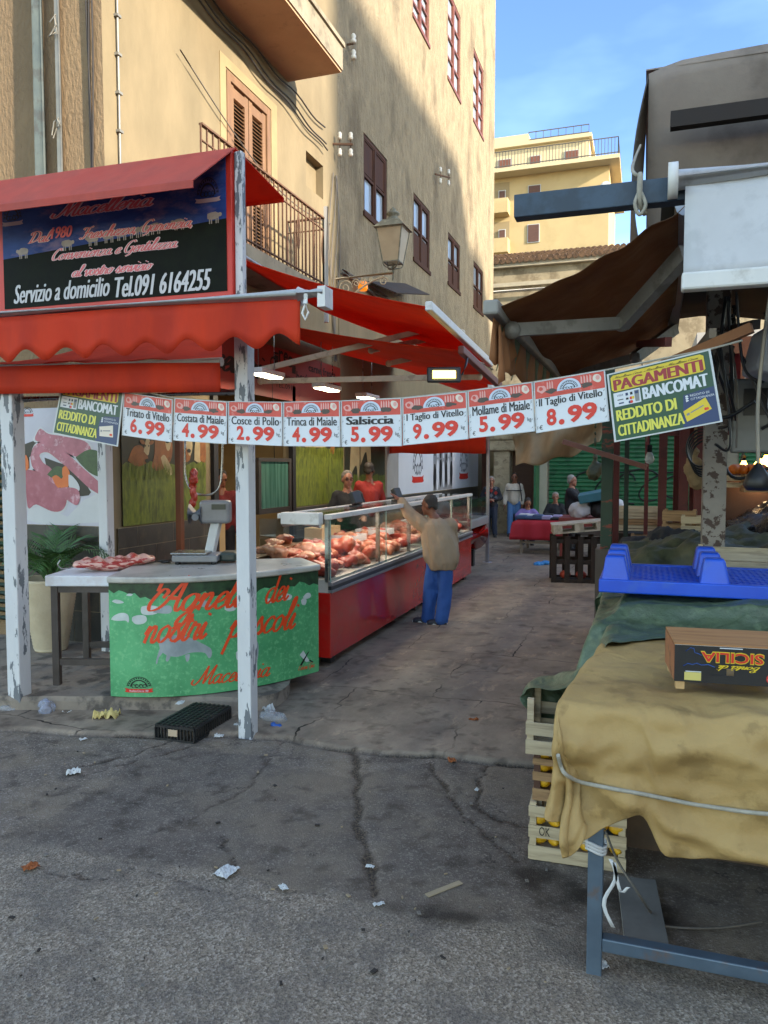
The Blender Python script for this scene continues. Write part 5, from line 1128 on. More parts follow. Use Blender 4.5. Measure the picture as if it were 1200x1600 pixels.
# ------------------------------------------------------------------ hanging row of price boards across the lane
def atd(px, py, d):
    u = (px-600)/F_PX; v = (800-py)/F_PX; fw = math.cos(PITCH)+v*math.sin(PITCH); up = -math.sin(PITCH)+v*math.cos(PITCH); t = d/fw
    r = u*t; c, s = math.cos(YAW), math.sin(YAW); return Vector((r*c-d*s, r*s+d*c, EYE+up*t))
DX = [(83, 5.72), (193, 5.42), (380, 4.93), (600, 4.5), (948, 3.76), (1130, 3.45)]
dep = lambda px: float(np.interp(px, [a for a, _ in DX], [b for _, b in DX]))
MIX = M('printed_red_header', '#b8352a', '#c6473a', s=9, rough=.4, dirt='#d8a79c', ds=16, da=.5, dlo=.57); PKM = M('printed_pink', '#c98a84', '#d5a09a', s=9, rough=.4); DKG = M('printed_dark_leaf', '#2c2320', '#4c3a34', s=9, rough=.4); CRM = M('printed_cream', '#cfc3b4', rough=.4); PBL = M('printed_pale_blue', '#a8b6cc', '#c4ccd8', s=6, rough=.4)
def quadfn(TL, TR, BR, BL):
    TL, TR, BR, BL = [atd(x, y, dep(x)) for x, y in (TL, TR, BR, BL)]
    n = (TR-BL).cross(TL-BR).normalized()
    if n.dot(Vector((0, 0, EYE))-TL) < 0: n = -n
    return lambda u, v, q=0: (BL*(1-u)+BR*u)*(1-v)+(TL*(1-u)+TR*u)*v+n*q
def base_board(fn, parent, mat, nm='board'):
    b = MB(); b.prism([(0,0),(1,0),(1,1),(0,1)], lambda u, v, n: fn(u, v, n-.004), .004); return b.build(nm, mat, parent)
CLR = M('clear_sleeve_edge', '#a9adb0', '#bbbfc2', rough=.25)
def price(name, pr_, corners, label, px1=.93, bold=.004, seed=0):
    fn = quadfn(*corners); t = thing('price_board', label, 'price sign', fn(.5, .5), 'price boards hung across the lane'); rs = random.Random(seed)
    base_board(fn, t, WHITE)
    h = MB(); h.poly([fn(u, v, .001) for u, v in ((.015,.66),(.985,.66),(.985,.985),(.015,.985))], 0)
    flat(h, blob2d(.11, .83, .065, .075, 10, .3, .15), fn, .0016, 1, 2); flat(h, blob2d(.10, .84, .03, .04, 8, .3, .1), fn, .002, 0, 2)
    flat(h, blob2d(.89, .87, .055, .085, 10, .3, .1), fn, .0016, 3, 2); flat(h, blob2d(.9, .88, .03, .05, 8), fn, .002, 1)
    for x in (.25, .75): flat(h, blob2d(x, .77, .085, .05, 12, 0, .3), fn, .0017, 2)
    for x in (.2, .235, .27, .68, .72, .76, .8): h.poly([fn(x+a, b, .0019) for a, b in ((-.012, .82), (.012, .82), (.01, .93), (-.004, .97), (-.01, .93))], 1)
    h.poly([fn(.5+.17*math.cos(a), .74+.22*math.sin(a), .0022) for a in np.linspace(0, math.pi, 16)], 4)
    arch_logo(h, fn, .5, .745, .13, 5, 0, 1.35, n=.0026, ribbon=False); h.poly([fn(u, v, .0032) for u, v in ((.3, .735), (.35, .705), (.65, .705), (.7, .735), (.65, .745), (.35, .745))], 0)
    h.build('header_print', [MIX, PKM, DKG, CRM, PBL, INKB], t)
    h = MB(); put_bold(h, name, fn, .08, px1, .47, .645, 0, .012, n=.0015) if bold > .01 else put_bold(h, name, fn, .06, px1+.015, .46, .65, 0, .0035, n=.0015)
    put_text(h, '€', fn, .05, .1, .05, .14, 0, n=.0015); put_text(h, 'kg', fn, .9, .955, .2, .3, 0, n=.0015)
    for k in range(10):
        x = rs.choice((.025, .965)); y = .04+.58*rs.random(); h.add([fn(x+a, y+b, .0012) for a, b in ((-.01, 0), (.004, .02), (.012, .045), (.0, .03))], [(0,1,2,3)])
    h.build('lettering', INKB, t)
    h = MB(); a, b = pr_.split('.')
    put_text(h, a, fn, .16, .3, .1, .43, 0, off=.035, n=.0017); h.poly([fn(.37+.04*math.cos(q), .14+.055*math.sin(q), .0017) for q in np.linspace(0, 6.283, 15)[:-1]]); put_text(h, b, fn, .46, .86, .09, .43, 0, off=.04, n=.0017); h.build('price_figures', INKR, t)
    h = MB(); 
    for (a, b, c, d) in ((0,0,1,.012),(0,.985,1,1),(0,0,.012,1),(.988,0,1,1)): h.poly([fn(u, v, .0035) for u, v in ((a,b),(c,b),(c,d),(a,d))])
    h.build('sleeve_edge', CLR, t); return t
PRICES = [('Tritato di Vitello', '6.99', ((194,613),(270,624),(268,691),(191,680)), 'white and red price board reading Tritato di Vitello 6.99'),
 ('Costata di Maiale', '4.99', ((273,622),(355,628),(354,694),(271,688)), 'white and red price board reading Costata di Maiale 4.99'),
 ('Cosce di Pollo', '2.99', ((357,627),(441,628),(441,697),(357,693)), 'white and red price board reading Cosce di Pollo 2.99'),
 ('Trinca di Maiale', '4.99', ((443,628),(531,626),(532,698),(443,697)), 'white and red price board reading Trinca di Maiale 4.99'),
 ('Salsiccia', '5.99', ((533,626),(627,622),(628,697),(534,698)), 'white and red price board reading Salsiccia 5.99'),
 ('I Taglio di Vitello', '9.99', ((629,622),(729,612),(732,686),(630,696)), 'white and red price board reading I Taglio di Vitello 9.99'),
 ('Mollame di Maiale', '5.99', ((731,611),(832,597),(836,674),(734,685)), 'white and red price board reading Mollame di Maiale 5.99'),
 ('Il Taglio di Vitello', '8.99', ((834,597),(945,578),(952,658),(838,677)), 'white and red price board reading Il Taglio di Vitello 8.99')]
for i, (a, b, c, d) in enumerate(PRICES): price(a, b, c, d, .93 if a != 'Salsiccia' else .88, .004 if a != 'Salsiccia' else .02, i)
GRN = M('printed_green', '#0f3a2c', '#16492f', s=1, rough=.4); NAV = M('printed_navy', '#14284f', '#1c3766', s=1, rough=.4); YEL = M('printed_yellow', '#c9ac1a', '#d3b92a', s=2, rough=.4); CRI = M('crimson_ink', '#8e1824', rough=.4); PYE = M('pale_yellow_ink', '#cfc94e', rough=.4); BLU = M('blue_ink', '#1d4f9a', rough=.4)
def pay(corners, label, navy):
    fn = quadfn(*corners); t = thing('payment_board', label, 'sign', fn(.5, .5))
    base_board(fn, t, CLR); h = MB()
    h.poly([fn(u, v, .001) for u, v in ((.02,.02),(.98,.02),(.98,.98),(.02,.98))], 0); h.poly([fn(u, v, .0015) for u, v in ((.66,.02),(.98,.02),(.98,.5),(.7,.46))], 1); h.build('board_print', [GRN, NAV], t)
    h = MB(); R_ = [(.04+.03*(1-math.cos(a)), 0) for a in (0,)]
    pts = [(.06,.72),(.9,.72),(.93,.75),(.93,.93),(.9,.96),(.06,.96),(.035,.93),(.035,.75)]; flat(h, pts, fn, .002, 0); h.build('yellow_panel', YEL, t)
    h = MB(); put_bold(h, 'PAGAMENTI', fn, .055, .915, .735, .89, 0, .009, n=.0026); h.build('crimson_lettering', CRI, t)
    h = MB(); script(h, 'Macelleria Ciresi - Macelleria - Macelleria Ciresi', fn, .07, .88, .905, .016, 0, .16, n=.0026); h.build('script_lettering', INKB, t)
    h = MB(); put_bold(h, 'BANCOMAT', fn, .33, .94, .52, .69, 0, .007, n=.0022); put_text(h, 'REDDITO DI', fn, .76, .93, .42, .45, 0, n=.0022); put_text(h, 'CITTADINANZA', fn, .76, .97, .37, .4, 0, n=.0022)
    for k, y in enumerate((.43, .4, .37)): flat(h, [(.72, y-.012), (.745, y), (.735, y+.02), (.715, y+.012)], fn, .0022, 0)
    h.build('white_lettering', WHITE, t)
    h = MB(); put_bold(h, 'REDDITO DI', fn, .05, .63, .29, .45, 0, .006, n=.0022); put_bold(h, 'CITTADINANZA', fn, .05, .68, .07, .23, 0, .005, n=.0022); h.build('yellow_lettering', PYE, t)
    h = MB(); h.poly([fn(u, v, .002) for u, v in ((.045,.5),(.31,.5),(.31,.7),(.045,.7))], 0)
    put_text(h, 'VISA', fn, .08, .14, .64, .67, 1, n=.0025, shear=.2)
    for (x, y, w_, q, m_) in ((.165,.63,.025,.04,1),(.21,.63,.025,.04,5),(.165,.57,.025,.03,5),(.08,.585,.06,.012,5),(.09,.53,.05,.02,1)): h.poly([fn(x+a*w_, y+b*q, .0025) for a, b in ((0,0),(1,0),(1,1),(0,1))], m_)
    for (x, y, m_) in ((.215,.585,2),(.235,.585,3),(.2,.53,1),(.217,.53,2)): h.poly([fn(x+.014*math.cos(a), y+.022*math.sin(a), .0026+m_*1e-5) for a in np.linspace(0, 6.283, 13)[:-1]], m_)
    flat(h, [(.255,.52),(.295,.52),(.3,.68),(.25,.68)], fn, .0025, 4); flat(h, [(.26,.63),(.29,.63),(.293,.67),(.258,.67)], fn, .0028, 1); h.build('card_marks', [WHITE, NAV, INKR, YEL, GRY, INKB], t)
    h = MB(); c = [(.72,.12),(.92,.14),(.9,.34),(.7,.28)] if navy else [(.7,.09),(.93,.2),(.89,.37),(.68,.24)]
    flat(h, c, fn, .0024, 0); m0 = lambda a, b: tuple(np.array(c[0])*(1-a)*(1-b)+np.array(c[1])*a*(1-b)+np.array(c[2])*a*b+np.array(c[3])*(1-a)*b)
    cx, cy = m0(.84, .2); 
    for dx, m_ in ((-.008, 1), (.008, 2)): h.poly([fn(cx+dx+.013*math.cos(a), cy+.02*math.sin(a), .0028+m_*1e-5) for a in np.linspace(0, 6.283, 13)[:-1]], m_)
    h.poly([fn(*m0(a, b), .0028) for a, b in ((.08,.45),(.2,.45),(.2,.65),(.08,.65))], 3); h.poly([fn(*m0(a, b), .0028) for a, b in ((.25,.5),(.8,.5),(.8,.6),(.25,.6))], 3); h.build('bank_card', [YEL if not navy else CRM, INKR, INKO, GRY], t)
    return t
pay(((948,585),(1110,545),(1129,659),(960,691)), 'large green payment board reading PAGAMENTI BANCOMAT nearest the camera', False)
pay(((98,592),(194,606),(184,698),(82,677)), 'smaller payment board at the far left end of the row', True)
mb = MB(); cp_ = [(98, 588), (194, 604), (273, 620), (357, 626), (443, 627), (533, 625), (629, 620), (731, 609), (834, 595), (948, 576), (1112, 543), (1160, 530)]
mb.tube([atd(x, y+2, dep(x)+.01) for x, y in cp_], .005, 6); tag(mb.build('cord', M('grey_rope', '#8a8578', '#a09a8c', s=40, rough=.9)), 'thin cord carrying the row of price boards across the lane', 'cord')
# ------------------------------------------------------------------ right side: market stalls under covers
def ridge(p, o=3): return 1-abs(fbm(p, o))*2
def drape(mb, x0, x1, y0, y1, top_, fl, ll, nu, nv, hang_u, hang_v, wr, bulge=.04, flare=.12, mi=0):
    """a cover laid over a table: u<0 hangs on the left, v<0 hangs in front"""
    def f(i, j):
        u = i*(1+hang_u)-hang_u; v = j*(1+hang_v)-hang_v
        x = x0+max(0, u)*(x1-x0); y = y0+max(0, v)*(y1-y0)
        hx = max(0, -u)/hang_u*ll(y) if hang_u else 0; hy = max(0, -v)/hang_v*fl(x) if hang_v else 0
        z = top_(x, y)
        bx = bulge*(1-math.exp(-hx/.06))+flare*hx; by = bulge*(1-math.exp(-hy/.06))+flare*hy
        c = min(hx, hy); h = max(hx, hy)
        p = Vector((x-bx-.06*c, y-by-.06*c, z-h))
        e = min(1, max(hx, hy)/.05)
        if hx == 0 and hy == 0:
            d = min(x-x0 if hang_u else 9, y-y0 if hang_v else 9); p.z -= .03*math.exp(-d/.03)
        q = wr(p, hx, hy)
        return p+Vector((-q*(hx > 0), -q*(hy > 0), q*(1-e)))
    return mb.grid(f, nu, nv, mi)
def cloth_sim(name, mat, x0, x1, y0, y1, z0, colliders, frames=45, res=.03, bend=.6, mass=.35, hole=None, post=None, seed=0, tens=18, left=None):
    """lets a real sheet fall over the tables and crates below it and keeps the shape it comes to rest in"""
    nx = int((x1-x0)/res); ny = int((y1-y0)/res); vs = []; idx = {}; fs = []
    for j in range(ny+1):
        for i in range(nx+1):
            x = x0+(x1-x0)*i/nx; y = (hole(x) if hole else y0); y = y+(y1-y)*j/ny
            if left: xl = left(y); x = xl+(x1-xl)*i/nx
            idx[(i, j)] = len(vs); vs.append((x, y, z0+.012*mnoise.noise(Vector((x*3, y*3, seed)))))
    for j in range(ny):
        for i in range(nx):
            q = [(i, j), (i+1, j), (i+1, j+1), (i, j+1)]
            if all(k in idx for k in q): fs.append(tuple(idx[k] for k in q))
    me = bpy.data.meshes.new('sheet'); me.from_pydata(vs, [], fs); me.update(); o = bpy.data.objects.new('sheet', me); COL.objects.link(o)
    cols = []
    for (vv, ff) in colliders:
        m2 = bpy.data.meshes.new('col'); m2.from_pydata(vv, [], ff); m2.update(); c = bpy.data.objects.new('col', m2); COL.objects.link(c); md = c.modifiers.new('c', 'COLLISION'); c.collision.thickness_outer = .008; c.collision.cloth_friction = 25; cols.append(c)
    md = o.modifiers.new('cloth', 'CLOTH'); st_ = md.settings; st_.quality = 5; st_.mass = mass; st_.tension_stiffness = tens; st_.compression_stiffness = tens; st_.shear_stiffness = 8; st_.bending_stiffness = bend; st_.air_damping = 2.; st_.tension_damping = 12; st_.bending_damping = 1.
    md.collision_settings.distance_min = .008; md.collision_settings.collision_quality = 3; md.collision_settings.use_self_collision = False; md.point_cache.frame_start = 1; md.point_cache.frame_end = frames+2
    for f in range(1, frames+1): SC.frame_set(f)
    dg = bpy.context.evaluated_depsgraph_get(); res_ = bpy.data.meshes.new_from_object(o.evaluated_get(dg))
    for c in cols: bpy.data.objects.remove(c)
    bpy.data.objects.remove(o); SC.frame_set(1)
    b = MB(); P = [v.co.copy() for v in res_.vertices]
    if post: P = [post(p) for p in P]
    b.add(P, [tuple(q.vertices) for q in res_.polygons], 0, True); bpy.data.meshes.remove(res_)
    return b.build(name, mat, sub=1, sol=.0025)
def boxcol(x0, y0, z0, x1, y1, z1):
    b = MB().box(x0, y0, z0, x1, y1, z1); return b.v, b.f
BEIG = M('beige_tarpaulin', '#96794a', '#ab8e5b', s=2.2, rough=.66, bump=.5, bs=30, dirt='#77603a', ds=5, da=.5, dlo=.55, dw=.06, spec=.3, crease=.9, cs=3.5, detail=8)
GTAR = M('green_tarpaulin', '#3b4a38', '#505f48', s=4, rough=.45, bump=.6, bs=40, dirt='#6b7a5e', ds=9, da=.5, dlo=.52, dw=.1, spec=.45, crease=.8, cs=5.)
BLUS = M('blue_grey_steel', '#4a5866', '#5d6d7c', s=5, rough=.45, metal=.4, dirt='#6d5544', ds=9, da=.6, dlo=.58)
st1 = thing('market_stall', 'blue grey steel stall table standing under the beige tarpaulin', 'stall table', (.5, 3.3, 0))
for (x, y) in ((-.145, 2.83), (1.62, 2.83), (-.145, 3.9), (1.62, 3.9)):
    mb = MB(); mb.box(x-.027, y-.027, -.01, x+.027, y+.027, .93); mb.build('leg', BLUS, st1, bevel=.004)
for (ya_, yb_, za_, zb_) in ((2.805, 2.855, .09, .14), (2.805, 2.855, .87, .93), (3.88, 3.92, .87, .93)):
    mb = MB(); mb.box(-.118, ya_, za_, 1.593, yb_, zb_); mb.build('rail', BLUS, st1, bevel=.005)
mb = MB(); mb.prism([(-.275, 2.80), (1.65, 2.80), (1.65, 3.93), (-.165, 3.93)], lambda u, v, n: Vector((u, v, .932+n)), .048); mb.build('table_top', M('grey_ply', '#5c5146', rough=.8), st1)
mb = MB(); mb.obox((.4, 3.75, .3), (1.0, 0, 0), (0, .03, 0), (0, 0, .5)); tag(mb.build('wooden_boards', M('old_dark_board', '#4a3a2c', '#5e4a38', s=6, rough=.85)), 'dark old boards leaning under the beige covered stall', 'boards')
mb = MB(); mb.obox((.02, 3.2, .03), (.16, .02, 0), (-.05, .55, .0), (0, 0, .02)); tag(mb.build('loose_plank', M('grey_plank', '#5f5d5a', '#74716c', s=6, rough=.8)), 'short grey plank lying behind the front stall leg', 'plank')
def bpost(p):
    if p.z < .97 and p.x < -.275: p.x = -.275+(p.x+.275)*(.3+.7*max(0, (p.z-.9)/.07))
    if p.y < 2.86 and p.z < 1.0:
        k = min(1, (2.86-p.y)/.05); z = p.z
        q = .05*math.exp(-((z-.88)/.05)**2)*(.7+.5*mnoise.noise(Vector((p.x*3, 1, 0))))-.012*math.exp(-((z-.775-.06*max(0, p.x+.1)*.0)/.02)**2)
        q += .05*max(0, math.sin(z*30+p.x*9+1.5*mnoise.noise(Vector((p.x*2.5, z*2, 4)))))**2*min(1, max(0, (.78-z)/.1))
        p.y -= q*k
    p += Vector((0, 0, 1))*(.007*mnoise.noise(p*7)+.014*ridge(p*3.2, 3)) if p.z > .97 else Vector((-.3, -1, 0))*(.028*ridge(Vector((p.x*2.5+p.z*3, p.y*4, p.z*7-p.x*2)), 3)+.006*ridge(p*13, 2))
    return p
tq = [(-.275, 2.80), (1.65, 2.80), (1.65, 3.93), (-.165, 3.93)]
tcol = ([(a, b, c) for c in (.2, .985) for a, b in tq], [(3,2,1,0),(4,5,6,7),(0,1,5,4),(1,2,6,5),(2,3,7,6),(3,0,4,7)])
bt = cloth_sim('beige_tarpaulin', BEIG, -.66, 1.75, 2.29, 4.04, 1.02, [tcol], 55, .027, .25, .4, lambda x: float(np.interp(x, (-.66, -.56, -.46, -.34, -.2, -.05, .0, .05, .3, .6, 1.75), (2.62, 2.44, 2.29, 2.30, 2.36, 2.44, 2.45, 2.30, 2.35, 2.32, 2.31))), bpost, left=lambda y: float(np.interp(y, (2.2, 2.5, 2.8, 3.0, 3.3, 3.45, 4.04), (-.58, -.62, -.66, -.64, -.50, -.38, -.30))))
tag(bt, 'creased beige tarpaulin draped over the nearest market stall', 'tarpaulin')
from mathutils.bvhtree import BVHTree
bvh = BVHTree.FromPolygons([v.co.copy() for v in bt.data.vertices], [tuple(q.vertices) for q in bt.data.polygons])
mb = MB(); rp = []; lastd = 2.75
for px, py in ((872,1180),(876,1196),(884,1210),(905,1221),(930,1227),(960,1233),(1000,1240),(1040,1248),(1080,1256),(1120,1262),(1160,1268),(1200,1272),(1240,1276)):
    e = Vector((0, 0, EYE)); d = (at(px, py, y=2.8)-e).normalized(); hit = bvh.ray_cast(e, d)
    if hit[0] is not None: lastd = (hit[0]-e).length
    if hit[0] is not None: rp.append(e+d*(lastd-.012))
mb.tube(catmull(rp, 6), .0075, 8); tag(mb.build('rope', M('grey_rope', '#8a8578')), 'grey rope tied around the beige tarpaulin', 'rope')
mb = MB()
for k in range(3): mb.tube([(-.145+.034*math.cos(t*6.28), 2.83+.034*math.sin(t*6.28), .46+.012*k+.008*math.sin(t*12)) for t in np.linspace(0, 1, 14)], .006, 5)
mb.grid(lambda u, v: Vector((-.1+.02*math.sin(v*7)+.014*u, 2.79, .45-.25*v)), 1, 10); mb.grid(lambda u, v: Vector((-.085+.05*v+.012*u, 2.79, .44-.12*v-.05*math.sin(v*4))), 1, 8)
tag(mb.build('plastic_tie', M('white_plastic_tie', '#b9b9b8', rough=.5), sol=.001), 'white plastic strap knotted round the front stall leg', 'strap')
mb = MB(); mb.tube(catmull([at(945,1295,y=3.0), at(965,1345,y=3.0), at(1000,1400,y=2.98), at(1020,1430,z=.01), at(1040,1447,z=.01), at(1120,1450,z=.01), at(1190,1440,z=.01)], 6), .005, 6); tag(mb.build('cable', MATS['grey_cable']), 'thin grey cord trailing to the ground beneath the beige stall', 'cord')
# fruit box standing upside down
bx = at(1055, 1090, z=1.02); bx = Vector((.115, 3.0, 1.03)); ang = math.radians(4.6); ux = Vector((math.cos(ang), math.sin(ang), 0)); uy = Vector((-ux.y, ux.x, 0))
PLY = M('orange_plywood', '#96673c', '#a97a4b', s=4, rough=.7, stretch=(.6, 6, 1), dirt='#7c5330', ds=5, da=.5); PLS = M('pale_pine', '#b08d5c', '#c2a172', s=6, rough=.7); BKP = M('printed_black_card', '#0f1014', '#17181d', s=6, rough=.45)
fb = thing('fruit_box', 'upside down plywood fruit box lettered SICILIA on the beige tarpaulin', 'fruit box', bx)
Bx = lambda a, b, c: bx+ux*a+uy*b+Z3*c
W_, D_, H_ = .385, .29, .14
mb = MB(); mb.obox(Bx(W_/2, D_/2, H_+.031), ux*(W_+.004), uy*(D_+.004), Z3*.006); mb.build('base_panel', PLY, fb)
FBF = lambda u, v, n=0: Bx(u, -n, v)
def holed(mb, w_, z0, z1, hx0, hx1, hz0, hz1, fn, th, mi=0):
    wall_holes(mb, lambda a, z, n: fn(a, z, n), 0, w_, z0, z1, [(hx0, hx1, hz0, hz1)], th, mi)
mb = MB(); holed(mb, W_, .03, H_+.026, .125, .205, .06, .087, FBF, .006); holed(mb, W_, .03, H_+.026, .125, .205, .06, .087, lambda u, v, n=0: Bx(W_-u, .006+n, v), 0); mb.build('front_panel', BKP, fb)
mb = MB(); mb.obox(Bx(W_/2, D_, .1), ux*W_, uy*.006, Z3*.13); mb.build('back_panel', BKP, fb)
for a in (0, W_):
    mb = MB(); mb.obox(Bx(a, D_/2, .1), ux*.006, uy*(D_-.01), Z3*.13); mb.build('side_panel', M('printed_orange_card', '#8a5236', '#9d6a45', s=9, rough=.6, dirt='#2a1d18', ds=14, da=.7, dlo=.55), fb)
for a in (.022, W_-.022):
    for b in (.022, D_-.022):
        mb = MB(); mb.obox(Bx(a, b, .083), ux*.03, uy*.03, Z3*.166); mb.build('corner_post', PLS, fb)
def inv(fn): return lambda u, v, n=0: fn(W_-u*.77, H_+.026-(v-.03)*.86, n)
IF = inv(FBF); mb = MB(); put_text(mb, 'SICILIA', IF, .105, .385, .05, .1, 0, off=.05, n=.0012, slope=0); put_text(mb, 'SICILIA', IF, .109, .381, .054, .096, 1, off=.02, n=.002)
script(mb, 'Bontà di', IF, .12, .3, .108, .012, 0, .25, n=.0016)
mb.poly([IF(u, v, .0015) for u, v in ((.38,.145),(.455,.145),(.455,.18),(.38,.18))], 2)
mb.poly([IF(.075+.02*math.cos(a), .155+.02*math.sin(a), .0015) for a in np.linspace(0, 6.283, 17)[:-1]], 3); put_text(mb, 'IGP', IF, .062, .088, .148, .162, 1 if False else 4, off=.02, n=.0022)
mb.tube([IF(x, y, .001) for x, y in ((.45,.055),(.43,.04),(.415,.042),(.41,.06),(.395,.063),(.38,.07))], .0015, 4, 5); mb.tube([IF(x, y, .001) for x, y in ((.46,.12),(.44,.108),(.42,.112),(.4,.105),(.38,.112),(.35,.108),(.32,.118))], .0015, 4, 5)
for y, x0_, x1_ in ((.033, .2, .3), (.14, .38, .45), (.115, .03, .07), (.122, .035, .065)): mb.poly([IF(u, v, .0012) for u, v in ((x0_, y), (x1_, y), (x1_, y+.004), (x0_, y+.004))], 4)
mb.poly([IF(u, v, .0011) for u, v in ((.0,.026),(.5,.026),(.5,.029),(.0,.029))], 4)
mb.build('print', [YEL, INKR, M('pale_yellow_label', '#c2b566', rough=.6), INKR, WHITE, BLU], fb)
# stacked lemon crates
CW = M('pale_crate_wood', '#a8977a', '#bfae90', s=7, rough=.8, stretch=(.4, 1, 5), dirt='#7d6c54', ds=9, da=.45); CB = M('brown_crate_wood', '#8a6a48', '#9f7f5a', s=7, rough=.8, stretch=(.4, 1, 5), dirt='#5f452e', ds=9, da=.5)
LEM = M('lemon_skin', '#c08f12', '#cfa01c', s=9, rough=.45, bump=.25, bs=220)
STP = M('crate_print', '#3c5a44', rough=.7)
def crate(label, x, y, z, w_, d_, h_, mat, slats, rz=0., postm=None, nm='fruit_crate', grp=None):
    t = thing(nm, label, 'crate', (x, y, z), grp, 0); R = Matrix.Rotation(rz, 3, 'Z'); P = lambda a, b, c: Vector((x, y, z))+R@Vector((a, b, c)); X_, Y_ = R@Vector((1,0,0)), R@Vector((0,1,0))
    for a in (-1, 1):
        for b in (-1, 1):
            m2 = MB(); m2.obox(P(a*(w_/2-.02), b*(d_/2-.02), h_/2+.008), X_*.03, Y_*.03, Z3*(h_+.016)); m2.build('corner_post', postm or mat, t)
    for side in range(4):
        m2 = MB()
        for (z0, z1) in slats:
            if side < 2: m2.obox(P(0, (-1 if side == 0 else 1)*(d_/2), (z0+z1)/2), X_*w_, Y_*.007, Z3*(z1-z0))
            else: m2.obox(P((-1 if side == 2 else 1)*(w_/2-.0045), 0, (z0+z1)/2), X_*.007, Y_*(d_-.01), Z3*(z1-z0))
        m2.build(('front_slats', 'back_slats', 'side_slats', 'side_slats')[side], mat, t)
    m2 = MB()
    for k in range(5): m2.obox(P(0, -d_/2+d_*(k+.5)/5, .004), X_*(w_-.016), Y_*(d_/5-.015), Z3*.007)
    m2.build('base_boards', mat, t)
    return t, P
lem_n = [0]
def lemons(P, w_, d_, z, n, rows=2):
    rs = random.Random(int(z*1000)+n)
    for r in range(rows):
        for k in range(n):
            a = -w_/2+.045+(w_-.09)*(k+.5*(r % 2))/max(n-1, 1)
            if a > w_/2-.04: continue
            m2 = MB(); R = Matrix.Rotation(rs.uniform(0, 6), 3, 'Z')@Matrix.Rotation(rs.uniform(-.5, .5)+1.57, 3, 'Y')
            m2.lathe([(0, -.046), (.006, -.044), (.012, -.038), (.024, -.026), (.031, -.008), (.031, .008), (.024, .027), (.012, .036), (.005, .041), (0, .042)], P(a, -d_/2+.038+.062*r+rs.uniform(0, .01), z+.045), 12, 0, True, lambda p: R@p)
            o = m2.build('lemon', LEM, loc=P(a, -d_/2+.045+.062*r, z)); tag(o, 'yellow lemon showing between the slats of the stacked crates', 'lemon', 'lemons in the stacked crates')
cx_, cy_ = -.275, 3.72; cwid, cdep = .44, .32
t, P = crate('pale crate of lemons with green print at the bottom of the stack', cx_, cy_, 0.0, cwid, cdep, .265, CW, ((.01,.075),(.115,.172),(.215,.265)), .03, None, grp='stacked fruit crates')
lemons(P, cwid, cdep, .055, 6, 1); lemons(P, cwid, cdep, .15, 6, 2)
mb = MB(); F_ = lambda u, v, n=0: P(u, -cdep/2-.004-n, v)
put_text(mb, 'IT-08', F_, -.02, .06, .15, .168, 0, n=.001); put_text(mb, '77', F_, -.02, .01, .13, .143, 0, n=.001); mb.tube([F_(u, v) for u, v in ((-.07,.124),(.07,.124),(.07,.178),(-.07,.178),(-.07,.124))], .0012, 4); put_text(mb, 'OK', F_, -.17, -.12, .128, .17, 1, n=.001)
mb.build('print', [STP, INKB], t)
t, P = crate('brown crate of lemons in the middle of the stack beside the tarpaulin', cx_+.012, cy_+.01, .282, cwid-.02, cdep, .215, CB, ((.005,.06),(.10,.14),(.175,.205)), -.02, M('dark_post_wood', '#4c3022'), grp='stacked fruit crates')
lemons(P, cwid-.02, cdep, .04, 6, 1); lemons(P, cwid-.02, cdep, .115, 6, 2); lemons(P, cwid-.02, cdep, .175, 5, 1)
t, P = crate('empty pale crate topping the lemon stack under the green cover', cx_-.005, cy_+.0, .515, cwid+.02, cdep+.02, .24, CW, ((.0,.065),(.09,.15)), .02, grp='stacked fruit crates')
# second stall under the green cover
st2 = thing('market_stall', 'low wooden stall table hidden under the green tarpaulin', 'stall table', (.8, 5.2, 0))
for (x, y) in ((-.2, 4.2), (2.4, 4.2), (-.2, 6.0), (2.4, 6.0)):
    mb = MB(); mb.box(x-.03, y-.03, -.02, x+.03, y+.03, .95); mb.build('leg', M('old_wood_leg', '#4d3d2c'), st2)
mb = MB(); mb.box(-.25, 4.1, .95, 2.45, 6.1, 1.0); mb.build('table_top', MATS['grey_ply'], st2)
bcol = ([tuple(v.co) for v in bt.data.vertices], [tuple(q.vertices) for q in bt.data.polygons])
gt = cloth_sim('green_tarpaulin', GTAR, -1.0, 2.55, 3.42, 6.25, 1.2, [boxcol(-.25, 4.1, .2, 2.45, 6.1, 1.005), boxcol(-.1, 4.3, 1.0, .35, 4.7, 1.09), boxcol(.5, 4.25, 1.0, 1.4, 5.0, 1.13), boxcol(.1, 5.1, 1., 1.9, 5.9, 1.1), boxcol(cx_-.23, cy_-.17, .1, cx_+.23, cy_+.17, .765), boxcol(-.165, 2.80, .2, 1.65, 4.0, 1.0)], 60, .04, .25, .3, lambda x: float(np.interp(x, (-1., -.75, -.45, -.1, .1, .4, 2.55), (3.75, 3.5, 3.42, 3.62, 3.86, 3.93, 3.95))), lambda p: p+Vector((.5, -.3, .6))*(.03*ridge(Vector((p.x*5+p.y*2, p.y*5-p.z*4, p.z*3)), 3)+.012*ridge(p*13, 3)), 3)
tag(gt, 'crumpled dark green tarpaulin spread over the second market stall', 'tarpaulin')
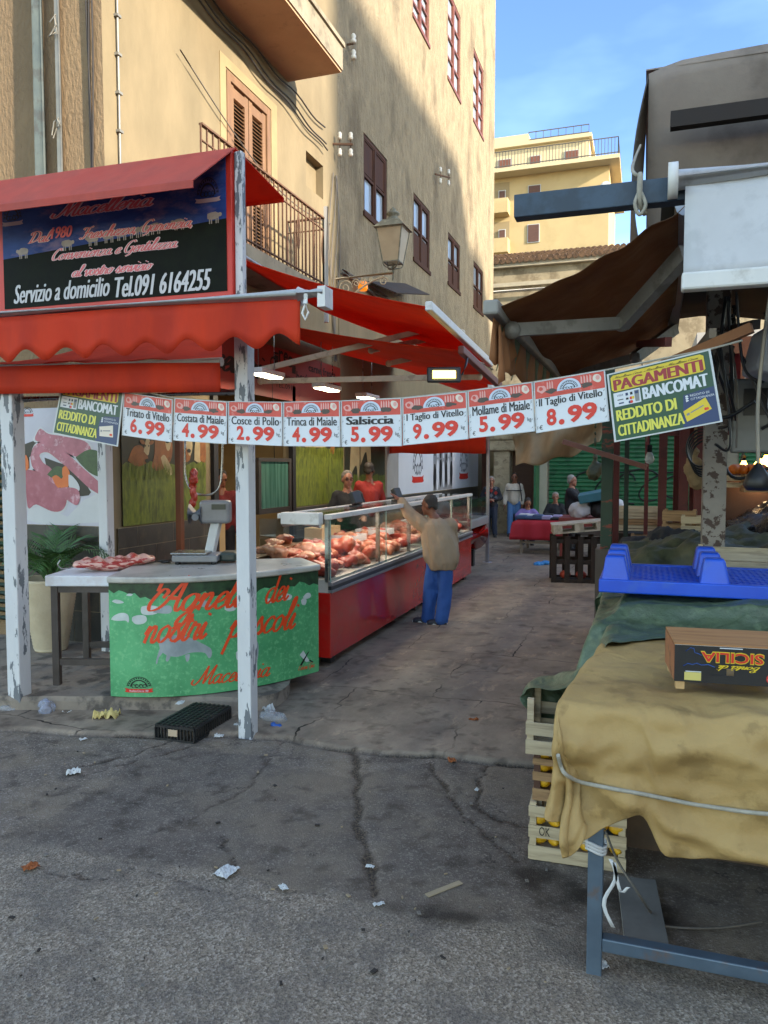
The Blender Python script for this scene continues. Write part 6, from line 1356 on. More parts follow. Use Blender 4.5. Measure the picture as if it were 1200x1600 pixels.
# blue plastic pallet, feet up
BPL = M('blue_plastic', '#0d3fb0', '#1550c8', s=3, rough=.38, dirt='#3a5fae', ds=9, da=.35, dlo=.55, spec=.5)
pp = Vector((-.235, 4.4, 1.155)); bp_ = thing('plastic_pallet', 'bright blue plastic pallet lying upside down on the green tarpaulin', 'pallet', pp)
mb = MB(); w_, d_ = 1.2, .8
for (x0, y0, x1, y1) in ((0,0,w_,.05),(0,d_-.05,w_,d_),(0,.05,.05,d_-.05),(w_-.05,.05,w_,d_-.05)): mb.box(pp.x+x0, pp.y+y0, pp.z, pp.x+x1, pp.y+y1, pp.z+.075)
mb.build('rim', BPL, bp_, bevel=.008)
mb = MB()
def clipbar(x0, y0, x1, y1, k, z):
    mb.bar((pp.x+x0, pp.y+y0, z), (pp.x+x1, pp.y+y1, z), .014, .03)
n_ = 0
for c in np.arange(-.8, 1.25, .062):
    for sg in (1, -1):
        pts = []
        for y in (.04, d_-.04):
            pts.append((c+y if sg == 1 else c+d_-y, y))
        (xa, ya_), (xb_, yb_) = pts
        lo, hi = .04, w_-.04; t0, t1 = 0., 1.; dx = xb_-xa
        ta, tb_ = sorted(((lo-xa)/dx, (hi-xa)/dx)); t0 = max(t0, ta); t1 = min(t1, tb_)
        if t1-t0 > .03: clipbar(xa+dx*t0, ya_+(yb_-ya_)*t0, xa+dx*t1, ya_+(yb_-ya_)*t1, n_, pp.z+.052+(.0015 if sg > 0 else 0)); n_ += 1
mb.build('lattice_deck', BPL, bp_)
for x in (.01, .52, 1.04):
    for y in (.01, .32, .64):
        mb = MB(); a = [(x+.0, y), (x+.15, y), (x+.15, y+.15), (x, y+.15)]; i_ = .024; z0 = pp.z+.07; b = [(x+i_, y+i_), (x+.15-i_, y+i_), (x+.15-i_, y+.15-i_), (x+i_, y+.15-i_)]
        mb.add([(pp.x+q[0]+.004, pp.y+q[1]+.004, z0) for q in a]+[(pp.x+q[0], pp.y+q[1], z0+.135) for q in b], [(0,1,5,4),(1,2,6,5),(2,3,7,6),(3,0,4,7),(4,5,6,7)]); mb.build('foot', BPL, bp_, bevel=.015, seg=3)
# pale crate and dark covers behind the pallet
crate('long pale shallow crate lying behind the blue pallet', .72, 5.55, 1.2, .75, .4, .1, CW, ((.0,.045),(.055,.1)), -.04)
def mound(nm, label, x0, x1, y0, y1, zt, mat, seed, drop=.9, hump=.15):
    m2 = MB()
    drape(m2, x0, x1, y0, y1, lambda x, y: zt+hump*math.sin((x-x0)/(x1-x0)*3.14)*.8+.1*fbm((x*1.8, y*1.8, seed), 3), lambda x: drop, lambda y: drop, 60, 50, .4, .4,
          lambda p, hx, hy: .06*ridge((p.x*3, p.y*3, p.z*3+seed), 3)+.02*ridge((p.x*9, p.y*9, p.z*9), 2), .06, .12)
    return tag(m2.build(nm, mat, sol=.004), label, 'covered stall')
OLV = M('olive_tarpaulin', '#2f3324', '#45482f', s=4, rough=.6, bump=.8, bs=22, dirt='#5a5a3c', ds=7, da=.4); BKT = M('black_plastic_sheet', '#131417', '#1f2024', s=5, rough=.28, bump=1.2, bs=30, spec=.6); TAN = M('tan_canvas', '#7d6a50', '#94805f', s=3, rough=.9, bump=.4, bs=30, dirt='#5a4a36', ds=5, da=.5)
mound('covered_stall', 'olive cloth covering goods on the stall behind the blue pallet', -.1, 1.6, 6.3, 7.4, 1.12, OLV, 3)
mound('covered_stall', 'black cloth heap beyond the olive covered stall', -.15, .8, 7.2, 8.0, 1.08, M('black_cloth', '#17181a', '#232426', s=6, rough=.8, bump=.6), 9, .9, .12)
mound('covered_stall', 'glossy black plastic sheet heaped over the right hand stall', .78, 2.6, 7.3, 9.0, 1.25, BKT, 5, .5, .3)
mound('covered_stall', 'tan canvas skirt below the black plastic sheet', .72, 2.6, 7.0, 8.4, 1.12, TAN, 6, .7, .03)
# awning with brown underside, its arms and striped valance
BRN = cloth('dark_brown_awning', '#4f3722', '#6d4b2c', .45, '#8a5a30', dirt='#8a6d4e', s=1.6, wr=.3)
f0 = at(771, 484, y=4.0); f1 = at(881, 589, x=f0.x); f1.z = f0.z+.0
w0_ = at(1072, 320, y=4.0); w1_ = Vector((w0_.x+.05, 7.6, w0_.z+.02))
t = thing('brown_awning', 'dark brown folding awning with grey front bar over the market stalls', 'awning', (w0_+w1_)/2)
mb = MB(); mb.grid(lambda u, v: w0_.lerp(w1_, u).lerp(f0.lerp(f1, u), v)-Vector((0, 0, .04*math.sin(v*math.pi)+.015*math.sin(v*26+u*3)*(1-v)+.02*math.sin(u*17)*v)), 24, 30); mb.build('canopy', BRN, t, sol=.004)
mb = MB(); mb.bar(f0-Vector((0, .08, 0)), f1+Vector((0, .08, 0)), .08, .075); mb.build('front_bar', M('grey_bar_paint', '#7b7872', '#8e8a83', s=5, rough=.5, dirt='#5a544c', ds=8, da=.5), t, bevel=.012)
mb = MB(); mb.tube([w0_, w1_], .05, 10); mb.build('roller', ALU, t)
for k, (e, m_, s_) in enumerate(((at(800,516,y=4.25), at(972,505,y=4.7), at(1072,395,y=4.25)), (Vector((f0.x+.08, 7.2, f0.z)), Vector((-.1, 6.7, 2.75)), Vector((.22, 7.2, 3.05))))):
    mb = MB(); mb.bar(e, m_, .05, .07); mb.bar(m_, s_, .06, .09)
    for q in (e, m_): mb.ell(q, .05, None, 8, 6)
    mb.build('arm', MATS['grey_bar_paint'], t)
STRP = M('faded_green_cloth', '#4a5c42', '#66745a', s=5, rough=.85); STRO = M('faded_orange_cloth', '#8a5a36', '#a06f47', s=5, rough=.85)
for k in range(16):
    mb = MB(); ua, ub = k/16, (k+1)/16
    def vf(u, v, ua=ua, ub=ub):
        q = f0.lerp(f1, ua+(ub-ua)*u); w = ua+(ub-ua)*u
        return q+Vector((.03*math.sin(w*45)*v-.02*v, 0, -.04-(.21+.03*math.sin(w*90))*v))
    mb.grid(vf, 4, 5); mb.build('valance_strip', STRP if k % 2 else STRO, t, sol=.003)
mb = MB(); mb.grid(lambda u, v: f0+Vector((.02+.03*math.sin(u*15)*v, .05+.45*u, -.08-(.3-.2*u)*v+.02*math.sin(u*22))), 14, 5); tag(mb.build('torn_cloth', STRO, sol=.003), 'torn orange cloth hanging from the near end of the brown awning', 'cloth')
# steel beam, rolled white screen
bl = at(805, 327, y=3.7); STB = M('dark_blue_steel', '#2c3a48', '#3a4a5a', s=4, rough=.5, metal=.2, dirt='#232a33', ds=6, da=.5)
mb = MB(); mb.box(bl.x, 3.66, bl.z-.05, 1.9, 3.74, bl.z+.055); tag(mb.build('steel_beam', STB, bevel=.004, loc=(bl.x, 3.7, bl.z-.05)), 'dark blue steel beam jutting out from the stall roof over the lane', 'beam')
mb = MB(); kx = at(1000, 300, y=3.65); 
mb.tube(catmull([(kx.x, 3.75, kx.z+.06), (kx.x, 3.63, kx.z+.07), (kx.x, 3.62, kx.z-.05), (kx.x+.02, 3.7, kx.z-.08), (kx.x+.01, 3.76, kx.z)], 5), .012, 6); mb.tube(catmull([(kx.x, 3.62, kx.z), (kx.x-.02, 3.61, kx.z-.06), (kx.x, 3.61, kx.z-.11), (kx.x+.025, 3.61, kx.z-.07), (kx.x, 3.62, kx.z)], 5), .008, 6); mb.tube(catmull([(kx.x, 3.66, kx.z+.07), (kx.x-.04, 3.9, kx.z+.2), (kx.x-.03, 5.8, 4.1)], 5), .008, 6)
tag(mb.build('knotted_rope', M('grey_rope', '#8a8578')), 'grey rope knotted over the steel beam below the roof cover', 'rope')
t = thing('white_screen', 'hanging white roller screen with white bottom bar at the right edge', 'screen', (.7, 3.6, 2.6))
a, b = at(1071, 285, y=3.6), at(1069, 455, y=3.6)
mb = MB(); mb.grid(lambda u, v: Vector((a.x+1.5*u, 3.6+.012*math.sin(u*9+v*2), a.z-(a.z-b.z-.06)*v)), 20, 8); mb.build('screen_sheet', M('white_vinyl', '#b5b5b8', '#c6c6c9', s=2, rough=.55, dirt='#9a9a9e', ds=5, da=.4), t, sol=.003)
mb = MB(); mb.box(b.x-.012, 3.57, b.z, b.x+1.52, 3.64, b.z+.075); mb.build('bottom_bar', WHL, t, bevel=.01)
mb = MB(); mb.tube([(a.x-.06, 3.62, a.z+.02), (a.x+1.5, 3.62, a.z+.02)], .045, 12); mb.lathe([(0,-.02),(.075,-.02),(.075,.02),(0,.02)], (a.x-.05, 3.62, a.z+.02), 16, fx=lambda p: Vector((p.z, p.y, p.x))); mb.build('roller', WHL, t)
# roof with grey cover
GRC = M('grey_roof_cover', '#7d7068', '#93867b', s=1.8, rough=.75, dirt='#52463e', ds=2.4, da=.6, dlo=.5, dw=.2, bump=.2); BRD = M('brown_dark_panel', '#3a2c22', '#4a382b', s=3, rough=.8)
t = thing('stall_roof', 'boxy market roof wrapped in grey brown cover at the upper right', 'roof', (1.3, 6.8, 3.5))
mb = MB()
def rf(u, v):
    x = -.03+3.3*u; z = 4.72+.03*math.sin(u*5)-1.2*v; y = 6.0+.5*v**1.3-.18*math.exp(-v*7)*0; return Vector((x, y, z+.05*min(1, u*18)-.05))
mb.grid(rf, 30, 12); mb.build('front_cover', GRC, t, sol=.01)
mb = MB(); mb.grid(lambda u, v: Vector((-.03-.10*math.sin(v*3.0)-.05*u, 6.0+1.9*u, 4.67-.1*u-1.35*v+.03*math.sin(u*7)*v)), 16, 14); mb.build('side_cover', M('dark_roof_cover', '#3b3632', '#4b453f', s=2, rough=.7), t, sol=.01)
mb = MB(); mb.poly([(-.05, 6.0, 4.7), (3.3, 6.0, 4.7), (3.3, 8.2, 4.6), (-.05, 8.2, 4.6)]); mb.build('top_cover', GRC, t, sol=.01)
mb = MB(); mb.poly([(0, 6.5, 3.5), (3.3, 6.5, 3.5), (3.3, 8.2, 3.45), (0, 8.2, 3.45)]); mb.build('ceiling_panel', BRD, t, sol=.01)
mb = MB(); mb.box(.12, 5.86, 4.22, 3.3, 5.94, 4.33); mb.build('beam', M('dark_beam', '#211915', '#2c221c', rough=.8), t)
mb = MB(); mb.box(.95, 5.88, 3.3, 1.03, 5.96, 4.219); mb.build('strut', MATS['dark_beam'], t)
mb = MB(); mb.obox((.9, 5.8, 3.72), (1.3, 0, .1), (0, .04, 0), (0, 0, .28)); tag(mb.build('roof_board', M('rusty_red_board', '#5a2a20', '#6d3529', rough=.8)), 'rusty red board fixed beneath the grey roof cover', 'board')
# posts under the roofs
def rpost(label, px, py0, y, w_, mat, z0=0., z1=3.3, nm='stall_post'):
    p = at(px, py0, y=y); m2 = MB(); m2.box(p.x-w_/2, y-w_/2, z0, p.x+w_/2, y+w_/2, z1); return tag(m2.build(nm, mat, bevel=.005, loc=(p.x, y, z0)), label, 'post')
GPO = M('green_red_paint', '#17301f', '#203d29', s=5, rough=.55, dirt='#8a3420', ds=4, da=.9, dlo=.55, dw=.02, stretch=(.3, .3, 1)); RPO = M('oxide_red_steel', '#4f1512', '#64201a', s=6, rough=.6, dirt='#2a100d', ds=6, da=.5); FLK = M('flaking_grey_paint', '#77716a', '#8d867d', s=5, rough=.8, dirt='#3d2a22', ds=12, da=.9, dlo=.52, dw=.03, bump=.4)
rpost('green post with red patches beside the wooden cage', 948, 800, 8.6, .12, GPO, 0, 3.0)
rpost('dark red post just right of the green patched post', 962, 800, 9.0, .07, RPO, 0, 2.6)
rpost('dark green thin post left of the stacked pale crates', 978, 800, 8.9, .05, M('dark_green_paint', '#14271b', rough=.6), 0, 2.6)
rpost('flaking grey wooden post under the payment board', 1117, 700, 5.9, .15, FLK, .9, 3.4)
for k, (px, y, w_, lab) in enumerate(((1035, 9.2, .09, 'leftmost of the dark red steel posts under the awning'), (1056, 9.6, .06, 'thin dark red post second from the left under the awning'), (1068, 9.1, .1, 'stout dark red post in the middle of the red cluster'), (1082, 9.8, .07, 'dark red post behind the hanging bulb cable'), (1093, 9.0, .12, 'widest dark red post right in the red cluster'), (1107, 9.4, .08, 'dark red post nearest the flaking grey post'), (1010, 10.2, .05, 'slim dark red post behind the stacked pale crates'))): rpost(lab, px, 760, y, w_, RPO, 0, 2.9)
mb = MB()
for z_, xa, xb_ in ((2.55, .3, 2.6), (1.75, .4, 1.4), (2.2, .2, 1.6)): mb.box(xa, 9.15, z_, xb_, 9.21, z_+.06)
mb.obox((.95, 9.3, 2.45), (1.2, 0, 0), (0, .05, 0), (0, 0, .4)); tag(mb.build('cross_brace', RPO), 'dark red steel cross frame between the red posts', 'frame')
mb = MB(); mb.bar(at(700+310, 582, y=4.5), at(1175, 512, y=4.3), .045, .05); tag(mb.build('wooden_batten', M('orange_batten', '#7c4f2c', '#905f38', s=6, rough=.7)), 'orange wooden batten crossing above the large payment board', 'batten')
mb = MB(); mb.bar(at(880, 690, y=8.4), at(1010, 690+40, y=8.2), .05, .05); tag(mb.build('brace', M('rusty_brace', '#6d4436', '#7f5244', rough=.7)), 'rusty slanting brace on the green patched post', 'brace')
# ------------------------------------------------------------------ far end of the lane
GSL = M('green_roller_shutter', '#1d5a36', '#2a6e45', s=3, rough=.5, dirt='#123c25', ds=5, da=.5)
mh = thing('market_building', 'low market building with green roller shutters across the lane', 'building', (0, 21.5, 0))
PBW = M('pale_block_wall', '#8d8474', '#a0967f', s=2, rough=.9, bump=.3, dirt='#665d50', ds=3, da=.5)
mb = MB(); mb.box(-2.75, 21.1, 0, 6, 27, 3.1); mb.build('wall', PBW, mh)
mb = MB(); mb.box(-3.2, 20.3, 3.1, 6.2, 27.3, 3.25); mb.build('roof', M('sheet_roof', '#7e7a74', '#918d86', rough=.7), mh)
def shutter(x0, x1, y, z0, z1, mat, parent, pitch=.11):
    m2 = MB(); n = int((z1-z0)/pitch)
    prof = []
    for k in range(n):
        z = z0+k*pitch; prof += [(0, z), (-.03, z+pitch*.3), (-.03, z+pitch*.75)]
    prof.append((0, z1))
    vs = [(x, y+d, z) for d, z in prof for x in (x0, x1)]
    m2.add(vs, [(2*i, 2*i+1, 2*i+3, 2*i+2) for i in range(len(prof)-1)]); return m2.build('roller_shutter', mat, parent)
shutter(-2.45, 1.9, 21.05, .0, 2.9, GSL, mh); shutter(2.2, 5.6, 21.05, 0, 2.9, GSL, mh)
mb = MB(); mb.box(-2.72, 20.95, 0, -2.5, 21.09, 3.0); mb.build('pilaster', M('pale_pilaster', '#a29a86', '#b3aa95', s=3, rough=.8), mh)
mb = MB(); mb.box(-2.4, 20.98, .0, 1.9, 21.01, .75); mb.build('dark_plinth', M('dark_plinth', '#3c322c', '#4c4038', rough=.8), mh)
mb = MB(); GF = lambda u, v, n=0: Vector((u, 21.0-n, v))
for (cx, r, ph) in ((-1.3, .55, 0), (-.75, .5, .4), (-.2, .6, .2), (.35, .5, .6), (.8, .4, .1)):
    mb.tube([GF(cx+r*math.cos(t)*1.0, 1.35+r*.75*math.sin(t+ph), .0) for t in np.linspace(.0, 4.6, 22)], .022, 5)
put_text(mb, 'RAS', GF, .9, 1.5, 2.3, 2.6, 0, n=.01)
mb.build('graffiti', INKB, mh)
mb = MB(); mb.box(-3.6, 22.0, 0, -2.76, 22.3, 2.6); lw2 = mb.build('brown_shutter', M('brown_shutter', '#5a4030', '#6d4f3c', s=4, rough=.7, stretch=(1, 1, 12)), mh)
mb = MB(); mb.box(-2.75, 20.2, 0, -2.7, 21.0, 2.6); shs = mb.build('side_shutter', GSL, mh)
# crumbling corner column and beige wall closing the lane at the left
oc = thing('crumbling_column', 'crumbling beige stone column with rough stepped capital at the lane end', 'column', (-3.7, 21.3, 0))
STN = M('crumbling_stone', '#9c8b6e', '#b5a486', s=4, rough=.95, bump=1.5, bs=12, dirt='#6d5d48', ds=6, da=.6)
mb = MB(); mb.box(-4.0, 21.2, 0, -3.55, 21.7, 2.3); mb.build('shaft', STN, oc, bevel=.03); mb = MB(); mb.box(-4.2, 21.1, 2.3, -3.3, 21.9, 2.6); mb.box(-4.4, 21.05, 2.6, -3.0, 22, 2.9); mb.build('capital', STN, oc, bevel=.04)
mb = MB(); mb.box(-8, 24.5, 0, -3.5, 25, 3.2); bw = mb.build('beige_wall', M('beige_wall', '#a08c64', '#b39e74', s=2, rough=.9, bump=.3, dirt='#7d6a4a', ds=4, da=.5), loc=(-5.5, 24.6, 0)); tag(bw, 'beige rendered wall behind the walking men', 'wall')
mb = MB(); mb.box(-4.55, 22.3, 0, -4.42, 22.43, 3.4); mb.box(-5.5, 22.3, 3.0, -3.8, 22.42, 3.1); mb.bar((-4.48, 22.35, 2.5), (-5.0, 22.35, 3.0), .06); tag(mb.build('rusty_canopy_post', M('rusty_post', '#4a2a1e', '#5d3828', rough=.8)), 'rusty brown canopy post behind the man in the cream sweater', 'post')
mb = MB(); mb.grid(lambda u, v: Vector((-5.8+2.4*u, 21.6+2.2*v, 3.2+.06*math.sin(u*40)+.2*v)), 40, 4); tag(mb.build('old_tile_canopy', STN, sol=.05), 'small old tiled canopy over the end of the lane', 'canopy')
mb = MB(); mb.box(-4.7, 17.6, 0, -4.05, 20.0, .3); tag(mb.build('stone_step', M('pale_step', '#8d8880', '#a09b92', rough=.8), bevel=.01), 'pale stone step along the wall beside the walking men', 'step')
# old house with a tiled roof behind
oh = thing('old_tiled_house', 'old weathered stone house with curved clay roof tiles', 'building', (-4, 31, 0))
OST = M('weathered_render', '#8d8168', '#a89b80', s=1.5, rough=.95, bump=.6, bs=6, dirt='#6a5d48', ds=1.2, da=.7, dlo=.48, dw=.1)
mb = MB(); mb.box(-9.5, 31, 0, 4, 38, 9.9); mb.build('wall', OST, oh)
mb = MB(); mb.box(-9.6, 30.85, 9.0, 4.1, 31, 9.15); mb.box(-9.6, 30.8, 9.75, 4.1, 31, 9.95); mb.build('cornice', M('pale_cornice', '#a09680', '#b5ab94', s=3, rough=.9), oh)
CLAY = M('clay_roof_tiles', '#6b5340', '#86694f', s=7, rough=.9, bump=.5, dirt='#3d332b', ds=9, da=.7, dlo=.48)
mb = MB()
for k in range(58):
    x = -9.5+k*.235
    for j in range(7):
        y0 = 30.7+j*.5; z0 = 9.98+j*.16
        mb.tube([(x, y0, z0), (x, y0+.58, z0+.19)], [.125, .1], 8, 0, True)
mb.poly([(-9.6, 30.8, 9.9), (4.1, 30.8, 9.9), (4.1, 34.5, 11.05), (-9.6, 34.5, 11.05)]); mb.build('roof', CLAY, oh)
mb = MB(); mb.tube([(-6.0, 30.95, 0), (-6.0, 30.95, 9)], .05, 8); mb.tube([(-9, 30.8, 8.8), (4, 30.8, 8.85)], .06, 8); mb.build('gutter', WHL, oh)
# tall yellow apartment block
ab = thing('yellow_apartment_block', 'tall pale yellow apartment block with terrace railings in the distance', 'building', (-6, 52, 0))
YLW = M('pale_yellow_render', '#a8936a', '#b39e72', s=.6, rough=.9, dirt='#9c875c', ds=.8, da=.3); BSH = M('brown_roller_blind', '#5c3526', '#6d4030', s=3, rough=.7, stretch=(1, 1, 10))
def Q(px, py, y=52): return at(px, py, y=y)
x0 = -14.; xr = Q(952, 260).x; zc = Q(868, 262).z
mb = MB(); mb.box(x0, 52, 0, xr, 62, zc-.25); mb.build('wall', YLW, ab)
xt = Q(918, 220).x; zt = Q(918, 204).z
mb = MB(); mb.box(x0, 53.2, zc+.004, xt, 60, zt); mb.build('penthouse_wall', M('cream_render', '#b5a684', '#c0b18e', s=.6, rough=.9), ab)
mb = MB(); mb.box(x0, 52.9, zt, xt+.2, 60.3, zt+.25); mb.box(x0, 53, zt+.25, Q(822, 220).x, 59, zt+.75); mb.build('roof', MATS['cream_render'], ab)
mb = MB(); mb.box(x0, 50.9, zc-.25, Q(969, 260).x, 62, zc); mb.build('terrace_slab', MATS['cream_render'], ab)
def rail2(p0, p1, h, parent, n, nm='terrace_railing'):
    m2 = MB(); p0 = Vector(p0); p1 = Vector(p1)
    for z in (0.12, h): m2.bar(p0+Z3*z, p1+Z3*z, .05)
    for k in range(n+1): q = p0.lerp(p1, k/n); m2.bar(q, q+Z3*h, .035)
    return m2.build(nm, M('railing_grey', '#4f4a44', rough=.6), parent)
xe = Q(969, 260).x-.1
rail2((x0, 51.0, zc), (xe, 51.0, zc), 1.05, ab, 60); rail2((xe, 51.0, zc), (xe, 58, zc), 1.05, ab, 20); rail2((Q(822, 210).x, 53.1, zt+.25), (xt, 53.1, zt+.25), .6, ab, 8)
def win(px0, px1, py0, py1, y, mat, part='window', frac=1.):
    a, b = Q(px0, py0, y-.05), Q(px1, py1, y-.05); m2 = MB(); m2.box(a.x, y-.06, b.z, b.x, y+.02, a.z); w = m2.build(part, M('white_window_frame', '#a5a5a2', rough=.5), ab)
    m2 = MB(); m2.box(a.x+.05, y-.085, b.z+(a.z-b.z)*(1-frac)+.05, b.x-.05, y-.061, a.z-.05); m2.build('shutter', mat, w)
    if frac < 1:
        m2 = MB(); m2.box(a.x+.1, y-.08, b.z+.05, b.x-.1, y-.062, b.z+(a.z-b.z)*(1-frac)); m2.build('pane', GLASS, w)
for q in ((778,799,250,274),(828,845,244,268),(882,904,236,262)): win(*q, 53.2, BSH, frac=.6)
BR2 = M('dark_brown_shutter', '#4a3026', '#5a3c30', s=3, rough=.7, stretch=(1, 1, 14))
for q in ((825,845,290,311),(824,843,351,378)): win(*q, 52, BR2)
for py0, py1, s0 in ((292,318,318),(353,379,379)):
    a, b = Q(771, py0), Q(796, py1); mb = MB(); mb.box(x0, 51.97, b.z-.3, b.x, 52.05, a.z+.2); mb.build('loggia', M('loggia_shade', '#8d7c5c', rough=.9), ab)
    win(779, 790, py0+6, py1-3, 51.9, BR2); a2 = Q(797, py1+20); mb = MB(); mb.box(x0, 51.0, a2.z, a2.x, 51.98, Q(797, py1-2).z); mb.build('balcony', YLW, ab)
mb = MB(); mb.box(xr, 53, zc-6.5, xr+1.2, 57, zc-6.2); mb.box(xr, 53, zc-9.5, xr+1., 57, zc-9.2); mb.build('side_balcony', MATS['cream_render'], ab)
mb = MB(); p = Q(946, 292, 51.8); mb.ell(p, (.35, .1, .35), None, 12, 8); mb.build('satellite_dish', WHL, ab)
# tables, cage and goods in the lane
TBR = cloth('crimson_tablecloth', '#9c1626', '#ab2030', .05, bump=.2)
t = thing('folding_table', 'folding wooden table under a crimson cloth in the lane', 'table', (-2.0, 16.8, 0)); a = at(806, 838, y=16.4); b = at(862, 838, y=16.4); tz = .72; xa, xb_ = a.x, b.x+.15; FW = M('grey_folding_wood', '#7f7466', '#94887a', s=5, rough=.8)
mb = MB(); mb.box(xa, 16.4, tz-.03, xb_, 17.6, tz); mb.build('tabletop', FW, t)
for (x, y) in ((xa+.1, 16.5), (xb_-.1, 16.5), (xa+.1, 17.5), (xb_-.1, 17.5)):
    mb = MB(); mb.box(x-.025, y-.025, 0, x+.025, y+.025, tz-.03); mb.build('leg', FW, t)
mb = MB(); mb.bar((xa+.1, 16.45, .25), (xb_-.1, 16.45, .25), .03, .05); mb.bar((xa+.1, 16.43, .3), (xb_-.1, 16.43, .62), .03, .04); mb.bar((xa+.1, 16.41, .62), (xb_-.1, 16.41, .3), .03, .04); mb.build('brace', FW, t)
mb = MB(); drape(mb, xa-.03, xb_+.04, 16.37, 17.62, lambda x, y: tz+.012, lambda x: .42, lambda y: .42, 30, 24, .3, .3, lambda p, hx, hy: .02*math.sin(p.x*16)*(hy > 0)+.02*math.sin(p.y*14)*(hx > 0), .02, .04); mb.grid(lambda u, v: Vector((xb_+.05+.02*math.sin(u*15)*v, 16.36+1.26*u, tz+.01-.42*v)), 12, 4); tag(mb.build('tablecloth', TBR, sol=.004), 'crimson cloth hanging over the folding table in the lane', 'tablecloth')
rs = random.Random(5); cols = [M('folded_white_cloth', '#b5b5b8'), M('folded_black_cloth', '#17171a'), M('folded_lilac_cloth', '#8f86a8'), M('folded_blue_cloth', '#33486a')]
for k in range(13):
    x = xa+.1+(xb_-xa-.2)*(k % 5)/4.; y = 16.55+.38*(k//5); m2 = MB(); h = rs.uniform(.05, .11)
    m2.box(x-.11, y-.14, tz+.018, x+.11, y+.14, tz+.018+h); o = m2.build('folded_garment', cols[rs.choice((0, 0, 1, 1, 2, 3))], bevel=.025, seg=2); tag(o, 'small folded garment stacked on the crimson table', 'clothing', 'folded garments on the crimson table')
t = thing('red_table', 'dark red wooden table piled with bags behind the wooden cage', 'table', (-1.1, 16.6, 0)); RW = M('red_wood', '#6b241c', '#7d3026', s=5, rough=.6); x0_, x1_ = at(873, 800, y=15.6).x, .35
mb = MB(); mb.box(x0_, 15.6, .78, x1_, 16.7, .84); mb.build('tabletop', RW, t)
for (x, y) in ((x0_+.06, 15.65), (x1_-.06, 15.65), (x0_+.06, 16.6), (x1_-.06, 16.6)):
    mb = MB(); mb.box(x-.035, y-.035, 0, x+.035, y+.035, .78); mb.build('leg', RW, t)
mb = MB(); mb.box(x0_+.095, 15.63, .62, x1_-.095, 15.66, .74); mb.build('apron', RW, t)
for k, (x, m_, lab) in enumerate(((-1.25, 'folded_white_cloth', 'white bag of goods at the left of the red table'), (-.85, 'folded_black_cloth', 'black bag standing on the red table'), (-.5, 'folded_white_cloth', 'tall white plastic bag right on the red table'))):
    b_ = MB()
    for q in range(4): b_.ell((x+rs.uniform(-.1, .1), 16.0+rs.uniform(-.1, .1), 1.0+rs.uniform(-.05, .12)), (.16, .16, .17), None, 10, 8)
    tag(remesh(b_, 'goods_bag', MATS[m_], None, .03, 2, lambda p: .03*mnoise.noise(p*9)), lab, 'bag')
mb = MB(); mb.obox((-.95, 15.9, 1.28), (.6, 0, .12), (0, .4, .05), (-.04, 0, .16)); tag(mb.build('teal_box', M('teal_box', '#1f5560', '#2c6672', rough=.6), bevel=.01), 'teal box held over the red table by the man in black', 'box')
# wooden cage with a white pallet on it
ca, cb = at(865, 912, z=0), at(944, 905, z=0); cdir = Vector((.985, .17, 0)); cn = Vector((-cdir.y, cdir.x, 0)); cwd = .82
t = thing('wooden_cage', 'dark rotten slatted wooden cage bin standing in the lane', 'cage', ca); DKW = M('rotten_dark_wood', '#1f1813', '#33271f', s=6, rough=.9, bump=.5)
for (o, d, ln) in ((ca, cdir, cwd), (ca+cn*.5, cdir, cwd), (ca, cn, .5), (ca+cdir*cwd, cn, .5)):
    mb = MB()
    for z in (.04, .35, .68): mb.bar(o+Z3*z, o+d*ln+Z3*z, .025, .07)
    n = int(ln/.17)
    for k in range(n+1): q = o+d*(ln*k/n)+d.cross(Z3)*.026; mb.bar(q, q+Z3*.76, .085, .02, up=d.cross(Z3))
    mb.build('slatted_side', DKW, t)
mb = MB(); mb.obox(ca+cdir*cwd/2+cn*.25+Z3*.03, cdir*cwd, cn*.48, Z3*.03); mb.build('floor', DKW, t)
for k in range(3):
    m2 = MB(); m2.ell(ca+cdir*(.2+.25*k)+cn*.3+Z3*.11, (.09, .09, .07), None, 10, 8); o = m2.build('red_scrap', M('red_scrap', '#8a2a1c', '#a0402c', s=9)); tag(o, 'red vegetable scrap seen between the slats of the dark cage', 'scrap', 'scraps in the wooden cage')
GPW = M('grey_pallet_wood', '#98907f', '#b0a896', s=5, rough=.85, stretch=(1, 4, 1), dirt='#6d6455', ds=8, da=.5); t = thing('wooden_pallet', 'weathered grey wooden pallet lying tilted on top of the dark cage', 'pallet', ca+Z3*.76)
tl = (cdir+Z3*.1).normalized(); pn_ = tl.cross(cn)*1.0; pn_ = Vector((-tl.z*cdir.x, -tl.z*cdir.y, 1)).normalized(); po = ca-cdir*.02-cn*.05+Z3*.80
for (h, thick, lab) in ((.0, .022, 'bottom_boards'), (.125, .022, 'top_boards')):
    mb = MB()
    for k in range(5 if h else 3): c = po+tl*(cwd/2)+cn*(.05+.5*k/(4 if h else 2))+pn_*h; mb.obox(c, tl*cwd, cn*.12, pn_*thick)
    mb.build(lab, GPW, t)
mb = MB()
for i in range(3):
    for j in range(3): mb.obox(po+tl*(.08+(cwd-.16)*i/2)+cn*(.05+.5*j/2)+pn_*.0625, tl*.14, cn*.11, pn_*.1)
mb.build('blocks', GPW, t)
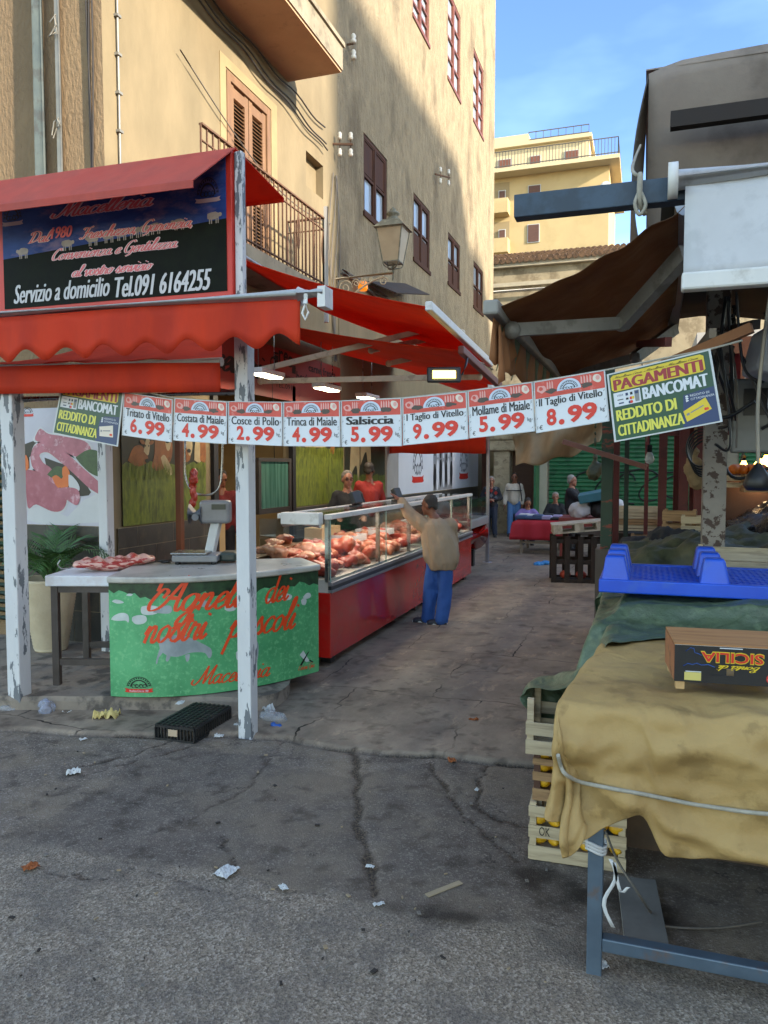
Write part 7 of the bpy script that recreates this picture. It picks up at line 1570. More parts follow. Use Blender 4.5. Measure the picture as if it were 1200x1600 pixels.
# beige cloth hanging above the lane
cl = [at(*q, y=10.4) for q in ((800,680),(945,655),(938,690),(805,728))]
mb = MB()
def clf(u, v):
    t_ = cl[0].lerp(cl[1], u); b_ = cl[3].lerp(cl[2], u)-Z3*(.12*math.sin(u*math.pi)*.6); p = t_.lerp(b_, v); return p+Vector((0, .14*math.sin(u*7+v*3)+.05*math.sin(u*23), .03*math.sin(u*16)*v))
mb.grid(clf, 40, 14); tag(mb.build('sagging_cloth', cloth('dirty_beige_cloth', '#a08a6a', '#b8a384', .4, dirt='#7d6a50'), sol=.003), 'dirty beige cloth sagging below the last price board', 'cloth')
mb = MB(); mb.bar((-2.4, 10.5, 2.45), (.9, 10.5, 2.62), .04); mb.bar((-1.9, 10.45, 2.3), (-.2, 10.6, 2.5), .03); tag(mb.build('canopy_bars', RPO), 'rusty bars holding the sagging beige cloth', 'bars')
# red market umbrella roof and lane stalls on the right
ru = thing('red_stall_roof', 'red cloth stall roof with green edge at the far right', 'awning', (2.2, 13, 2.4))
mb = MB(); mb.grid(lambda u, v: Vector((.6+4*u, 11.5+3*v, 2.75-.35*u+.25*math.sin(v*3.14)-.05*math.sin(u*20)*(1 if v < .1 else 0))), 24, 10); mb.build('canopy', RED, ru, sol=.006)
mb = MB(); mb.grid(lambda u, v: Vector((.6+4*u, 11.48, 2.74-.35*u-.16*v)), 24, 2); mb.build('valance', M('green_cloth', '#1f4a38', rough=.8), ru, sol=.004)
bg_ = thing('white_street_house', 'pale house with balcony seen far to the right beyond the stalls', 'building', (6, 27, 0))
mb = MB(); mb.box(1.5, 27.1, 0, 12, 34, 6.2); mb.build('wall', M('pale_house_wall', '#a3a09a', '#b2afa9', s=1, rough=.9), bg_); rail2((1.6, 26.4, 4.1), (8, 26.4, 4.1), 1., bg_, 30, 'railing'); mb = MB(); mb.box(1.5, 26.3, 3.9, 8.1, 27.09, 4.09); mb.build('balcony', MATS['cream_render'], bg_)
for k in range(3):
    mb = MB(); mb.box(2.4+2*k, 27.05, 4.2, 3.3+2*k, 27.13, 6.0); mb.build('window', WOODD, bg_)
# lit bulbs
BUL = M('bulb_glow', '#ffe0a0', emit='#ffb84a', es=4)
for k, (px, py, y, lab) in enumerate(((1162, 731, 9.5, 'leftmost lit yellow bulb over the far right stall'), (1186, 728, 9.2, 'middle lit yellow bulb of the right hand trio'), (1197, 722, 9.8, 'rightmost lit yellow bulb of the right hand trio'))):
    p = at(px, py, y=y); t = thing('light_bulb', lab, 'bulb', p, 'lit bulbs over the right stall'); mb = MB(); mb.lathe([(0,-.07),(.035,-.06),(.055,-.02),(.05,.02),(.025,.06),(.02,.08)], p, 14); mb.build('glass_bulb', BUL, t); mb = MB(); mb.tube([p+Z3*.08, p+Z3*.14], .022, 8); mb.tube([p+Z3*.14, p+Z3*.75], .006, 5); mb.build('socket', BLK, t)
    l = bpy.data.lights.new('bulb_light', 'POINT'); l.energy = 1.0; l.color = (1, .75, .4); l.shadow_soft_size = .05; o = bpy.data.objects.new('bulb_light', l); COL.objects.link(o); o.parent = t; o.location = (0, 0, -.12)
OFFB = M('unlit_bulb_glass', '#a8a8a4', '#bcbcb8', rough=.1, alpha=.7)
p = at(1015, 716, y=6.8); t = thing('light_bulb', 'unlit clear bulb hanging below the large payment board', 'bulb', p); mb = MB(); mb.lathe([(0,-.05),(.03,-.04),(.04,-.01),(.03,.03),(.018,.05)], p, 12); mb.build('glass_bulb', OFFB, t); mb = MB(); mb.tube([p+Z3*.05, p+Z3*.11], .02, 8); mb.tube([p+Z3*.11, p+Z3*.55], .005, 5); mb.build('socket', BLK, t)
p = at(1184, 752, y=4.6); t = thing('hanging_lamp_holder', 'black bell shaped lamp holder hanging on a pale cable at the right edge', 'lamp', p); mb = MB(); mb.lathe([(0,-.05),(.055,-.05),(.075,-.02),(.06,.03),(.03,.07),(.012,.1)], p, 16); mb.build('shade', BLK, t); mb = MB(); mb.tube(catmull([p+Z3*.1, p+Vector((-.01, 0, .4)), p+Vector((.01, 0, .75)), p+Vector((.03, -.1, 1.05))], 6), .01, 6); mb.build('cable', M('pale_cable', '#a19a8c'), t)
# cables, meters, junk under the awning at the right
rs = random.Random(8); mb = MB()
for k in range(14):
    a = Vector((rs.uniform(.35, .8), rs.uniform(5.0, 6.2), rs.uniform(2.5, 3.0))); b = a+Vector((rs.uniform(-.1, .6), rs.uniform(-.3, .5), rs.uniform(-.9, -.1))); m_ = (a+b)/2-Z3*rs.uniform(.1, .4)+Vector((rs.uniform(-.15, .15), 0, 0)); mb.tube(catmull([a, m_, b], 10), rs.choice((.006, .009, .012)), 5)
tag(mb.build('cable_tangle', BLK), 'tangle of black cables hanging under the awning at the right', 'cables')
t = thing('meter_box', 'grey electric meter box on the flaking post', 'box', (.62, 5.9, 2.0)); mb = MB(); mb.box(.56, 5.75, 1.95, .84, 5.95, 2.45); mb.build('housing', M('grey_meter_plastic', '#6f6f6b', '#82827e', rough=.5), t, bevel=.015); mb = MB(); mb.box(.62, 5.735, 2.2, .78, 5.749, 2.38); mb.build('window', BLK, t)
t = thing('tilted_light_box', 'pale grey hanging canvas hood tilted at the right edge', 'hood', (1.0, 4.9, 2.5)); a = at(1185, 560, y=5.0)
mb = MB(); mb.obox(a+Vector((.22, 0, -.02)), Vector((.5, .05, -.12)), Vector((-.05, .35, 0)), Vector((.06, 0, .26))); mb.build('housing', M('pale_grey_canvas', '#8a8d93', '#9da0a6', rough=.6), t, bevel=.03)
mb = MB()
for k in range(8):
    x = .1+.22*k; mb.bar((x, 4.3+.1*k, 2.5+.05*(k % 3)), (x+rs.uniform(-.25, .3), 7.2, 2.9+rs.uniform(-.2, .2)), .035, .05, k % 3)
tag(mb.build('roof_battens', [RPO, M('pale_batten', '#8a7f70'), M('dark_beam', '#211915')]), 'loose wooden battens and rods stored under the awning roof', 'battens')
mb = MB(); mb.grid(lambda u, v: Vector((.05+2.4*u, 4.1+3.6*v, 3.13+.05*math.sin(u*9)+.06*v)), 12, 12); tag(mb.build('black_roof_sheet', M('black_roof_sheet', '#161310', '#211c18', rough=.8), sol=.01), 'black sheet roof over the stalls behind the white screen', 'roof sheet')
mb = MB(); mb.grid(lambda u, v: Vector((-.2+1.0*u, 7.4+.3*u, 2.62-.25*v+.03*math.sin(u*9)+.25*u)), 10, 4); tag(mb.build('red_cloth_strip', M('pinkish_red_cloth', '#a03038', '#b54048', rough=.8), sol=.003), 'strip of pinkish red cloth hanging under the brown awning', 'cloth')
# stacked crates, black tub and small boxes in the dark background
for k in range(4):
    z = 1.02+.08*k; p = at(994, 800, y=10.6); crate(('lowest pale crate of the leaning stack on the black tub', 'second pale crate of the leaning stack on the black tub', 'third pale crate of the leaning stack on the black tub', 'topmost pale crate of the leaning stack on the black tub')[k], p.x+.02*(k % 2), 10.7, z, .62, .4, .07, CB if k == 1 else CW, ((.0,.03),(.04,.07)), .03*(-1)**k)
p = at(994, 810, y=10.6); t = thing('black_tub', 'black plastic tub beneath the leaning pale crates', 'tub', (p.x, 10.7, .5)); mb = MB(); mb.lathe([(0,.5),(.22,.5),(.29,.98),(.31,.98),(.31,1.01),(.27,1.01),(.2,.55),(0,.55)], (p.x, 10.7, 0), 20); mb.build('tub', BLK, t); mb = MB(); mb.box(p.x-.3, 10.4, 0, p.x+.3, 11, .5); mb.build('stand', DKW, t)
p = at(1008, 812, y=8.6); crate('small orange wooden box on the far stall ledge', p.x, 8.75, .98, .28, .25, .13, CB, ((.0,.05),(.07,.13)), .05); mb = MB(); mb.box(p.x-.5, 8.5, 0, p.x+.9, 9.0, .97); tag(mb.build('stall_ledge', M('grey_brown_ledge', '#5d534a', '#6e6358', s=3, rough=.9)), 'grey brown ledge of the far stall below the orange box', 'ledge')
mb = MB(); p = at(1150, 745, y=9.2); mb.box(p.x-.2, 9.3, 0, p.x+.9, 9.9, 1.75); mb.box(p.x-.22, 9.28, 1.75, p.x+.92, 9.92, 1.8); tag(mb.build('wooden_cabinet', M('orange_brown_wood', '#4f3220', '#5e3d28', s=5, rough=.6, stretch=(1, 1, .2))), 'orange brown wooden cabinet beneath the lit bulbs', 'cabinet')
# ------------------------------------------------------------------ people
SKIN = M('skin', '#7d5140', '#8f604c', s=6, rough=.5, sss=.0); SKD = M('tanned_skin', '#744732', '#83543d', s=6, rough=.5)
EYE_M = M('dark_eye', '#15100e', rough=.3); LIP = M('lip', '#7d4238', rough=.5); GHA = M('grey_hair', '#4d4945', '#625d58', s=30, rough=.8, bump=.6, bs=80); WHA = M('white_hair', '#7d7a75', '#93908b', s=30, rough=.8, bump=.6, bs=80); BHA = M('black_hair', '#17120f', '#251d18', s=30, rough=.7, bump=.6, bs=80)
def fabric(nm, c1, c2, **k): return M(nm, c1, c2, s=5, rough=.85, bump=.35, bs=k.pop('bs', 90), crease=.5, cs=7., stretch=(1, 1, .55), **k)
def human(label, org, ax, J, top_m, leg_m, hair_m, skin=SKIN, shoe_m=BLK, vox=.016, fold=.012, hem=None, face=(0, -1, 0), fingers=True, hairsc=(1, 1, 1), s=1., collar=None, legs=True, extra=None, loft=None, sleeves=None, legr=(.1, .08, .068), puff=1., sole=None, curl=.4):
    """J: joints in the person's frame (x along ax, y away, z up) in metres"""
    org = Vector(org); ax = Vector(ax).normalized(); ay = Vector((-ax.y, ax.x, 0)); W = lambda p: org+ax*p[0]+ay*p[1]+Z3*p[2]
    t = thing('person', label, 'person', org); P = {k: W(v) for k, v in J.items()}
    fd = (ax*face[0]+ay*face[1]+Z3*face[2]).normalized(); sd = fd.cross(Z3).normalized(); ud = sd.cross(fd)
    R = Matrix((sd, fd, ud)).transposed(); h = P['head']; b = MB()
    hp = lambda x, y, z: h+sd*x*s+fd*y*s+ud*z*s
    b.ell(hp(0, -.01, .03), (.076*s, .095*s, .095*s), R, 16, 12); b.ell(hp(0, .025, -.045), (.057*s, .066*s, .075*s), R, 14, 10)
    b.ell(hp(0, .088, -.015), (.013*s, .02*s, .026*s), R, 8, 6); b.cap(hp(0, .078, .03), hp(0, .093, -.012), .008*s, .011*s)
    for q in (-1, 1):
        b.ell(hp(q*.078, -.005, -.005), (.012*s, .02*s, .032*s), R, 8, 6); b.ell(hp(q*.03, .078, .035), (.024*s, .012*s, .009*s), R, 8, 6)
    b.ell(hp(0, .082, -.058), (.024*s, .01*s, .01*s), R, 8, 6); b.ell(hp(0, .07, -.1), (.025*s, .02*s, .018*s), R, 8, 6)
    b.cap(P['neck'], hp(0, -.015, -.05), .058*s, .052*s)
    b.cap(P['chest'], P['pelvis'], .13*s, .13*s); b.cap(P['shL'], P['shR'], .07*s, .07*s); b.cap(P['neck'], P['chest'], .07*s, .11*s)
    for q in 'LR':
        b.cap(P['sh'+q], P['el'+q], .052*s, .041*s); b.cap(P['el'+q], P['wr'+q], .041*s, .027*s)
        d = (P['wr'+q]-P['el'+q]).normalized(); hd = W(J['hd'+q])-P['wr'+q] if 'hd'+q in J else d*.09; hd = hd.normalized()
        nrm = hd.cross(Z3 if abs(hd.z) < .8 else ax).normalized(); pn = hd.cross(nrm)
        w0 = P['wr'+q]; b.obox(w0+hd*.05*s, nrm*.075*s, pn*.026*s, hd*.1*s); b.cap(w0, w0+hd*.04*s, .026*s, .028*s)
        if fingers:
            for i, (o, L_) in enumerate(((-.029, .068), (-.0095, .08), (.0105, .076), (.03, .058))):
                a = w0+hd*.095*s+nrm*o*s; m_ = a+(hd+pn*curl*.35).normalized()*L_*.5*s+nrm*o*.12*s; e = m_+(hd+pn*curl*1.3).normalized()*L_*.5*s
                b.cap(a, m_, .0095*s, .009*s, 8); b.cap(m_, e, .009*s, .0075*s, 8)
            sg = -1 if q == 'L' else 1
            a = w0+hd*.03*s+nrm*.034*s*sg; m_ = a+(hd*.7+nrm*.7*sg+pn*.2).normalized()*.04*s; e = m_+(hd+nrm*.25*sg+pn*.4).normalized()*.032*s; b.cap(a, m_, .013*s, .011*s, 8); b.cap(m_, e, .011*s, .009*s, 8)
    if legs:
        for q in 'LR':
            b.cap(P['hip'+q], P['kn'+q], .082*s, .056*s); b.cap(P['kn'+q], P['an'+q], .055*s, .036*s)
    def face_bits(o):
        for q in (-1, 1):
            e = MB(); e.ell(hp(q*.031, .079, .016), (.012*s, .007*s, .0065*s), R, 8, 6, 0); o.add(e.v, e.f, 1, True)
            e = MB(); e.tube([hp(q*.013, .088, .041), hp(q*.033, .087, .046), hp(q*.052, .076, .039)], .0045*s, 5); o.add(e.v, e.f, 2, True)
        e = MB(); e.tube([hp(-.024, .083, -.058), hp(0, .0925, -.057), hp(.024, .083, -.058)], .0045*s, 5); o.add(e.v, e.f, 3, True)
    remesh(b, 'body', [skin, EYE_M, hair_m, LIP], t, min(vox, .011), 3, None, face_bits)
    # hair
    b = MB(); hx = hairsc
    b.ell(hp(0, -.03, .055), (.086*s*hx[0], .092*s*hx[1], .09*s*hx[2]), R, 16, 12)
    for q in (-1, 1): b.ell(hp(q*.07, -.03, .0), (.016*s, .036*s, .045*s), R, 10, 8)
    b.ell(hp(0, -.085, -.01), (.06*s, .03*s, .06*s), R, 10, 8)
    remesh(b, 'hair', hair_m, t, .012, 2, lambda p: .005*mnoise.noise(p*60))
    # upper garment
    fo = lambda p: fold*(.8*mnoise.noise(Vector((p.x*13, p.y*13, p.z*5)))+.8*ridge((p.x*8+p.z*2.5, p.y*8, p.z*2.2), 2))-.3*fold
    b = MB(); g_ = .024*puff
    if loft:
        n = 40; vs = []; L_ = loft
        for i, (lx, ly, lz, rx, ry, pl_) in enumerate(L_):
            for k in range(n):
                a = 2*math.pi*k/n; f = 1+pl_*math.sin(a*9+i*.35)+pl_*.6*math.sin(a*17+i*.7); vs.append(W((lx+.93*rx*f*math.cos(a), ly+.93*ry*f*math.sin(a), lz)))
        b.add(vs, [(i*n+k, i*n+(k+1) % n, (i+1)*n+(k+1) % n, (i+1)*n+k) for i in range(len(L_)-1) for k in range(n)]+[tuple(range(n))[::-1], tuple(range((len(L_)-1)*n, len(L_)*n))])
    else: b.cap(P['chest'], P['pelvis']+Z3*.02, .135*s+g_, .14*s+g_); b.cap(P['shL'], P['shR'], .058*s+g_*.6, .058*s+g_*.6); b.cap(P['neck']-Z3*.03*s, P['chest'], .068*s+g_*.3, .13*s+g_)
    for q in 'LR': b.cap(P['neck']-Z3*.045*s, P['sh'+q], .05*s+g_*.3, .05*s+g_*.6)
    for q in ('' if loft else 'LR'):
        b.cap(P['sh'+q], P['chest'].lerp(P['pelvis'], .25)+(P['sh'+q]-P['chest'])*.35, .075*s+g_*.6, .1*s+g_)
    for q in 'LR':
        e = P['wr'+q]; w0, w1, w2 = sleeves or (.06*s+g_, .05*s+g_*.9, .036*s+g_*.6)
        b.cap(P['sh'+q], P['el'+q], w0, w1); b.cap(P['el'+q], e.lerp(P['el'+q], .1), w1, w2)
        if loft: b.cap(P['sh'+q], W((loft[-3][0], loft[-3][1], loft[-3][2]-.1)), w0, .14)
    if hem: 
        for a_, r_ in hem: b.ell(W(a_), r_, None, 14, 10)
    remesh(b, 'upper_garment', top_m, t, vox, 3, fo)
    if legs:
        b = MB()
        b.cap(P['hipL'], P['hipR'], .1*s+.012, .1*s+.012); b.cap(P['pelvis'], P['hipL'].lerp(P['hipR'], .5), .125*s, .11*s)
        for q in 'LR': b.cap(P['hip'+q], P['kn'+q], legr[0]*s, legr[1]*s); b.cap(P['kn'+q], P['an'+q]-Z3*.01, legr[1]*s, legr[2]*s)
        remesh(b, 'trousers', leg_m, t, vox, 3, lambda p: .9*fold*(mnoise.noise(Vector((p.x*10, p.y*10, p.z*4)))+.8*ridge((p.x*6, p.y*6, p.z*3.5), 2))-.3*fold)
        for q in 'LR':
            td = W(J['toe'+q])-P['an'+q]; td.z = 0; td.normalize(); si = Vector((-td.y, td.x, 0)); a = P['an'+q].copy(); zf = P['an'+q].z-.085*s
            Rf = Matrix((si, td, Z3)).transposed(); b = MB(); a.z = 0
            b.ell(a+td*.02*s+Z3*(zf+.05*s), (.045*s, .075*s, .055*s), Rf, 12, 8); b.ell(a+td*.115*s+Z3*(zf+.035*s), (.046*s, .08*s, .034*s), Rf, 12, 8); b.obox(a+td*.06*s+Z3*(zf+.018*s), si*.085*s, td*.25*s, Z3*.03*s)
            sh = remesh(b, 'shoe', shoe_m, t, .011, 3)
            if sole:
                b = MB(); n = 18; outl = [(.046*s*math.cos(k/n*6.283)*(1 if math.sin(k/n*6.283) > 0 else .85), .06*s+.138*s*math.sin(k/n*6.283)) for k in range(n)]
                b.prism(outl, lambda u, v, q_: a+si*u+td*v+Z3*(zf+q_), .022*s); b.build('sole', sole, sh)
    if extra: extra(t, P, W, hp, R)
    return t
def stand(h=1.7, lean=0., sway=0.):
    k = h/1.7
    J = dict(head=(0,0,1.585), neck=(0,.015,1.43), chest=(0,.01,1.22), pelvis=(0,0,.97), shL=(-.15,.01,1.35), shR=(.15,.01,1.35), elL=(-.22,.02,1.1), elR=(.22,.02,1.1), wrL=(-.215,-.04,.87), wrR=(.215,-.04,.87),
             hipL=(-.085,0,.9), hipR=(.085,0,.9), knL=(-.09,-.02,.49), knR=(.09,-.02,.49), anL=(-.095,0,.09), anR=(.095,0,.09), toeL=(-.11,-.2,.05), toeR=(.11,-.2,.05))
    return {a: tuple(c*k for c in v) for a, v in J.items()}
# customer reaching over the case
oA = at(680, 976, z=0); cr = Vector((math.cos(YAW), math.sin(YAW), 0))
JA = dict(head=(-.075,.05,1.40), neck=(-.01,.04,1.25), chest=(.03,.03,1.06), pelvis=(.05,.0,.76), shL=(-.145,.03,1.18), shR=(.175,.06,1.17), elL=(-.30,.10,1.30), wrL=(-.40,.16,1.45), hdL=(-.50,.2,1.53), elR=(.21,.22,.97), wrR=(.02,.36,.95), hdR=(-.08,.40,.98),
          hipL=(-.01,.05,.72), hipR=(.10,-.03,.72), knL=(-.05,.06,.40), knR=(.115,-.03,.40), anL=(-.085,.09,.085), anR=(.075,-.04,.085), toeL=(-.3,.13,.05), toeR=(-.12,-.02,.05))
human('man in beige jacket and blue trousers reaching over the red meat case', oA, cr, JA, fabric('beige_jacket', '#8c7861', '#a08b73'), fabric('blue_trousers', '#24498c', '#2f59a0'), M('dark_grey_hair', '#2a2522', '#403a36', s=30, rough=.8, bump=.6, bs=80), SKD, M('navy_shoe', '#161a26', '#1f2433', rough=.6), .013, .014,
None, (-.9, .38, -.12), puff=.8, loft=[(.075,0,.655,.165,.15,.0),(.075,0,.70,.185,.165,.035),(.075,.0,.75,.21,.18,.05),(.065,.0,.82,.222,.185,.045),(.05,.0,.92,.222,.18,.035),(.035,.01,1.02,.215,.175,.025),(.02,.02,1.11,.2,.16,.012),(.01,.03,1.18,.185,.14,0),(.0,.035,1.23,.11,.1,0),(-.01,.04,1.255,.07,.075,0)], sleeves=(.088,.078,.056), legr=(.108,.092,.084), sole=M('white_sole', '#b5b5b2', rough=.6), hairsc=(1., 1.0, 1.0), s=.93, curl=.15)
# butchers
def at_case(px, x): p = at(px, 760, x=x); p.z = .115; return p
JB = stand(1.66); JB.update(elL=(-.26,.0,1.08), wrL=(-.2,-.28,1.02), elR=(.25,.02,1.08), wrR=(.2,-.25,1.02))
def glasses(t, P, W, hp, R):
    m2 = MB()
    for q in (-1, 1): m2.tube([hp(q*.033+.024*math.cos(a), .094, .014+.017*math.sin(a)) for a in np.linspace(0, 6.283, 13)], .0032, 5, 0, False); m2.tube([hp(q*.057, .092, .02), hp(q*.078, .0, .015)], .003, 5)
    m2.tube([hp(-.01, .096, .018), hp(.01, .096, .018)], .003, 5); m2.build('spectacles', BLK, t)
tocam = lambda p: -Vector((p.x, p.y, 0)).normalized()
def facing(p, yawoff=0.):
    d = Matrix.Rotation(yawoff, 3, 'Z')@tocam(p); return Vector((-d.y, d.x, 0))        # x axis so that -y of the frame looks along d
oB = at_case(543, -4.12); human('grey haired butcher with dark glasses and black shirt behind the meat case', oB, facing(oB, .15), JB, fabric('black_shirt', '#131317', '#1b1b20'), fabric('black_trousers', '#111114', '#18181b'), GHA, SKIN, BLK, .018, .008, face=(.15, -1, -.05), extra=glasses, puff=.8)
JC = stand(1.8); JC.update(wrR=(.28,.26,1.02), elR=(.27,.12,1.12), elL=(-.24,.1,1.15), wrL=(-.1,.3,1.05))
oC = at_case(577, -4.25); human('butcher in a red sweater seen from behind beside the man in glasses', oC, facing(oC, .3), JC, fabric('red_sweater', '#75150f', '#841d15'), MATS['black_trousers'], BHA, SKD, BLK, .018, .01, face=(.55, 1, -.1), hairsc=(1, 1, .95))
oD = at(346, 800, x=XF-.55); oD.z = .115; JD = stand(1.68); human('man in a dark red shirt bent in the shop doorway behind the scale', oD, facing(oD), JD, fabric('dark_red_shirt', '#5a1214', '#6b1b1c'), MATS['black_trousers'], BHA, SKD, BLK, .02, .008, face=(.5, -1, -.4))
# walkers
oE = at(767, 839, z=0); JE = stand(1.58); JE.update(elL=(-.24,.02,1.04), wrL=(-.07,-.2,1.0), hdL=(.02,-.23,.98), elR=(.24,.02,1.04), wrR=(.07,-.2,1.0), hdR=(-.02,-.24,1.0), anR=(.1,-.2,.1), knR=(.09,-.14,.46), toeR=(.12,-.42,.05))
def argyle(t, P, W, hp, R):
    m2 = MB()
    for i in range(-1, 2):
        for j in range(3):
            x, z = i*.12, .98+j*.13+(.065 if i % 2 else 0); y = -.2-.01*(1-abs(i)); m2.poly([W((x+a, y+.02*abs(i), z+b)) for a, b in ((0, -.06), (.05, 0), (0, .06), (-.05, 0))], (i+j) % 2)
    m2.build('argyle_pattern', [M('argyle_red', '#8a2620', rough=.9), M('argyle_grey', '#5a5e68', rough=.9)], t)
human('white haired old man in a red and navy argyle sweater walking', oE, facing(oE), JE, fabric('navy_sweater', '#14161f', '#1c1f2a'), fabric('dark_jeans', '#141b2b', '#1d2638'), WHA, SKIN, BLK, .02, .008, extra=argyle)
oF = at(803, 838, z=0); JF = stand(1.68); JF.update(knL=(-.09,-.16,.5), anL=(-.1,-.22,.1), toeL=(-.1,-.42,.05), knR=(.09,.0,.48), anR=(.1,.16,.13), toeR=(.11,-.05,.05), wrL=(-.24,-.12,.85), elL=(-.24,.03,1.08))
def strap(t, P, W, hp, R):
    m2 = MB(); m2.tube(catmull([W((.1, .05, 1.45)), W((.14, -.1, 1.42)), W((.19, -.21, 1.2)), W((.22, -.17, .95))], 6), .016, 6); m2.build('shoulder_strap', BLK, t)
    m2 = MB(); m2.tube([W((.215*math.cos(a), .0-.19*math.sin(a), 1.235)) for a in np.linspace(.2, 2.94, 16)], .012, 5); m2.build('chest_stripe', BLK, t)
human('dark haired man in a cream sweater and jeans walking with a shoulder strap', oF, facing(oF, -.1), JF, fabric('cream_sweater', '#b3a899', '#c2b7a8'), fabric('blue_jeans', '#3f628f', '#5076a2'), BHA, SKD, BLK, .02, .008, extra=strap, hairsc=(1, 1, .98))
def seated(h=1.6):
    J = stand(h); d = .42
    for k in ('head', 'neck', 'chest', 'pelvis', 'shL', 'shR', 'elL', 'elR', 'wrL', 'wrR', 'hipL', 'hipR'): J[k] = (J[k][0], J[k][1], J[k][2]-d)
    for q, sg in (('L', -1), ('R', 1)):
        J['kn'+q] = (sg*.11, -.42, .48); J['an'+q] = (sg*.11, -.4, .09); J['toe'+q] = (sg*.12, -.6, .05); J['el'+q] = (sg*.24, -.06, .68); J['wr'+q] = (sg*.12, -.3, .6)
    return J
def stool(label, p):
    t = thing('stool', label, 'stool', (p.x, p.y, 0)); m2 = MB(); m2.box(p.x-.17, p.y-.17, .38, p.x+.17, p.y+.17, .42); m2.build('seat', DKW, t)
    for a, b in ((-1,-1),(1,-1),(1,1),(-1,1)): m2 = MB(); m2.box(p.x+a*.14-.02, p.y+b*.14-.02, 0, p.x+a*.14+.02, p.y+b*.14+.02, .38); m2.build('leg', DKW, t)
oG = at(824, 840, y=18.6); oG.z = 0; human('person in a lilac shirt sitting behind the crimson table', oG, facing(oG), seated(1.5), fabric('lilac_shirt', '#6a5a94', '#7a6aa4'), MATS['dark_jeans'], BHA, SKD, BLK, .022, .008, face=(.2, -1, -.5)); stool('dark wooden stool under the person in lilac', oG)
oH = at(867, 840, y=19.6); oH.z = 0; human('white bearded old man in black sitting before the green shutter', oH, facing(oH), seated(1.62), MATS['black_shirt'], MATS['black_trousers'], WHA, SKIN, BLK, .022, .008); stool('dark wooden stool under the seated old man in black', oH)
oI = at(893, 845, y=17.4); oI.z = 0; JI = stand(1.66); JI.update(elL=(-.1,-.2,1.15), wrL=(.08,-.38,1.22), elR=(.26,-.12,1.15), wrR=(.2,-.36,1.24)); human('white haired man in a black jacket holding a box over the red table', oI, facing(oI, 1.25), JI, MATS['black_shirt'], MATS['black_trousers'], WHA, SKIN, BLK, .022, .008)
# ------------------------------------------------------------------ litter on the ground
def crumple(nm, label, cat, px, py, w_, d_, h_, mat, seed, rz=0., n=16, z0=.006):
    p = at(px, py, z=0); rs = random.Random(seed); R = Matrix.Rotation(rz, 3, 'Z'); m2 = MB()
    def f(u, v):
        a = (u-.5)*w_*(1+.25*mnoise.noise(Vector((v*3, seed, 0)))); b = (v-.5)*d_*(1+.25*mnoise.noise(Vector((u*3, seed, 4)))); q = abs(mnoise.noise(Vector((u*3.1, v*3.1, seed))))+.5*abs(mnoise.noise(Vector((u*7, v*7, seed+3))))
        return p+R@Vector((a, b, 0))+Z3*(z0+h_*q*1.5)
    m2.grid(f, n, n, 0, False); return tag(m2.build(nm, mat, sol=.0015, loc=p), label, cat)
PAP = M('litter_paper', '#b0b0ae', '#c2c2c0', s=20, rough=.8); CLB = glassm('clear_bag_film', '#dfe4ee', rough=.15)
def bagm(nm, c, a): 
    m = M(nm, c, c, s=9, rough=.25, alpha=a, bump=.6, bs=30); return m
BAG = bagm('thin_blue_white_bag', '#a4acc4', .45); BAG2 = bagm('thin_clear_bag', '#b4b6ba', .4)
def bag(nm, label, px, py, r, mat, seed):
    p = at(px, py, z=0); b = MB(); rs = random.Random(seed)
    for k in range(6): b.ell(p+Vector((rs.uniform(-.6, .6)*r[0], rs.uniform(-.6, .6)*r[1], r[2]*rs.uniform(.3, .9))), (r[0]*.6, r[1]*.6, r[2]*.6), None, 10, 8)
    o = remesh(b, nm, mat, None, .012, 1, lambda q: .02*ridge(q*16+Vector((seed, 0, 0)), 3)); return tag(o, label, 'bag')
bag('plastic_bag', 'thin bluish see-through bag lying beside the left white post', 74, 1115, (.075, .06, .07), BAG, 1)
bag('plastic_bag', 'clear crumpled bag at the far left edge by the kerb', 10, 1112, (.07, .05, .03), BAG2, 2)
bag('plastic_bag', 'clear plastic bag right of the tall white post', 428, 1128, (.1, .07, .045), BAG2, 3)
bag('plastic_bag', 'blue plastic bag lying on the paving near the wooden cage', 846, 884, (.13, .1, .06), M('blue_bag_plastic', '#1f6fb0', '#2a80c4', s=6, rough=.35, bump=.5), 4)
bag('plastic_bag', 'small blue wrapper inside the clear bag by the tall post', 432, 1138, (.03, .02, .02), BLU, 5)
crumple('paper_scrap', 'yellow crumpled butcher paper in front of the kerb', 'paper', 166, 1124, .17, .12, .06, M('yellow_paper', '#b5a264', '#c4b276', s=9, rough=.8), 6, .4, 18)
W8 = 'paper'
for i, (px, py, w_, d_, h_, lab) in enumerate(((104,1116,.06,.05,.02,'small white paper ball beside the bluish bag'), (115,1209,.08,.06,.03,'crumpled white tissue on the asphalt left of the crate'), (354,1364,.10,.08,.012,'torn grey white paper lying on the asphalt seam'), (443,1077,.1,.07,.04,'white paper ball on the kerb end below the counter'), (420,1113,.09,.06,.05,'bunched white tissue on top of the clear bag'), (342,1152,.06,.04,.015,'white scrap just left of the tall white post foot'), (130,1157,.045,.03,.012,'tiny white scrap between yellow paper and crate'), (369,1136,.03,.03,.02,'tiny white crumb beside the tall white post'), (443,1389,.05,.03,.01,'small white scrap on the seam near the long crack'), (578,1356,.04,.02,.006,'little white chip lying in the wide crack'), (592,1415,.05,.02,.006,'thin white scrap at the lower end of the wide crack'), (745,1236,.03,.02,.01,'small pale pebble sized scrap by the right crack'), (940,1510,.05,.04,.012,'white curl of paper beside the stall leg foot'))):
    crumple('paper_scrap', lab, W8, px, py, w_, d_, h_, PAP, 20+i, i*.7, 9)
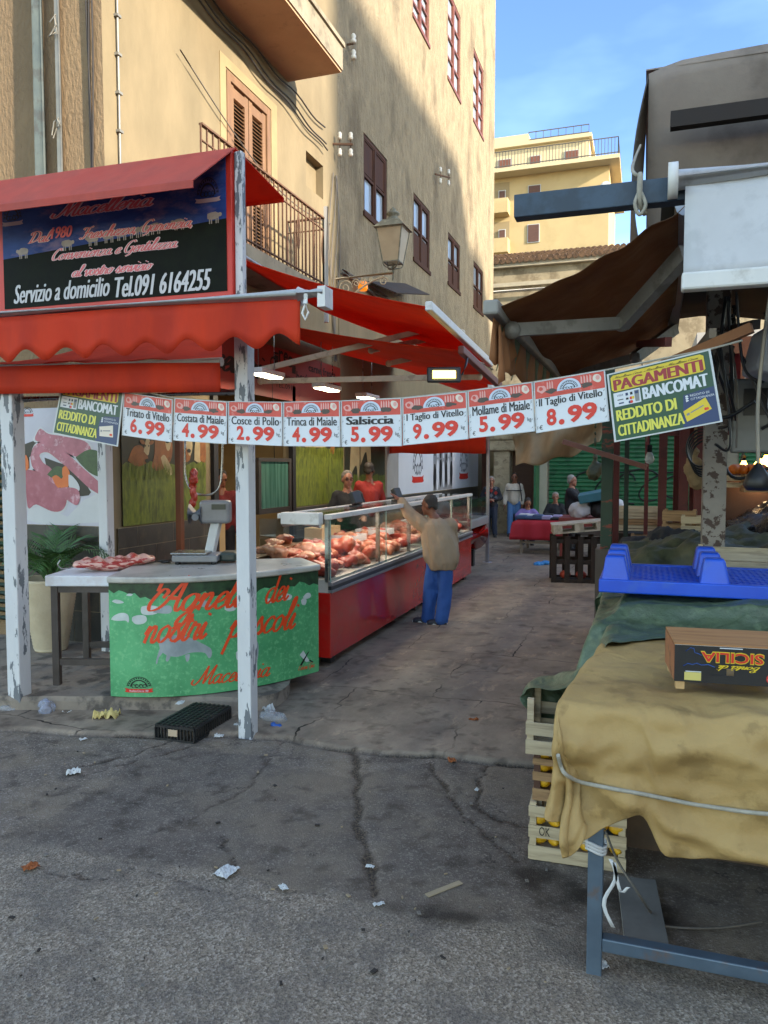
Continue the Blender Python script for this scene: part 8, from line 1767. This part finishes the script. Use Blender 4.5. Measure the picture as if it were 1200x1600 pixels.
m2 = MB(); a, b = at(667, 1402, z=0), at(720, 1381, z=0); m2.bar(a+Z3*.008, b+Z3*.008, .028, .004); tag(m2.build('wood_sliver', M('pale_splinter', '#8d7c62', '#a39377', s=12, rough=.85)), 'pale splinter of crate wood lying on the asphalt', 'wood sliver')
LFM = M('dry_leaf', '#7a3f1c', '#93521f', s=12, rough=.8)
for i, (px, py, lab) in enumerate(((740, 1126, 'orange dry leaf lying on the brown paving'), (48, 1357, 'orange brown leaf on the asphalt at the far left'), (706, 1190, 'small reddish leaf on the edge of the paving'))):
    crumple('dry_leaf', lab, 'leaf', px, py, .07, .045, .02, LFM, 50+i, i, 7)
rs = random.Random(21); SCR = [M('dusty_chip', '#6d6760', rough=.9), M('tan_chip', '#86745a', '#9a886c', s=9, rough=.9), M('dark_chip', '#2a2420', rough=.9)]
for k in range(85):
    px, py = rs.uniform(10, 860), rs.uniform(1165, 1560)
    p = at(px, py, z=0); m2 = MB(); L_ = rs.uniform(.006, .026); r_ = rs.uniform(0, 3); d = Vector((math.cos(r_), math.sin(r_), 0)); e = Vector((-d.y, d.x, 0))
    m2.obox(p+Z3*.007, d*L_, e*L_*rs.uniform(.3, .7), Z3*.005); tag(m2.build('litter_chip', rs.choice(SCR), loc=p), 'tiny chip of litter lying loose on the asphalt', 'litter', 'tiny chips scattered over the asphalt')
# black folding crate upside down on the ground
c0_, c1_, c3_ = at(243, 1155, z=0), at(308, 1157, z=0), at(334, 1128, z=0)
du = (c1_-c0_).normalized(); dv = Vector((-du.y, du.x, 0)); wu = .30; wv = .5; hz_ = .105; dv = Matrix.Rotation(-.22, 3, 'Z')@dv; du = Vector((dv.y, -dv.x, 0))
t = thing('plastic_crate', 'black plastic crate lying upside down below the lamb counter', 'crate', c0_); BQ = lambda a, b, c: c0_+du*a+dv*b+Z3*c
BC = M('black_crate_plastic', '#131315', '#1d1d1f', s=9, rough=.5, dirt='#3a3733', ds=14, da=.5, dlo=.54)
m2 = MB()
for b in (0, wv):
    for z in (.008, hz_-.008): m2.obox(BQ(wu/2, b, z), du*wu, dv*.014, Z3*.016)
    for k in range(13): m2.obox(BQ(wu*k/12, b, hz_/2), du*.007, dv*.012, Z3*(hz_-.033))
for a in (0, wu):
    for z in (.008, hz_-.008): m2.obox(BQ(a, wv/2, z), du*.014, dv*(wv-.015), Z3*.016)
    for k in range(17): m2.obox(BQ(a, wv*(k+.5)/17, hz_/2), du*.012, dv*.007, Z3*(hz_-.033))
m2.build('slotted_sides', BC, t)
m2 = MB()
for k in range(8): m2.obox(BQ(wu*(k+.5)/8, wv/2, hz_+.004), du*.012, dv*wv, Z3*.007)
for k in range(12): m2.obox(BQ(wu/2, wv*(k+.5)/12, hz_+.0025), du*wu, dv*.012, Z3*.006)
m2.obox(BQ(wu/2, wv/2, hz_-.009), du*(wu-.03), dv*(wv-.03), Z3*.004); m2.build('base_grid', BC, t)
m2 = MB(); m2.obox(BQ(wu*.47, -.009, .06), du*.07, dv*.004, Z3*.045); m2.build('paper_label', M('tan_label', '#a58f76', '#b5a088', rough=.8), t)
crumple('paper_scrap', 'torn white sticker stuck on top of the black crate', 'paper', 282, 1122, .05, .08, .01, PAP, 61, .3, 7, hz_+.01)

# more goods and clutter under the right-hand roofs
rs = random.Random(31)
def sack(label, px, py, y, r, m_, seed):
    p = at(px, py, y=y); b = MB(); q_ = random.Random(seed)
    for k in range(5): b.ell(p+Vector((q_.uniform(-.3, .3)*r[0], q_.uniform(-.3, .3)*r[1], q_.uniform(-.5, .4)*r[2])), (r[0]*.7, r[1]*.7, r[2]*.65), None, 10, 8)
    b.cap(p+Z3*r[2]*.7, p+Z3*(r[2]+.12), .03, .015); b.tube([p+Z3*(r[2]+.1), p+Z3*(r[2]+.6)], .012, 6)
    tag(remesh(b, 'hanging_bag', m_, None, .02, 2, lambda p: .02*ridge(p*14, 2)), label, 'bag')
sack('brown sack hanging left of the flaking grey post', 1086, 735, 7.8, (.1, .09, .16), TAN, 2)
sack('black sack hanging under the tilted grey hood', 1143, 640, 6.0, (.09, .09, .14), BKT, 3)
sack('dark rag bundle hanging above the green roller shutter', 930, 735, 9.6, (.1, .08, .12), OLV, 4)
mb = MB(); p = at(1095, 700, y=6.2)
for k in range(5): mb.tube([p+Vector((.1*math.cos(t)+.01*k, .03*k, .14*math.sin(t)-.02*k)) for t in np.linspace(0, 6.283, 20)], .008, 5)
tag(mb.build('cable_coil', BLK), 'coil of black cable hung on the flaking grey post', 'cable')
for k, (px, py, y, w_, h_, m_, lab) in enumerate(((1062, 815, 7.9, .3, .2, CB, 'brown slatted box standing behind the olive cover'), (1088, 818, 7.7, .26, .14, CW, 'pale slatted box beside the brown slatted box'), (1150, 752, 8.6, .42, .12, CW, 'pale slatted box on top of the orange brown cabinet'), (1185, 756, 8.4, .3, .16, CB, 'brown slatted box near the lit bulbs'))):
    p = at(px, py, y=y); crate(lab, p.x, y, p.z-h_/2, w_, .26, h_, m_, ((.0, h_*.4), (h_*.55, h_)), rs.uniform(-.1, .1), nm='wooden_box')
mb = MB(); p = at(1040, 862, y=6.0); mb.box(p.x-.3, 6.6, 0, p.x+1.6, 6.64, 1.1); tag(mb.build('plywood_sheet', M('stained_plywood', '#5f4a33', '#735c42', s=4, rough=.8)), 'stained plywood sheet standing behind the olive covered stall', 'board')
OR_ = M('orange_fruit', '#b85a14', '#c86a1e', s=9, rough=.5, bump=.3, bs=120)
for k in range(14):
    p = at(1140+rs.uniform(0, 55), 764, y=8.35); m2 = MB(); c = Vector((p.x, 8.3+rs.uniform(0, .25), 1.78+.05)); m2.ell(c, .05, None, 12, 8); tag(m2.build('orange', OR_, loc=c-Z3*.05), 'orange lying in a heap beneath the lit bulbs', 'orange', 'oranges heaped beneath the lit bulbs')
for k, (px, py0, py1, y) in enumerate(((1000, 560, 690, 8.0), (1046, 585, 640, 6.6), (1140, 520, 700, 5.4), (1165, 600, 720, 6.4))):
    a, b = at(px, py0, y=y), at(px+rs.uniform(-14, 14), py1, y=y); m_ = (a+b)/2+Vector((rs.uniform(-.08, .08), 0, 0)); mb = MB(); mb.tube(catmull([a, m_, b], 8), .007, 5); tag(mb.build('loose_cord', MATS['grey_cable']), ('thin cord hanging near the green patched post', 'thin cord dangling below the orange wooden batten', 'long cord dangling right of the payment board', 'cord dangling left of the black lamp holder')[k], 'cord')
